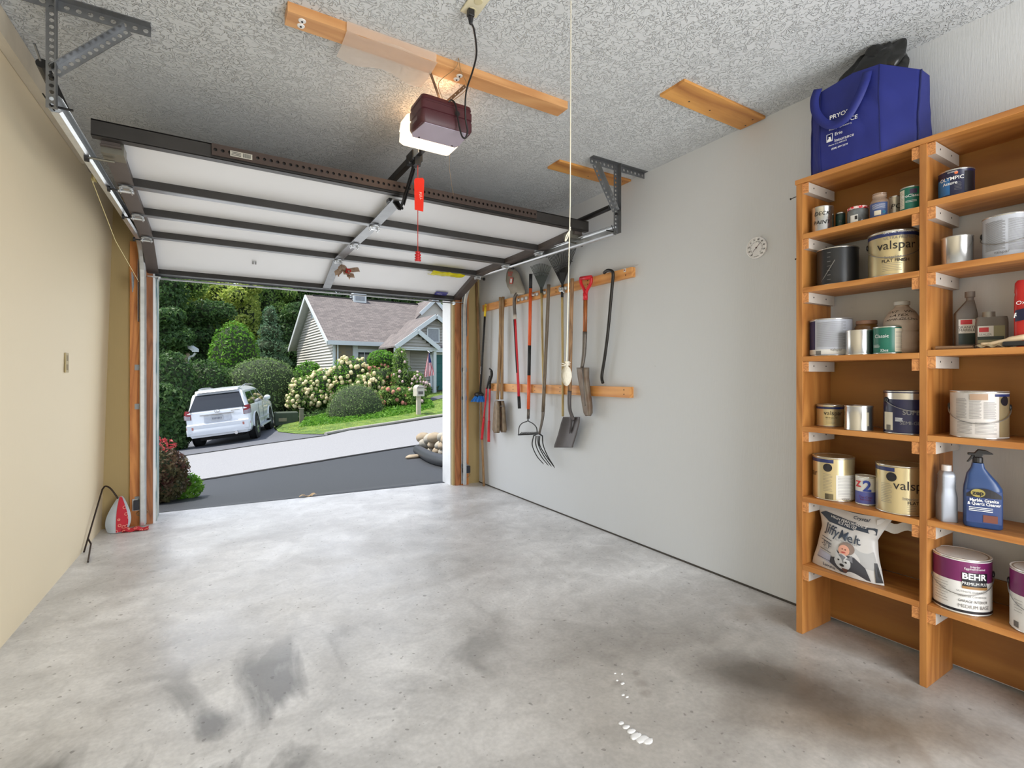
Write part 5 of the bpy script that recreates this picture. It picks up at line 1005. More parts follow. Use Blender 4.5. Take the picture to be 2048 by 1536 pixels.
# row 3
t, r, h = can('grey backed gallon with a blue edge, leftmost on the third shelf of the left bay', 1618, 1705, 636, T3, 2.435, M('label_grey_body', hexc(176, 180, 190), .35), [('p', -1.5, -.80, .0, 1, navy), ('p', -1.5, 1.5, .0, .14, whitel, .0007), ('l', -.70, .75, .22, .94, 26, inkg), ('t', .25, .16, .10, 'valspar', inkg), ('bar', -.75, -.45, .03, .14)], lidm=dustm)
can('plain silver quart tin between the grey gallon and the small green can', 1690, 1748, 659, T3, 2.425, silver, [('p', .75, 1.5, .0, 1, M('tin_painted_reflection', hexc(54, 78, 72), .3, .5))])  # green side patch is a painted reflection, not a label
t, r, h = jar('brown glass jar with rusty lid behind the plain silver quart', 1708, 1758, 640, T3, 2.53, M('jar_amber', hexc(120, 84, 44), .2, var=.3), [(.9, 0), (1, .05), (1, .80), (.85, .88), (.8, .9)], parts=(('lid', M('lid_rust', hexc(146, 110, 90), .5, var=.25, scale=40), [(.84, .89), (.88, .9), (.88, .99), (.84, 1), (0, 1)]),))
can('small teal green quart can with white side panel on the third shelf', 1745, 1807, 652, T3, 2.43, greenl, [('p', .45, 1.5, .0, 1, creaml), ('l', .5, 1.1, .1, .85, 14, inkg), ('t', -.45, .64, .17, 'Classic', inkw), ('l', -1.2, -.55, .2, .3, 3, inkw), ('t', -.25, .12, .13, '32oz', inkw)])
# jug
t, r, h = jar('translucent plastic jug of tan paint with handwriting, third shelf left bay', 1765, 1842, 600, T3, 2.47, M('jug_translucent', hexc(196, 178, 160), .35, transl=.25, var=.06), [(.82, 0), (.95, .03), (.98, .14), (.90, .19), (.97, .24), (.97, .38), (.88, .43), (.99, .50), (1, .60), (.95, .68), (.72, .80), (.44, .88), (.36, .92), (.36, .93)], cat='jug', name='paint_jug', parts=(('cap', M('cap_grey', hexc(178, 176, 170), .4), [(.40, .925), (.44, .93), (.44, .995), (.40, 1.0), (0, 1)]),))
f = MB()
for s_, zz, aa in (('INT   White', .79, .15), ('LATEX', .72, -.2), ('SEMI-GLOSS', .645, -.05)):
    vs, fs = text_mesh(s_, h*.085, shear=.2, narrow=1.2); rr_ = r*(.80+(.74-zz)*1.6); f.add([Vector(((rr_-y*.8)*math.sin(aa+x/rr_), -(rr_-y*.8+.006)*math.cos(aa+x/rr_), h*zz+y*.8)) for x, y, _ in vs], fs)
f.build('lettering', inkb, t, world=False)
# row 4
can('small gold quart with blue rim, leftmost on the fourth shelf of the left bay', 1632, 1688, 810, T4, 2.50, gold, [('p', -2, 2, .88, 1, navy), ('t', .25, .62, .28, 'valspar', inkb), ('l', -.3, .4, .1, .35, 5, inkg), ('t', .1, .42, .09, 'SEMI-GLOSS', inkb)])
can('plain silver quart tin without label, drip beneath it, fourth shelf left bay', 1688, 1747, 812, T4, 2.425, silver, [('p', .55, .75, .15, .8, M('tin_cream', hexc(196, 186, 160), .3, .6))])
can('navy blue gallon with silver top band, right end of the fourth shelf left bay', 1765, 1862, 782, T4, 2.43, navyl, [('p', -1.5, 1.5, .84, 1, silver), ('p', -1.2, -.62, .04, .50, creaml), ('bar', -1.0, -.72, .08, .2), ('t', .28, .50, .15, 'SUPER', inkg, dict(bold=.01)), ('t', .35, .26, .11, 'SEMI-GLOSS', inkg), ('l', -.5, -.15, .28, .36, 5, inkw)], handle=(.55, .25, .78))
# row 5
can('dusty gold gallon seen from the side, leftmost on the fifth shelf of the left bay', 1624, 1710, 916, T5, 2.435, gold, [('p', -1.6, 0.0, .91, 1, navy), ('p', .12, 1.5, .0, .62, whitel), ('l', .2, 1.1, .1, .58, 14, inkg), ('t', -1.15, .60, .20, 'par', inkb), ('d', -.28, .76, .095, blackl), ('l', -.5, -.05, .2, .62, 12, inkg), ('bar', -.4, .0, .03, .16), ('t', .6, .07, .07, 'valspar', inkg)], lidm=dustm)
can('small white and blue sample tin squeezed between two gold gallons', 1710, 1752, 954, T5, 2.475, whitel, [('p', -1.5, 1.5, .0, .48, M('label_periwinkle', hexc(84, 90, 160), .4)), ('t', -.75, .72, .28, 'Z', M('ink_red', hexc(196, 40, 50), .4), dict(bold=.04)), ('t', .15, .66, .52, '2', M('ink_blue', hexc(36, 60, 150), .4), dict(bold=.03)), ('t', 0, .25, .10, 'Top Coat\nFormula', M('ink_maroon', hexc(110, 30, 60), .4))])
can('shiny gold gallon at the right end of the fifth shelf, left bay', 1749, 1856, 933, T5, 2.428, gold, [('p', -1.6, -.25, .91, 1, navy), ('d', -.38, .76, .095, blackl), ('t', .50, .60, .26, 'valspar', inkb), ('t', .35, .34, .09, 'Interior', inkg), ('t', .45, .26, .09, 'FLAT', inkb, dict(bold=.015)), ('l', -.85, -.35, .2, .62, 12, inkg), ('l', .22, .6, .06, .18, 4, inkg)], lidm=dustm)
# right bay
can('dark blue exterior stain can with orange flame mark, alone on the top right shelf', 1875, 1950, 336, R1, 2.45, navyl, [('p', -1.4, -.35, .05, .75, M('label_skyblue', hexc(46, 110, 170), .35)), ('p', .45, 1.2, .1, .95, blackl), ('t', -.28, .66, .17, 'OLYMPIC', inkw, dict(bold=.01)), ('t', -.35, .50, .15, 'Assure', inkw, dict(bold=.015)), ('t', -.2, .88, .06, 'EXTERIOR', inkw), ('d', .0, .84, .05, M('flame_orange', hexc(220, 110, 60), .4)), ('l', -.1, .3, .2, .5, 6, inkg)])
can('plain silver tin on the second shelf of the right bay', 1880, 1948, 470, R2, 2.44, silver)
can('white labelled gallon with rusty lid, second shelf of the right bay', 1962, 2072, 425, R2, 2.45, greyl, [('l', -1.0, -.1, .15, .9, 30, inkg), ('l', .0, .9, .1, .9, 30, inkg), ('t', -.25, .12, .10, 'valspar', inkg)], handle=(-.2, .32, .62), lidm=dustm)
def roundbox(mb, w, d, prof, sup=4, n=32):     # prof: (z, scale_x, scale_y, offset_x)
    vs = []
    for q in prof:
        z, sx, sy = q[:3]; ox = q[3] if len(q) > 3 else 0
        for k in range(n):
            a = 2*PI*k/n; c_, s_ = math.cos(a), math.sin(a); vs.append(Vector((ox+w/2*sx*abs(c_)**(2/sup)*(1 if c_ >= 0 else -1), d/2*sy*abs(s_)**(2/sup)*(1 if s_ >= 0 else -1), z)))
    m = len(prof); return mb.add(vs, [(i*n+k, i*n+(k+1) % n, (i+1)*n+(k+1) % n, (i+1)*n+k) for i in range(m-1) for k in range(n)]+[tuple(range(n))[::-1], tuple((m-1)*n+k for k in range(n))])
def bottle(name, label, cat, pxL, pxR, ytop, Z, Xf, yaw=0):
    a = ((pxL+pxR)/2-1024)/FPX; z = (Xf+.04)/(SY+a*CY); p_ = cw(a*z, z, Z+.0005); w = (pxR-pxL)/FPX*z/math.sqrt(1+a*a); h = CAMH+(HY-ytop)/FPX*(z-.03)-Z
    return thing(name, label, cat, tuple(p_), math.atan2(-p_.x, p_.y)+yaw), w, h
greyp = M('grey_bottle', hexc(104, 98, 92), .35, .1)
t, w, h = bottle('cleaner_bottle', 'grey angular bottle with granite and marble label, third shelf right bay', 'bottle', 1906, 1956, 600, R3, 2.56, .2); f = MB(); roundbox(f, w*.92, w*.55, [(0, .95, .95), (.004, 1, 1), (h*.72, 1, 1), (h*.76, .98, .98), (h*.97, .42, .7, w*.16), (h, .36, .6, w*.18)], 8); f.build('body', greyp, t, world=False, smooth=True, auto=30)
f = MB(); f.grid(lambda u, v_: Vector((w*(-.34+.68*u), -w*.2785, h*(.12+.50*v_))), 1, 1); l_ = f.build('label', whitel, t, world=False); 
for nm, mt, q in (('red_block', M('ink_red', 0), (-.26, .22, .52, .61)), ('green_block', M('ink_darkgreen', hexc(34, 50, 44), .4), (-.34, .34, .12, .34))):
    f = MB(); f.grid(lambda u, v_: Vector((w*(q[0]+(q[1]-q[0])*u), -w*.2800, h*(q[2]+(q[3]-q[2])*v_))), 1, 1); f.build(nm, mt, l_, world=False)
f = MB(); flat_text(f, 'GRANITE\nMARBLE', h*.068, (0, -w*.281, h*.43), (1, 0, 0), (0, 0, 1)); f.build('lettering', inkb, l_, world=False)
f = MB(); f.lathe([(.012, h*.99), (.012, h*1.06), (.016, h*1.07), (.016, h*1.18), (.0, h*1.18)], 16, c=(w*.18, 0, 0)); f.build('cap', M('pale_cap', hexc(120, 112, 106), .5), t, world=False, smooth=True, auto=40)
t, w, h = bottle('sealer_jug', 'short wide grey jug with round cap and green label, third shelf right bay', 'jug', 1948, 2018, 622, R3, 2.53, .1); f = MB(); roundbox(f, w*.94, w*.42, [(0, .96, .95), (.004, 1, 1), (h*.70, 1, 1), (h*.78, .98, .98), (h*.86, .93, .9)], 9); f.build('body', greyp, t, world=False, smooth=True, auto=30); f = MB(); f.lathe([(w*.20, h*.85), (w*.20, h*.87), (w*.19, h*1.0), (0, h)], 20, c=(-w*.08, 0, 0)); f.build('cap', M('cap_steel', hexc(150, 148, 142), .4, .4), t, world=False, smooth=True, auto=40)
f = MB(); f.grid(lambda u, v_: Vector((w*(-.42+.78*u), -w*.2130, h*(.16+.46*v_))), 1, 1); l_ = f.build('label', M('label_olive', hexc(136, 134, 100), .4), t, world=False)
for nm, mt, q in (('white_block', whitel, (-.42, .04, .34, .62)), ('red_block', M('ink_red', 0), (-.38, -.10, .46, .58)), ('green_band', M('ink_darkgreen', 0), (-.42, .34, .25, .34))):
    f = MB(); yy = -w*(.2145 if nm != 'red_block' else .216); f.grid(lambda u, v_: Vector((w*(q[0]+(q[1]-q[0])*u), yy, h*(q[2]+(q[3]-q[2])*v_))), 1, 1); f.build(nm, mt, l_, world=False)
f = MB(); flat_text(f, 'SEALER', h*.08, (-w*.2, -w*.217, h*.39), (1, 0, 0), (0, 0, 1)); f.build('lettering', inkg, l_, world=False)
t, w, h = bottle('spray_bottle', 'red carpet cleaner bottle cut by the right edge, third shelf right bay', 'bottle', 2028, 2096, 556, R3, 2.45, -.2); f = MB(); roundbox(f, w, w*.6, [(0, .9, .9), (.006, 1, 1), (h*.55, 1, 1), (h*.75, .98, .98), (h*.80, .94, .94), (h*.82, .98, .98), (h*.96, .95, .95), (h, .8, .8)], 4); f.build('body', M('bottle_red', hexc(176, 28, 26), .3), t, world=False, smooth=True, auto=50)
f = MB(); f.grid(lambda u, v_: Vector((w*(-.42+.8*u), -w*.292-.012*math.sin(PI*(.05+.8*u)), h*(.38+.17*v_+.05*u*(1-.0*v_)))), 8, 2); l_ = f.build('label', navyl, t, world=False, smooth=True); f = MB(); flat_text(f, 'RESOLVE', .023, (w*.0, -w*.335, h*.49), (1, .0, .12), (0, 0, 1), bold=.03, shear=.2, narrow=.85); f.build('lettering', inkw, l_, world=False)
f = MB(); flat_text(f, 'Oxi', h*.08, (-w*.22, -w*.318, h*.66), (1, 0, .1), (0, 0, 1)); f.build('lettering', inkw, l_, world=False)
a_ = onX(1872, 690, 2.46); b_ = onX(1946, 686, 2.46); f = MB(); f.tube([(a_.x, a_.y, R3+.009), (b_.x, b_.y, R3+.007)], [.0075, .0055], 8); o = f.build('paint_stick', wood_mat('stick_wood', hexc(150, 120, 90), hexc(110, 84, 60), 'Y', 10), None); tag(o, 'thin wooden stirring stick at the front of the third shelf, right bay', 'stick')
a_ = onX(1950, 684, 2.45); b_ = onX(2060, 662, 2.45); a_.z = R3; b_.z = R3; t = thing('paint_brush', 'wrapped paint brush with a pale wooden handle on the third shelf, right bay', 'brush', tuple(a_)); d_ = b_-a_
f = MB(); f.tube(smooth_path([a_+d_*.12+Vector((0, 0, .016)), a_+d_*.35+Vector((0, 0, .017)), a_+d_*.65+Vector((0, 0, .027)), a_+d_*.95+Vector((0, 0, .036))], 5), [.006]*5+[.008]*5+[.011]*5+[.009], 10); f.build('handle', M('brush_handle', hexc(214, 190, 156), .4), t, smooth=True)
f = MB(); f.grid(lambda u, v_: a_+d_*(.02+.8*u)+Vector((-.02+.05*v_, 0, .005+.02*math.sin(PI*v_)*(.4+.6*u)+.004*math.sin(u*25))), 20, 6); f.build('wrapper', M('cellophane', hexc(206, 190, 150), .2, alpha=.5), t, smooth=True); f = MB(); f.box(a_+d_*.75+Vector((-.012, 0, .012)), (.02, .06, .018)); f.build('bristles', blackp, t, bevel=.004)
can('white gallon with fine print, beige spill and gold side, fourth shelf right bay', 1897, 2018, 783, R4, 2.432, M('label_offwhite', hexc(196, 190, 184), .4), [('p', .72, 1.6, .0, 1, gold), ('p', .55, 1.6, .94, 1.0, navy, .0008), ('d', .98, .80, .10, blackl), ('p', -.30, .30, .86, 1.0, M('spill_beige', hexc(168, 140, 116), .6), .002), ('l', -.85, -.40, .42, .88, 18, inkg), ('l', -.32, .10, .42, .88, 18, inkg), ('l', .16, .60, .42, .80, 18, inkg), ('l', -.8, -.2, .06, .32, 9, inkg), ('l', -.12, .62, .06, .32, 9, inkg)], handle=(.0, .34, .66))
t, w, h = bottle('oil_bottle', 'slim ribbed silver plastic bottle with white cap, fifth shelf right bay', 'bottle', 1874, 1912, 933, R5, 2.43, .35); f = MB(); roundbox(f, w*.95, w*1.1, [(0, .95, .95), (.004, 1, 1), (h*.45, 1, 1), (h*.50, .92, .96), (h*.56, .84, .9)]+[(h*(.58+.03*k), (.80 if k % 2 else .86), .86) for k in range(9)]+[(h*.88, .66, .7), (h*.90, .5, .5)], 7); f.build('body', M('silver_plastic', hexc(152, 156, 164), .35, .3), t, world=False, smooth=True, auto=40); f = MB(); f.lathe([(w*.26, h*.895), (w*.28, h*.9), (w*.27, h), (0, h)], 18); f.build('cap', M('cap_white', hexc(206, 200, 196), .4), t, world=False, smooth=True, auto=40)
t, w, h = bottle('spray_bottle', 'blue marble, granite and quartz cleaner spray bottle with black trigger head', 'bottle', 1924, 2006, 897, R5, 2.44, .1)
bl = M('bottle_blue', hexc(44, 70, 116), .3); w *= .97; f = MB(); roundbox(f, w, w*.62, [(0, .93, .9), (.005, 1, 1), (h*.42, 1, 1), (h*.50, .97, 1), (h*.57, .84, .9, -w*.03), (h*.66, .62, .7, -w*.10), (h*.74, .36, .5, -w*.12), (h*.80, .30, .45, -w*.12)], 4); f.build('body', bl, t, world=False, smooth=True, auto=60)
f = MB(); f.lathe([(.014, h*.80), (.015, h*.81), (.015, h*.87), (.010, h*.88)], 14, c=(-w*.12, 0, 0)); f.prism([(-.95, .0), (-.95, .35), (-.3, .40), (.0, 1), (.7, .95), (1.35, .45), (1.4, .3), (.5, .25), (.35, -.3), (-.35, -.3), (-.35, 0)], lambda u, v_, w_: Vector((-w*.12+u*.030, w_, h*.895+v_*.022)), -.011, .011)
f.prism([(-.55, .1), (-.75, -.6), (-1.05, -1.5), (-.85, -1.5), (-.5, -.7), (-.3, 0)], lambda u, v_, w_: Vector((-w*.12+u*.030, w_, h*.895+v_*.018)), -.007, .007); f.build('trigger_head', blackp, t, world=False, bevel=.002)
f = MB(); f.grid(lambda u, v_: Vector((w*(-.44+.88*u), -w*.318-.004*math.sin(PI*u), h*(.07+.40*v_))), 10, 1); l_ = f.build('label', M('label_deepblue', hexc(40, 60, 110), .35), t, world=False, smooth=True); f = MB(); f.grid(lambda u, v_: Vector((w*(-.44+.88*u), -w*.323-.004*math.sin(PI*u), h*(.385+(.02+.075*(1-(2*u-1)**2)+.02)*v_))), 10, 1); f.build('black_band', blackl, l_, world=False)
f = MB(); f.lathe([(0, .0), (.020, 0), (0, .0)], 20, c=(-w*.15, -w*.37, h*.44), R=Matrix.Rotation(PI/2, 3, 'X'), sy=.75); f.build('emblem', M('emblem_yellow', hexc(206, 190, 110), .4), l_, world=False); f = MB(); flat_text(f, 'zep', .022, (-w*.15, -w*.376, h*.44), (1, 0, 0), (0, 0, 1), bold=.04); f.build('emblem_lettering', inkb, l_, world=False)
f = MB(); flat_text(f, 'Marble, Granite\n& Quartz Cleaner', h*.052, (.0, -w*.376, h*.33), (1, 0, 0), (0, 0, 1), bold=.02, narrow=.8)
for k in range(3): f.box((-w*.08, -w*.372, h*(.26-.02*k)), (w*.6, .0008, .0022))
f.build('lettering', inkw, l_, world=False); f = MB(); f.box((w*.16, -w*.366, h*.13), (w*.36, .001, h*.09)); f.build('picture', M('label_terracotta', hexc(110, 60, 46), .4), l_, world=False)
behr = [('p', -2.6, 2.6, .60, 1, purp), ('p', -1.6, 1.6, .0, .60, M('label_bright', hexc(222, 220, 216), .4)), ('p', .02, .92, .50, .80, blackl, .0022), ('p', .02, .92, .48, .53, M('label_bronze', hexc(150, 110, 60), .4), .0028), ('t', .42, .70, .15, 'BEHR', inkw, dict(bold=.03), .0042), ('t', .46, .575, .075, 'PREMIUM PLUS', inkw, dict(narrow=.8), .0042), ('t', .45, .86, .05, 'Interior\nEggshell Enamel', inkw), ('t', .38, .42, .045, 'ULTIMATE DURABILITY', inkg), ('t', .38, .34, .045, 'GREATER COVERAGE', inkg), ('t', .40, .25, .065, 'GARAGE INTERIOR', inkb, dict(shear=.15, narrow=.8)), ('t', .44, .155, .09, 'MEDIUM BASE', inkg, dict(narrow=.85)), ('l', -1.05, -.45, .15, .52, 8, inkg), ('p', -2, 2, .0, .05, blackl, .002)]
can('purple and white paint gallon fully in view on the bottom shelf, right bay', 1862, 1984, 1118, R6, 2.428, M('label_bright', 0), behr, handle=(-.05, .36, .72), lidm=dustm)
can('purple and white paint gallon cut off by the right edge of the photo, bottom shelf', 2016, 2150, 1152, R6, 2.428, M('label_bright', 0), behr[:2]+[('bar', -1.0, -.75, .05, .15), ('l', -.98, -.6, .3, .5, 5, inkg)], handle=(.0, .36, .72), lidm=dustm)
# ------------------------------------------------------------------ ice melt bag
BA = onX(1622, 1128, 2.50); BB = onX(1772, 1168, 2.46); BA = Vector((2.50, onX(1624, 1140, 2.50).y, T6)); BB = Vector((2.47, onX(1772, 1165, 2.47).y, T6)); un = (BB-BA); bwid = un.length; un.normalize(); nn = Vector((un.y, -un.x, 0)); nn = nn if nn.x < 0 else -nn
t = thing('ice_melt_bag', 'slumped white printed bag of ice melter with a husky picture, bottom of the left bay', 'bag', tuple((BA+BB)/2+Vector((.05, 0, .001)))); BH = .292
def bagf(u, v_, off=0, back=False):
    inL = .0+.10*v_+.05*math.sin(PI*v_*.9)+.07*max(0, v_-.62)*3*.6; inR = .02+.13*v_+.03*math.sin(PI*v_); 
    if v_ > .62: inL = inL-.36*(v_-.62); inR = inR-.50*(v_-.62)
    x = (inL+(1-inL-inR)*u)*bwid; bulge = .062*(math.sin(PI*min(1, max(0, u)))**.6)*(.35+.65*math.sin(PI*min(1, .12+v_*.9))) 
    if v_ > .62: bulge *= max(.25, 1-(v_-.62)*1.8)
    w_ = .0022*math.sin(u*11+v_*7)+.0016*math.sin(v_*17-u*5)
    d_ = (-(bulge)+.0 if back else bulge)+w_+off; lean = .03*v_
    p_ = BA+un*x+nn*(d_-lean)+Vector((0, 0, .002+BH*v_*(1-.06*math.sin(PI*u)*v_)-.012*(1-v_)*math.sin(PI*u*.9)*0)); p_.x = min(p_.x, WX-.016); p_.y = min(max(p_.y, .862), 1.305); p_.z = min(p_.z, T5-.026) if p_.x > SX-.002 else p_.z; return p_
bagw = M('bag_white_plastic', hexc(200, 198, 196), .35, var=.04, bump=.25, bscale=14); f = MB(); f.grid(lambda u, v_: bagf(u, v_), 60, 50); f.grid(lambda u, v_: bagf(u, v_, back=True), 40, 30); f.build('sack', bagw, t, smooth=True)
f = MB(); f.grid(lambda u, v_: bagf(.88+.12*u, .86)+un*(.075*u)+Vector((.04*u, 0, .022-.05*v_*(1-.3*u)+.008*math.sin(u*9))), 10, 6); f.build('folded_top', bagw, t, smooth=True)
def bpoly(nm, mt, pts, off, par=t, sub=True):
    f = MB(); c = (sum(p_[0] for p_ in pts)/len(pts), sum(p_[1] for p_ in pts)/len(pts)); n = len(pts)
    off += .002; vs = [bagf(*c, off)]
    for k_ in (.34, .67, 1): vs += [bagf(c[0]+(p_[0]-c[0])*k_, c[1]+(p_[1]-c[1])*k_, off) for p_ in pts]
    fs = [(0, 1+i, 1+(i+1) % n) for i in range(n)]+[(1+r_*n+i, 1+r_*n+(i+1) % n, 1+(r_+1)*n+(i+1) % n, 1+(r_+1)*n+i) for r_ in range(2) for i in range(n)]
    f.add(vs, fs); return f.build(nm, mt, par, smooth=True)
def arc(cx_, cy_, rx, ry, n=16, a0=0): return [(cx_+rx*math.cos(a0+2*PI*k/n), cy_+ry*math.sin(a0+2*PI*k/n)) for k in range(n)]
def btext(s, cx_, cy_, size, slope, mt, par, off=.0065, **k):
    vs, fs = text_mesh(s, size, strip=.012, **k); f = MB(); f.add([bagf(cx_+x/bwid*1.12, cy_+y/BH+slope*x/bwid, off) for x, y, _ in vs], fs); return f.build('lettering', mt, par)
inkd = M('ink_slate', hexc(52, 62, 76), .4); g1 = M('fur_dark', hexc(62, 62, 68), .6); g2 = M('fur_pale', hexc(196, 196, 196), .6); g3 = M('fur_grey', hexc(120, 120, 124), .6)
pr_ = bpoly('print', inkd, [(.04, .84), (.14, .90), (.5, .865), (.93, .80), (.97, .70), (.6, .73), (.22, .76)], .0012); pr_['label'] = 'dark banner print'
btext('HIGH PERFORMANCE\nICE MELTER', .52, .81, .0165, -.10, inkw, pr_); btext('Crystal', .66, .93, .022, -.08, inkd, pr_, bold=.02); btext('JiffyMelt', .50, .63, .056, -.16, inkd, pr_, bold=.012, narrow=1.0); btext('-5\u00b0F', .25, .405, .036, -.12, inkd, pr_, bold=.005); btext('-21\u00b0C', .25, .34, .014, -.1, inkd, pr_)
btext('FASTER ICE MELT', .6, .535, .013, -.08, inkg, pr_); btext('Laguna', .33, .07, .020, -.1, inkd, pr_, bold=.02)
for v_ in (.51, .46, .31, .17): bpoly('print_line', inkd, [(.12, v_+.008), (.36, v_-.012), (.36, v_-.020), (.12, v_)], .0015, pr_)
bpoly('print_panel', M('print_lilac', hexc(170, 172, 190), .5), [(.13, .29), (.36, .26), (.36, .11), (.10, .16)], .001, pr_)
bpoly('print_panel', M('print_pale_grey', hexc(176, 176, 176), .5), [(.66, .48), (.97, .45), (.98, .17), (.80, .20)], .0009, pr_)
bpoly('child_picture', M('print_hat', hexc(130, 112, 102), .7), arc(.61, .44, .12, .10), .0016, pr_); bpoly('child_picture', M('print_skin', hexc(206, 150, 128), .6), arc(.575, .405, .085, .085), .0022, pr_)
for q in ((.555, .425, .012, .010), (.60, .42, .012, .010)): bpoly('child_picture', M('print_brown', hexc(90, 56, 46), .6), arc(*q, n=8), .003, pr_)
bpoly('child_picture', M('print_mouth', hexc(170, 70, 66), .6), arc(.575, .375, .035, .012, n=10), .003, pr_)
bpoly('dog_picture', g1, [(.46, .38), (.60, .34), (.72, .33), (.84, .20), (.88, .02), (.50, .04), (.34, .14), (.36, .24), (.44, .26)], .0018, pr_)
bpoly('dog_picture', g2, arc(.55, .22, .12, .13), .0026, pr_); bpoly('dog_picture', g2, [(.44, .27), (.455, .39), (.52, .30)], .003, pr_); bpoly('dog_picture', g3, [(.61, .28), (.70, .35), (.70, .24)], .003, pr_); bpoly('dog_picture', g3, [(.50, .33), (.55, .34), (.61, .31), (.57, .20)], .0034, pr_)
for q in ((.505, .245, .017, .014), (.61, .225, .017, .014), (.545, .165, .034, .026)): bpoly('dog_picture', inkb, arc(*q, n=10), .0042, pr_)
bpoly('dog_picture', M('print_brown', 0), [(.53, .12), (.62, .12), (.60, .06), (.56, .06)], .004, pr_); bpoly('print_side', blackl, [(.93, .02), (1.0, .03), (.985, .30), (.955, .30)], .0014, pr_)
# ------------------------------------------------------------------ blue tote with black bag
t = thing('tote_bag', 'blue reusable tote bag with white print standing on top of the shelf unit', 'bag', (2.54, 1.07, TOPZ+.001)); tb = M('tote_blue', hexc(27, 37, 118), .6, bump=.25, bscale=9, var=.06)
FP = [(2.462, 1.290), (2.428, 1.24), (2.414, 1.10), (2.416, .985), (2.462, .872), (2.60, .868), (2.665, .90), (2.67, 1.25), (2.62, 1.290)]
TP = [(2.470, 1.285), (2.440, 1.245), (2.432, 1.10), (2.440, 1.0), (2.50, .875), (2.57, .872), (2.60, .93), (2.60, 1.22), (2.55, 1.285)]; TH = [.385, .38, .395, .385, .315, .31, .36, .38, .37]
def tote(i, v_):
    k = i*(len(FP)); a = int(k) % len(FP); b_ = (a+1) % len(FP); s_ = k-int(k); lo = Vector(FP[a]).lerp(Vector(FP[b_]), s_); hi = Vector(TP[a]).lerp(Vector(TP[b_]), s_); hh = TH[a]*(1-s_)+TH[b_]*s_
    p_ = lo.lerp(hi, v_); wv = .006*math.sin(i*40+v_*6)*math.sin(PI*v_)+.004*math.sin(v_*15+i*20)*math.sin(PI*v_); return Vector((p_.x-abs(wv)*.8-.008*math.sin(PI*v_), p_.y, TOPZ+.001+hh*v_))
f = MB(); f.grid(tote, 72, 20, closed_u=True); f.add([Vector((*q, TOPZ+.002)) for q in FP], [tuple(range(len(FP)))]); f.build('body', tb, t, smooth=True)
tn = M('tote_piping', hexc(22, 30, 92), .6)
for k in (0, 4): f = MB(); f.tube([tote(k/9, j/10)+Vector((-.001, 0, 0)) for j in range(11)], .0035, 6); f.build('piping', tn, t)
f = MB(); f.tube([tote(1.05/9, j/10)+Vector((-.001, 0, 0)) for j in range(11)], .0018, 5); f.tube([tote(3.0/9, j/10)+Vector((-.001, 0, 0)) for j in range(11)], .0015, 5); f.build('seam', tn, t)
def strap(pts, w_, nm='strap'):
    P = smooth_path(pts, 6); f = MB(); n = len(P)-1; vs = []
    for i, p_ in enumerate(P):
        tt = (P[min(n, i+1)]-P[max(0, i-1)]).normalized(); s_ = tt.cross(Vector((-1, -.25, 0))).normalized(); vs += [p_+s_*w_/2, p_-s_*w_/2]
    f.add(vs, [(2*i, 2*i+1, 2*i+3, 2*i+2) for i in range(n)]); return f.build(nm, tb, t, smooth=True, solid=.0015)
ox = 2.40; yz = lambda px, py, X=ox: onX(px, py, X)
strap([yz(1636, 178, 2.425), yz(1629, 200, 2.41), yz(1632, 225, 2.402), yz(1648, 245, 2.398), yz(1668, 250, 2.396), yz(1692, 236, 2.394), yz(1712, 205, 2.396), yz(1728, 168, 2.402), yz(1735, 142, 2.425)], .036, 'handle')
f = MB()
def ttext(s, px, py, size, **k): c = onX(px, py, 2.404); vs, fs = text_mesh(s, size, strip=0, **k); f.add([c+Vector((-.0+.08*x, -x, y-.0*x)) for x, y, _ in vs], fs)
ttext('PRYOR', 1679, 229, .026, bold=.01); ttext('ROYCE', 1695, 240, .024, bold=.01); ttext('Proudly representing', 1680, 253, .0105); ttext('Erie', 1677, 266, .020); ttext('Insurance', 1688, 275, .020); ttext('Above all in SERVICE', 1675, 286, .0085); ttext('(828) 697-2377', 1679, 293, .0105, bold=.01)
f.build('lettering', inkw, t); f = MB(); c = onX(1659, 276, 2.4065)
for q in ((-.012, -.0165, .002, .035), (.012, -.0165, .002, .035)): f.box(c+Vector((0, q[0], 0)), (.001, .0015, .035))
for z_ in (-.0165, .0165): f.box(c+Vector((0, 0, z_)), (.001, .025, .0015))
f.lathe([(0, 0), (.004, 0), (0, 0)], 10, c=c+Vector((-.001, 0, .008)), R=Matrix.Rotation(-PI/2, 3, 'Y')); f.prism([(-.010, -.015), (.010, -.015), (.009, -.008), (.002, -.003), (.004, .004), (-.004, .004), (-.006, -.004)], lambda u, v_, w_: c+Vector((w_, u, v_)), -.001, 0); f.build('emblem', inkw, t)
t = thing('black_plastic_bag', 'crumpled black plastic bag stuffed into the top of the blue tote', 'bag', (2.54, 1.05, 2.50)); f = MB()
def crump(c, r_, seed, zmax=2.683):
    rg = random.Random(seed); ph = [rg.uniform(0, 6) for _ in range(8)]
    def fn(u, v_):
        a = 2*PI*u; b_ = PI*v_; d_ = Vector((math.sin(b_)*math.cos(a), math.sin(b_)*math.sin(a), math.cos(b_))); q = 1+.16*math.sin(3*a+ph[0])*math.sin(3*b_+ph[1])+.09*math.sin(6*a+ph[2]+4*b_)+.04*math.sin(9*b_+ph[3]+3*a)
        p_ = Vector(c)+Vector((d_.x*r_[0], d_.y*r_[1], d_.z*r_[2]))*q; p_.z = min(p_.z, zmax); return p_
    f.grid(fn, 44, 26, closed_u=True)
crump((2.55, 1.075, 2.57), (.075, .13, .10), 5); crump((2.55, 1.03, 2.60), (.07, .085, .09), 9)
f.build('bag', M('black_polythene', hexc(26, 26, 24), .3, bump=.4, bscale=20), t, smooth=True)
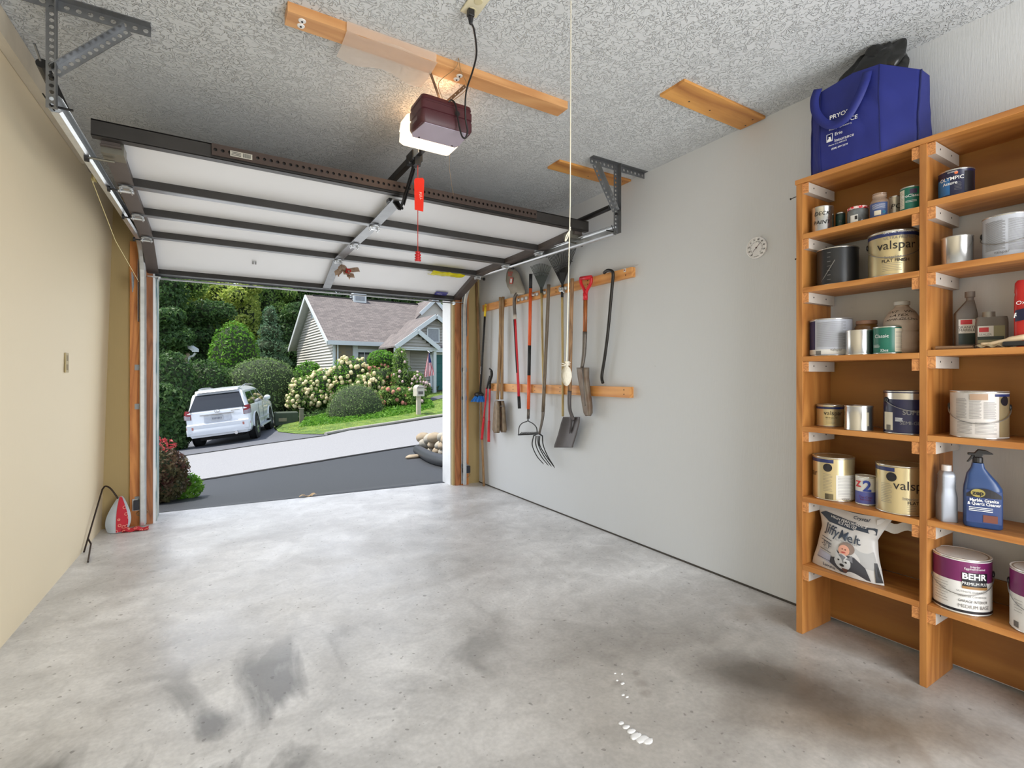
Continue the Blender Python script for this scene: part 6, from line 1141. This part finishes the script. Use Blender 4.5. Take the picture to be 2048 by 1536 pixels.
# ================================================================== neighbour's house
UX, UZ = .823, .568
def H(u, v_, z): return cw(-9.48+UX*u-UZ*v_, 25.7+UZ*u+UX*v_, z)
roofm = bpy.data.materials.new('shingles'); roofm.use_nodes = True; N = roofm.node_tree.nodes; L = roofm.node_tree.links; tc = N.new('ShaderNodeTexCoord'); br = N.new('ShaderNodeTexBrick'); br.inputs['Scale'].default_value = 1
mp = N.new('ShaderNodeMapping'); mp.inputs['Rotation'].default_value = (0, 0, math.atan2((H(1, 0, 0)-H(0, 0, 0)).y, (H(1, 0, 0)-H(0, 0, 0)).x)*-1); L.new(tc.outputs['Object'], mp.inputs[0]); L.new(mp.outputs[0], br.inputs[0])
br.inputs['Brick Width'].default_value = .28; br.inputs['Row Height'].default_value = .13; br.inputs['Mortar Size'].default_value = .012; br.inputs['Color1'].default_value = (*hexc(132, 123, 119), 1); br.inputs['Color2'].default_value = (*hexc(106, 99, 97), 1); br.inputs['Mortar'].default_value = (*hexc(94, 88, 86), 1)
L.new(br.outputs['Color'], N['Principled BSDF'].inputs['Base Color']); N['Principled BSDF'].inputs['Roughness'].default_value = .9
sid = M('siding_paint', hexc(206, 202, 194), .6, var=.03); trimw = M('house_trim', hexc(214, 220, 222), .5, var=.02); glassm = M('window_glass', hexc(50, 60, 66), .08, spec=.8)
hs = thing('house', 'pale clapboard house with brown shingle roof, stone panel and teal garage door across the road', 'house', H(4, 4, 0))
EZ, RZ, SLP = 3.05, 6.07, .604
f = MB()
def slab(q, th=.12): f.add([Vector(a) for a in q]+[Vector(a)-Vector((0, 0, th)) for a in q], [(0, 1, 2, 3), (7, 6, 5, 4), (0, 4, 5, 1), (1, 5, 6, 2), (2, 6, 7, 3), (3, 7, 4, 0)])
slab([H(0, 0, EZ), H(11, 0, EZ), H(11, 5, RZ), H(0, 5, RZ)]); slab([H(0, 10, EZ), H(11, 10, EZ), H(11, 5, RZ), H(0, 5, RZ)])
slab([H(3.0, -1.3, 2.86), H(3.0, .0, 2.86), H(5.52, 2.7, 4.66), H(5.52, -1.3, 4.66)]); slab([H(8.2, -1.3, 2.86), H(8.2, .0, 2.86), H(5.52, 2.7, 4.66), H(5.52, -1.3, 4.66)])
slab([H(2.55, -2.8, 2.74), H(2.55, -.4, 2.74), H(3.75, .95, 3.6), H(3.75, -2.8, 3.6)], .08); slab([H(4.95, -2.8, 2.74), H(4.95, -.9, 2.74), H(3.75, .95, 3.6), H(3.75, -2.8, 3.6)], .08)
slab([H(7.44, 2.8, 6.25), H(7.44, 9, 6.25), H(10.9, 9, 2.9), H(10.9, 2.8, 2.9)]); slab([H(7.44, 2.8, 6.25), H(7.44, 9, 6.25), H(4.2, 9, 2.9), H(4.2, 2.8, 2.9)])
slab([H(4.9, -1.45, 2.72), H(8.3, -1.45, 2.72), H(8.3, -1.0, 3.0), H(4.9, -1.0, 3.0)], .06)
f.build('roof', roofm, hs)
f = MB()
for a, b_ in ((H(-.02, 0, EZ-.10), H(-.02, 5, RZ-.10)), (H(-.02, 10, EZ-.10), H(-.02, 5, RZ-.10)), (H(0, -.03, EZ-.09), H(4.0, -.03, EZ-.09)), (H(3.0, -1.34, 2.76), H(5.52, -1.34, 4.56)), (H(8.2, -1.34, 2.76), H(5.52, -1.34, 4.56)),
              (H(2.55, -2.84, 2.66), H(3.75, -2.84, 3.52)), (H(4.95, -2.84, 2.66), H(3.75, -2.84, 3.52)), (H(7.44, 2.76, 6.15), H(10.9, 2.76, 2.8)), (H(7.44, 2.76, 6.15), H(6.4, 2.76, 5.15)), (H(4.9, -1.47, 2.66), H(8.3, -1.47, 2.66))): f = MB(); f.beam(a, b_, .05, .22); f.build('trim', trimw, hs)
f = MB(); f.add([H(.0, 0, EZ-.13), H(.46, .0, EZ-.13), H(.46, 5, RZ-.13), H(0, 5, RZ-.13)], [(0, 1, 2, 3)]); f.add([H(.0, 10, EZ-.13), H(.46, 10, EZ-.13), H(.46, 5, RZ-.13), H(0, 5, RZ-.13)], [(0, 1, 2, 3)]); f.add([H(0, 0, EZ-.14), H(9, 0, EZ-.14), H(9, .6, EZ-.14), H(0, .6, EZ-.14)], [(0, 1, 2, 3)]); f.build('soffit', M('soffit_paint', hexc(190, 194, 190), .6), hs)
# clapboards: wedge courses
def courses(mb, plane, a0f, a1f, z0, z1, step=.16):
    z = z0
    while z < z1:
        zt = min(z+step, z1); a0, a1 = a0f(zt), a1f(zt)
        if a1-a0 > .03: P = [plane(a0, .075, z), plane(a0, .0, z), plane(a0, .0, zt), plane(a0, .008, zt)]; Q = [plane(a1, .075, z), plane(a1, 0, z), plane(a1, 0, zt), plane(a1, .008, zt)]; mb.add(P+Q, [(0, 1, 2, 3), (7, 6, 5, 4), (0, 4, 5, 1), (3, 2, 6, 7), (0, 3, 7, 4), (1, 5, 6, 2)])
        z += step
f = MB(); gz = lambda z: max(0, (z+.12-EZ)/SLP)
courses(f, lambda a, o_, z: H(.46-o_, a, z), lambda z: max(.6, gz(z)), lambda z: min(9.4, 10-gz(z)), -.3, 5.95); f.build('gable_siding', sid, hs)
f = MB(); f.prism([(.6, -.5), (9.4, -.5), (9.4, EZ), (5, RZ-.15), (.6, EZ)], lambda u, v_, w: H(w, u, v_), .47, .55)
f.add([H(.5, .6, -.5), H(9, .6, -.5), H(9, .6, EZ), H(.5, .6, EZ)], [(0, 1, 2, 3)]); f.add([H(4.1, -1, -.3), H(8.2, -1, -.3), H(8.2, -1, 2.8), H(5.52, -1, 4.5), H(3.2, -1, 2.9)], [(0, 1, 2, 3, 4)]); f.add([H(6.0, 3, 2), H(10.5, 3, 2), H(10.5, 3, 3), H(7.44, 3, 6.1), H(6, 3, 4.7)], [(0, 1, 2, 3, 4)]); f.add([H(8.2, -1, -.3), H(8.2, 1, -.3), H(8.2, 1, 2.8), H(8.2, -1, 2.8)], [(0, 1, 2, 3)]); f.build('wall', sid, hs)
f = MB(); courses(f, lambda a, o_, z: H(a, -1-o_, z), lambda z: max(4.1 if z < 2.7 else 3.2, 5.52-max(0, (4.5-z)/.71)), lambda z: min(5.25 if z < 2.55 else 8.2, 5.52+max(0, (4.5-z)/.71)), .2, 4.45); courses(f, lambda a, o_, z: H(a, -2.6-o_, z), lambda z: 3.75-max(0, (3.48-z)/.72), lambda z: 3.75+max(0, (3.48-z)/.72), 2.62, 3.5); f.build('front_siding', M('siding_grey_shaded', hexc(176, 172, 166), .6, var=.03), hs)  # greyer siding: the shade on the front is put into its colour
f = MB(); f.bx(0, 1, 0, 1, 0, 1); f.v = [tuple(H(.5+.93*x, .52+.1*y, -.2+3.1*z)) for x, y, z in f.v]
st = bpy.data.materials.new('stone_veneer'); st.use_nodes = True; N = st.node_tree.nodes; L = st.node_tree.links; tc = N.new('ShaderNodeTexCoord'); vo = N.new('ShaderNodeTexVoronoi'); vo.inputs['Scale'].default_value = 4.5; mp = N.new('ShaderNodeMapping'); mp.inputs['Scale'].default_value = (1, 1, 1.9); L.new(tc.outputs['Object'], mp.inputs[0]); L.new(mp.outputs[0], vo.inputs[0])
r = N.new('ShaderNodeValToRGB'); r.color_ramp.elements[0].color = (*hexc(150, 130, 90), 1); r.color_ramp.elements[1].color = (*hexc(120, 118, 112), 1); L.new(vo.outputs['Color'], r.inputs[0]); L.new(r.outputs[0], N['Principled BSDF'].inputs['Base Color'])
f.build('stone_panel', st, hs)
def hb(nm, mt, u0, u1, v0, v1, z0, z1, par=hs): f = MB(); f.bx(0, 1, 0, 1, 0, 1); f.v = [tuple(H(u0+(u1-u0)*x, v0+(v1-v0)*y, z0+(z1-z0)*z)) for x, y, z in f.v]; return f.build(nm, mt, par)
hb('post', trimw, 1.44, 1.70, .42, .6, -.2, 2.95); hb('post', trimw, 3.18, 3.42, .42, .6, -.2, 2.95); hb('post', trimw, 4.78, 4.94, -2.5, -2.34, .2, 2.7); hb('post', trimw, 2.62, 2.74, -2.5, -2.38, .2, 2.7); hb('corner_board', trimw, .42, .54, .50, .62, -.2, 3.0)
hb('panel', M('siding_grey_shaded', 0), 1.70, 3.18, .5, .58, 2.70, 2.95); hb('lintel', trimw, 1.70, 3.18, .44, .56, 2.52, 2.70); hb('beam', trimw, 2.6, 4.9, -2.66, -2.5, 2.55, 2.70)
w_ = hb('window', glassm, 1.72, 3.16, .54, .58, .8, 2.52)
for k in range(5): hb('muntin', trimw, 1.72+k*.36, 1.75+k*.36, .52, .545, .8, 2.52, w_)
hb('muntin', trimw, 1.72, 3.16, .52, .545, 1.6, 1.63, w_)
hb('entry_wall', M('entry_brown', hexc(110, 92, 84), .7), 3.3, 4.4, .4, .5, .2, 2.8); hb('downspout', trimw, .60, .66, .38, .46, .2, 2.9)
dr = hb('garage_door', M('teal_door', hexc(26, 98, 96), .5, var=.05), 5.36, 8.1, -1.06, -1.02, .45, 2.42); hb('door_frame', trimw, 5.24, 5.36, -1.1, -1.0, .4, 2.55, dr); hb('door_frame', trimw, 5.24, 8.2, -1.1, -1.0, 2.42, 2.55, dr)
for k in range(1, 4): hb('groove', M('teal_dark', hexc(16, 70, 70), .6), 5.36, 8.1, -1.066, -1.058, .45+k*.49, .465+k*.49, dr)
v_w = hb('gable_window', M('louvre_grey', hexc(150, 154, 160), .5), 5.1, 5.75, -1.09, -1.04, 3.15, 3.85); 
for a in ((5.04, 5.10, 3.09, 3.91), (5.75, 5.81, 3.09, 3.91), (5.04, 5.81, 3.09, 3.15), (5.04, 5.81, 3.85, 3.91)): hb('window_frame', trimw, a[0], a[1], -1.12, -1.04, a[2], a[3], v_w)
w_ = hb('side_window', glassm, .38, .42, 5.75, 6.55, 1.0, 2.0)
for a in ((5.62, 5.75, .9, 2.12), (6.55, 6.68, .9, 2.12), (5.62, 6.68, 2.0, 2.12), (6.13, 6.17, 1, 2), (5.75, 6.55, 1.5, 1.54)): hb('window_frame', trimw, .35, .41, a[0], a[1], a[2], a[3], w_)
hb('vent', M('vent_slats', hexc(150, 160, 164), .6), .38, .43, 4.75, 5.25, 4.7, 5.35); hb('side_window', glassm, .38, .42, 8.6, 8.9, .9, 1.9)
ch = hb('chimney', trimw, 2.75, 3.55, 4.6, 5.4, 5.6, 6.42); hb('louvre', M('louvre_grey', 0), 2.86, 3.44, 4.57, 4.60, 5.95, 6.32, ch)
for k in range(3): hb('louvre', M('louvre_dark', hexc(80, 84, 88), .6), 2.72, 2.75, 4.7, 5.3, 5.9+k*.16, 5.98+k*.16, ch)
hb('ridge_cap', M('ridge_dark', hexc(70, 64, 62), .8), .4, 7.2, 4.93, 5.07, RZ-.02, RZ+.05); hb('lamp', trimw, 3.02, 3.16, -.2, .1, 2.75, 2.86)
hb('foundation', M('foundation', hexc(120, 116, 110), .9), .5, 8.2, .62, 9.3, -1.2, -.1)
f = MB(); c = H(.36, 3.5, 1.75); f.tube([c, c+Vector((0, 0, -.28))], .03, 6); f.tube([c+Vector((0, 0, -.02)), H(.30, 3.2, 1.78)], .03, 6); f.tube([c, H(.30, 3.8, 1.85)], .03, 6); f.build('hose_bib', black_m, hs)
# small house corner at the left
sh2 = thing('house_corner', 'corner of a cream house with white gutter showing between the trees at far left', 'house', atz(372, 720, 26.5)); A_ = lambda px, py, z=26.5: atz(px, py, z)
f = MB(); f.add([A_(340, 668), A_(380, 692), A_(380, 735), A_(340, 735)]+[A_(340, 668, 28), A_(380, 692, 28), A_(380, 735, 28), A_(340, 735, 28)], [(0, 1, 2, 3), (7, 6, 5, 4), (0, 4, 5, 1), (1, 5, 6, 2), (0, 3, 7, 4)]); f.build('wall', M('cream_house', hexc(206, 190, 170), .7), sh2)
f = MB(); f.beam(A_(346, 672, 26.2), A_(391, 700, 26.2), .4, .16); f.box(A_(391, 701, 26.2), (.30, .3, .16)); f.tube(smooth_path([A_(391, 706, 26.2), A_(386, 712, 26.2), A_(379, 716, 26.3), A_(378, 740, 26.3)], 5), .06, 8); f.build('gutter', trimw, sh2)
f = MB(); f.add([A_(330, 655), A_(392, 696), A_(392, 696, 29), A_(330, 655, 29)], [(0, 1, 2, 3)]); f.build('roof', roofm, sh2, solid=.08)
# flag
fp = atz(858, 706, 25.3); t = thing('flag', 'United States flag hanging limp from a short pole before the teal garage door', 'flag', tuple(fp-Vector((0, 0, 1.25))))
f = MB(); f.tube([atz(853, 700, 25.9), atz(859, 705, 25.3)], .02, 6); f.build('pole', M('pole_white', (.7, .7, .7), .4), t)
f = MB(); fl = [M('flag_red', hexc(190, 40, 60), .7), M('flag_white', hexc(226, 224, 230), .7), M('flag_blue', hexc(50, 58, 120), .7)]; rgt = cw(1, 0, 0)
for k in range(13):
    for j in range(12):
        def q(a, b_): w_ = .06+.34*min(1, b_*1.15); off = a/13-.62+.10*(b_-.3); return fp+rgt*(w_*off*1.2+.05*b_)+Vector((0, 0, -.02-1.2*b_+.10*(a/13)*b_))+cw(0, .035*math.sin(a*1.1+b_*3), 0)
        f.cur = 2 if (k > 5 and j < 5) else (k % 2); f.add([q(k, j/12), q(k+1, j/12), q(k+1, (j+1)/12), q(k, (j+1)/12)], [(0, 1, 2, 3)])
f.build('cloth', fl, t)
# mailbox
mb0 = at_ground(837, 20.5); t = thing('mailbox', 'cream mailbox with arched lid on a square post at the road edge', 'mailbox', tuple(mb0)); R3_ = Matrix.Rotation(-YAW+.5, 3, 'Z'); mx_ = lambda x, y, z: mb0+R3_ @ Vector((x, y, z)); mbm = M('mailbox_cream', hexc(196, 190, 176), .5)
f = MB(); f.box(mx_(0, 0, .34), (.16, .16, .9), R3_); f.build('post', M('post_cream', hexc(186, 176, 160), .7), t); f = MB(); f.prism([(-.16, 0), (.16, 0), (.16, .30)]+[(.16*math.cos(a), .30+.16*math.sin(a)) for a in [PI*k/10 for k in range(1, 10)]]+[(-.16, .30)], lambda u, v_, w: mx_(u, w, .78+v_), -.28, .22); f.build('box', mbm, t)
f = MB(); f.box(mx_(0, -.285, 1.12), (.26, .01, .02), R3_); f.box(mx_(0, -.285, .92), (.2, .01, .12), R3_); f.build('slot', M('slot_dark', hexc(90, 84, 80), .6), t)
q0 = at_ground(603, 20.2); t = thing('short_post', 'short weathered wooden post standing at the left tip of the planted bed', 'post', tuple(q0)); f = MB(); f.box(q0+Vector((0, 0, .25)), (.15, .15, .72), R3_); f.build('post', M('post_weathered', hexc(130, 124, 108), .9, bump=.4), t); f = MB(); f.box(q0+Vector((0, 0, .62)), (.19, .19, .03), R3_); f.build('cap', M('post_weathered', 0), t)
q0 = at_ground(572, 21.0); t = thing('utility_box', 'dark green utility box in shade right of the white car', 'box', tuple(q0)); f = MB(); f.box(q0+Vector((0, 0, .2)), (.9, .7, .55), R3_); f.build('box', M('box_green', hexc(70, 80, 66), .7), t, bevel=.03); f = MB(); f.box(q0+R3_ @ Vector((-.15, -.36, .18)), (.3, .01, .14), R3_); f.build('notice', M('notice_pale', hexc(150, 140, 120), .7), t)
# stones, pipe
ston = [M('stone_tan', hexc(176, 160, 136), .9, col2=hexc(140, 126, 108), scale=5, bump=.6, bscale=12), M('stone_grey', hexc(150, 146, 138), .9, col2=hexc(186, 178, 160), scale=5, bump=.6, bscale=12)]
n_ = 0
for row, (yb, nr, rs) in enumerate(((905, 7, .085), (892, 6, .10), (880, 6, .11))):
    for k in range(nr):
        px = 848+k*13+(row % 2)*6+rng.uniform(-3, 3); g_ = G(px, 907+(k*.9)); base = gp(*g_); r_ = rs*rng.uniform(1.0, 1.4); f = MB(); f.ell(base+Vector((0, .03*row, .07+row*.125+rng.uniform(-.01, .01))), (r_*1.15, r_, r_*.78), 10, 7, R=Matrix.Rotation(rng.uniform(-.5, .5), 3, 'Y'), jit=.07)
        o = f.build('fieldstone', ston[(k+row) % 2], None, smooth=True); tag(o, 'fieldstone in the low dry stacked wall outside the right jamb', 'stone', 'fieldstones of the low dry stacked wall')
g_ = G(827, 917); f = MB(); f.ell(gp(*g_, .03), (.16, .09, .045), 10, 6, jit=.08); tag(f.build('fieldstone', ston[0], None, smooth=True), 'flat pale stone lying alone on the driveway at the end of the black pipe', 'stone')
f = MB(); P = [gp(*G(835, 908), .09), gp(*G(846, 916), .09), gp(*G(862, 925), .085), gp(*G(880, 931), .085), gp(*G(905, 936), .085), gp(*G(935, 938), .08)]; P = smooth_path(P, 12)
f.tube(P, [.098 if k % 2 else .092 for k in range(len(P))], 14); t = thing('drain_pipe', 'corrugated black drain pipe lying along the driveway below the stone wall', 'pipe', tuple(P[0]-Vector((0, 0, .09)))); f.build('pipe', M('pipe_black', hexc(48, 50, 54), .45), t, smooth=True); f = MB(); f.cyl(P[0], P[0]+(P[0]-P[1]).normalized()*.01, .085, 14); f.build('opening', M('pipe_inside', hexc(10, 10, 10), .9), t)
t = thing('dry_leaves', 'few curled dry leaves lying on the door sill', 'leaves', tuple(onZ(615, 993, .0))); t['kind'] = 'stuff'; f = MB()
for k in range(7): c = onZ(604+k*4, 993-k*.4+rng.uniform(-1.5, 1), .004); f.grid(lambda u, v_, c=c, k=k: c+Vector((.05*(u-.5), .035*(v_-.5), .006+.014*math.sin(PI*u+k))), 4, 3)
f.build('leaf', M('dry_leaf', hexc(190, 160, 120), .9), t, smooth=True)
f = MB()
for px, py, a_, b_ in ((1242, 1446, .012, .009), (1252, 1454, .016, .010), (1262, 1462, .018, .012), (1272, 1472, .026, .016), (1284, 1478, .028, .018), (1296, 1482, .022, .014), (1230, 1347, .006, .004), (1244, 1348, .005, .004), (1234, 1361, .006, .005), (1245, 1367, .011, .007), (1246, 1390, .008, .006), (1254, 1394, .008, .005)):
    f.ell(onZ(px, py, 0), (a_, b_, .0025), 10, 5, jit=.15)
o = f.build('paint_drips', M('drip_white', (.78, .78, .77), .6), None, smooth=True); tag(o, 'trail of white paint drips dried on the concrete floor', 'paint', kind='stuff')
# ================================================================== the car
RR = (-8.848, 17.2); hd = (-.296, .955); lf = (-.955, -.296); oc_ = (RR[0]+.8*lf[0]-1.0*hd[0], RR[1]+.8*lf[1]-1.0*hd[1])
def cg(x, y): return gp(oc_[0]+hd[0]*x+lf[0]*y, oc_[1]+hd[1]*x+lf[1]*y, .02)
wp = {(x, y): cg(x, y) for x in (1.0, 3.79) for y in (-.8, .8)}; Fv = ((wp[3.79, .8]+wp[3.79, -.8])-(wp[1.0, .8]+wp[1.0, -.8])).normalized(); Lv = ((wp[1.0, .8]+wp[3.79, .8])-(wp[1.0, -.8]+wp[3.79, -.8])).normalized(); Uv = Fv.cross(Lv).normalized(); Lv = Uv.cross(Fv)
ctr = sum(wp.values(), Vector())/4; org_ = ctr-Fv*2.395
car = thing('car', 'white luxury SUV parked on the neighbour driveway, seen from behind', 'car', tuple(org_)); car.rotation_euler = Matrix((Fv, Lv, Uv)).transposed().to_euler()
wht_c = M('car_white', hexc(226, 230, 236), .22, coat=.6, var=.01); gl = M('car_glass', hexc(24, 30, 36), .04, spec=1, var=.02); chrome = M('chrome', hexc(220, 222, 226), .12, 1); tyre = M('tyre', hexc(30, 30, 31), .8); redl = M('tail_red', hexc(120, 30, 34), .2); clr = M('tail_clear', hexc(140, 132, 138), .15, .3)
def interp(x, T): 
    for (a, b_), (c, d_) in zip(T, T[1:]):
        if x <= c: return b_+(d_-b_)*max(0, (x-a))/(c-a)
    return T[-1][1]
XR = [(0, .10), (.35, .06), (.5, 0), (.74, 0.0), (.78, .06), (1.12, .10), (1.20, .14), (1.72, .44), (1.80, .62), (2, .8)]; XF = [(0, 4.7), (.4, 4.84), (.8, 4.88), (1.0, 4.80), (1.15, 4.6), (2, 4.5)]
TOP = [(0, 1.80), (.6, 1.80), (1.0, 1.845), (2.4, 1.83), (2.75, 1.78), (3.55, 1.20), (3.7, 1.17), (4.5, 1.06), (4.9, .98)]; HW = [(0, .80), (.35, .84), (.5, .925), (.95, .94), (1.12, .91), (1.18, .87), (1.68, .72), (1.76, .60), (1.84, .45), (2, 0)]
zs_ = [.34, .42, .5, .62, .74, .78, .95, 1.05, 1.12, 1.2, 1.32, 1.45, 1.58, 1.68, 1.75, 1.80, 1.85]
def ring(x, off=0):
    tp_ = interp(x, TOP); R_ = []
    for z in zs_:
        zz = min(z, tp_); hw = interp(z, HW) if z > tp_ else interp(zz, HW)
        if z > tp_: hw = interp(zz, HW)*max(.0, 1-(z-tp_)*1.2)
        fr = 1-.10*max(0, (x-4.2)/.68)**2; xx = min(max(x, interp(zz, XR)+(.10*(1-abs(1))**2)), interp(zz, XF)); cornr = 1-.06*max(0, 1-(xx-interp(zz, XR))/.12) if x < .3 else 1
        R_.append(Vector((xx, hw*fr*cornr, zz)))
    R_.append(Vector((R_[-1].x, 0, R_[-1].z+.012))); return R_
f = MB(); xs = [0, .06, .12, .2, .35, .5, .7, .9, 1.2, 1.6, 2.0, 2.4, 2.6, 2.75, 2.95, 3.15, 3.35, 3.55, 3.8, 4.1, 4.4, 4.65, 4.8, 4.88]; rings = [ring(x) for x in xs]; n = len(rings[0])
vs = []
for R_ in rings: vs += R_+[Vector((p_.x, -p_.y, p_.z)) for p_ in R_[:-1]][::-1]
m = 2*n-1; f.add(vs, [(i*m+k, i*m+k+1, (i+1)*m+k+1, (i+1)*m+k) for i in range(len(xs)-1) for k in range(m-1)])
for e in (0, len(xs)-1):
    for k in range(n-1):
        a, b_ = rings[e][k], rings[e][k+1]; f.add([a, b_, Vector((b_.x, -b_.y, b_.z)), Vector((a.x, -a.y, a.z))], [(0, 1, 2, 3)])
f.add([Vector((.12, .8, .34)), Vector((4.7, .8, .34)), Vector((4.7, -.8, .34)), Vector((.12, -.8, .34))], [(0, 1, 2, 3)])
bmx = MB(); bmx.add(f.v, f.f); o = bmx.build('body', wht_c, car, world=False, smooth=True, auto=35)
def cpart(nm, mt, fn, nu=10, nv=4, par=car, **k): f = MB(); f.grid(fn, nu, nv); return f.build(nm, mt, par, world=False, smooth=True, **k)
def rear(y, z, o_=.006): return Vector((interp(z, XR)-o_, y, z))
cpart('rear_window', gl, lambda u, v_: rear((u-.5)*2*(.80-.17*v_), 1.17+.50*v_, .012), 12, 6)
for s_ in (-1, 1):
    sd = lambda x, z, s_=s_, o_=.008: Vector((x, s_*(interp(z, HW)+o_), z))
    cpart('side_window', gl, lambda u, v_, s_=s_, sd=sd: sd((.42+.28*v_)+(1.55-.42-.28*v_-.03)*u, 1.20+.42*v_), 6, 5); cpart('side_window', gl, lambda u, v_, sd=sd: sd(1.62+.72*u, 1.20+.44*v_), 4, 5)
    cpart('side_window', gl, lambda u, v_, sd=sd: sd(2.42+(.95-.62*v_)*u, 1.20+.44*v_), 6, 5)
    cpart('tail_light', redl, lambda u, v_, s_=s_: Vector((interp(.98+.24*v_, XR)-.012+.30*max(0, u-.4)**1.5*1.2, s_*(.74+.20*min(1, u*1.6)+.006-(.02 if v_ > .8 else 0)), .92+.28*v_+.03*u)), 8, 4)
    cpart('tail_lens', clr, lambda u, v_, s_=s_: Vector((interp(.95+.2*v_, XR)-.02+.26*max(0, u-.4)**1.5*1.2, s_*(.76+.185*min(1, u*1.6)+.010), .93+.14*v_+.02*u)), 8, 3)
    cpart('reflector', M('reflector_red', hexc(190, 120, 110), .2), lambda u, v_, s_=s_: Vector((-.006+.10*u**2, s_*(.70+.225*u), .60+.085*v_)), 6, 2)
    f = MB(); f.tube([(.95, s_*.66, 1.84), (1.3, s_*.665, 1.875), (2.3, s_*.665, 1.865), (2.6, s_*.66, 1.83)], .022, 8); f.build('roof_rail', M('rail_silver', hexc(180, 182, 186), .3, .7), car, world=False, smooth=True)
    f = MB(); f.ell((2.98, s_*1.03, 1.28), (.09, .12, .10), 12, 8); f.beam((2.98, s_*.88, 1.22), (2.98, s_*1.0, 1.25), .06, .04); f.build('mirror', wht_c, car, world=False, smooth=True)
    f = MB()
    for x in (1.95, 2.85): f.tube([(x, s_*.955, 1.05), (x+.05, s_*.985, 1.055), (x+.18, s_*.985, 1.055), (x+.22, s_*.955, 1.05)], .013, 6)
    f.build('door_handle', chrome, car, world=False); f = MB(); f.box((2.4, s_*.93, .36), (1.9, .16, .05)); f.build('side_step', M('step_grey', hexc(190, 194, 198), .4), car, world=False, bevel=.01)
    f = MB(); f.box((2.4, s_*.955, .62), (2.0, .02, .05)); f.build('side_moulding', wht_c, car, world=False, bevel=.005); f = MB()
    for x in (1.58, 2.40): f.box((x, s_*.942, .80), (.008, .008, .75))
    f.build('door_gap', blackp, car, world=False)
    for x in (1.0, 3.79):
        Rw_ = Matrix.Rotation(PI/2, 3, 'X'); f = MB(); f.lathe([(.0, -.010), (.475, -.010), (.475, .010), (0, .010)], 26, c=(x, s_*.935, .43), R=Rw_); f.build('wheel_arch', M('arch_dark', hexc(14, 14, 15), .9), car, world=False)
        f = MB(); f.lathe([(.47, -.02), (.51, -.012), (.51, .012), (.47, .02)], 26, c=(x, s_*.935, .43), R=Rw_, cap=False, a0=.0, a1=PI) if False else f.tube([(x+.49*math.cos(a), s_*.945, .43+.49*math.sin(a)) for a in [PI*k/16-.05 for k in range(17)]], .02, 6); f.build('arch_flare', wht_c, car, world=False, smooth=True)
        f = MB(); f.lathe([(.24, -.13), (.36, -.13), (.385, -.10), (.385, .10), (.36, .13), (.24, .13)], 30, c=(x, s_*.83, .385), R=Rw_, cap=False); tw = f.build('wheel', tyre, car, world=False, smooth=True)
        f = MB(); f.lathe([(.25, -.10), (.25, .115), (.235, .12), (.225, .05), (.05, .05)], 30, c=(x, s_*.83, .385), R=Rw_ if s_ < 0 else Matrix.Rotation(-PI/2, 3, 'X'), cap=False); 
        for k in range(6): a = 2*PI*k/6; f.beam((x+.04*math.cos(a), s_*.935, .385+.04*math.sin(a)), (x+.235*math.cos(a), s_*.945, .385+.235*math.sin(a)), .055, .02, up=(0, 1, 0))
        f.lathe([(0, -.02), (.06, -.02), (.06, .02), (0, .02)], 12, c=(x, s_*.93, .385), R=Rw_); f.build('rim', M('alloy', hexc(196, 200, 206), .25, .8), tw, world=False)
cpart('bumper', wht_c, lambda u, v_: Vector((-.035+.10*abs(2*u-1)**4-.01*math.sin(PI*v_), (u-.5)*1.84, .42+.20*v_)), 16, 5)
f = MB(); f.box((.085, 0, .765), (.02, 1.60, .016)); f.box((.10, .745, 1.0), (.01, .012, .46)); f.box((.10, -.745, 1.0), (.01, .012, .46)); f.build('tailgate_gap', blackp, car, world=False)
cpart('plate_recess', M('recess_white', hexc(196, 200, 208), .3), lambda u, v_: rear((u-.5)*.78, .80+.22*v_, .012), 6, 2)
f = MB(); f.box((.045, 0, 1.035), (.05, .98, .035)); f.box((.055, 0, .80), (.04, .72, .014)); f.build('chrome_bar', chrome, car, world=False, bevel=.006)
f = MB(); f.box((.052, .02, .905), (.008, .34, .16)); pl_ = f.build('licence_plate', M('plate_pale', hexc(190, 192, 196), .4), car, world=False); f = MB()
for k in range(7): f.box((.046, .14-.04*k, .90), (.004, .022, .062))
f.build('plate_marks', M('plate_ink', hexc(120, 124, 136), .5), pl_, world=False)
f = MB(); f.tube([(.075, .075*math.cos(a), 1.125+.05*math.sin(a)) for a in [2*PI*k/18 for k in range(19)]], .008, 6, cap=False); f.tube([(.07, .01, 1.165), (.07, .028, 1.105), (.07, -.05, 1.10)], .008, 6); f.build('emblem', chrome, car, world=False); f = MB(); f.box((.085, -.52, 1.09), (.006, .26, .018)); f.build('badge', chrome, car, world=False)
f = MB(); f.tube([(.17, 0, 1.17), (.24, .14, 1.24)], .012, 6); f.tube([(.20, .0, 1.20), (.16, .32, 1.17)], .008, 6); f.build('rear_wiper', blackp, car, world=False)
f = MB(); f.prism([(.30, 1.74), (.36, 1.80), (.85, 1.845), (.85, 1.80)], lambda u, v_, w: Vector((u, w, v_)), -.62, .62); f.build('spoiler', wht_c, car, world=False, bevel=.01)
f = MB(); f.lathe([(.035, 0), (.05, 0), (.05, .16), (.035, .16)], 16, c=(-.07, -.50, .37), R=Matrix.Rotation(PI/2, 3, 'Y')); f.build('exhaust', chrome, car, world=False, smooth=True, auto=40)
f = MB(); f.box((1.2, 0, .28), (2.0, 1.2, .12)); f.build('underbody', M('arch_dark', 0), car, world=False)
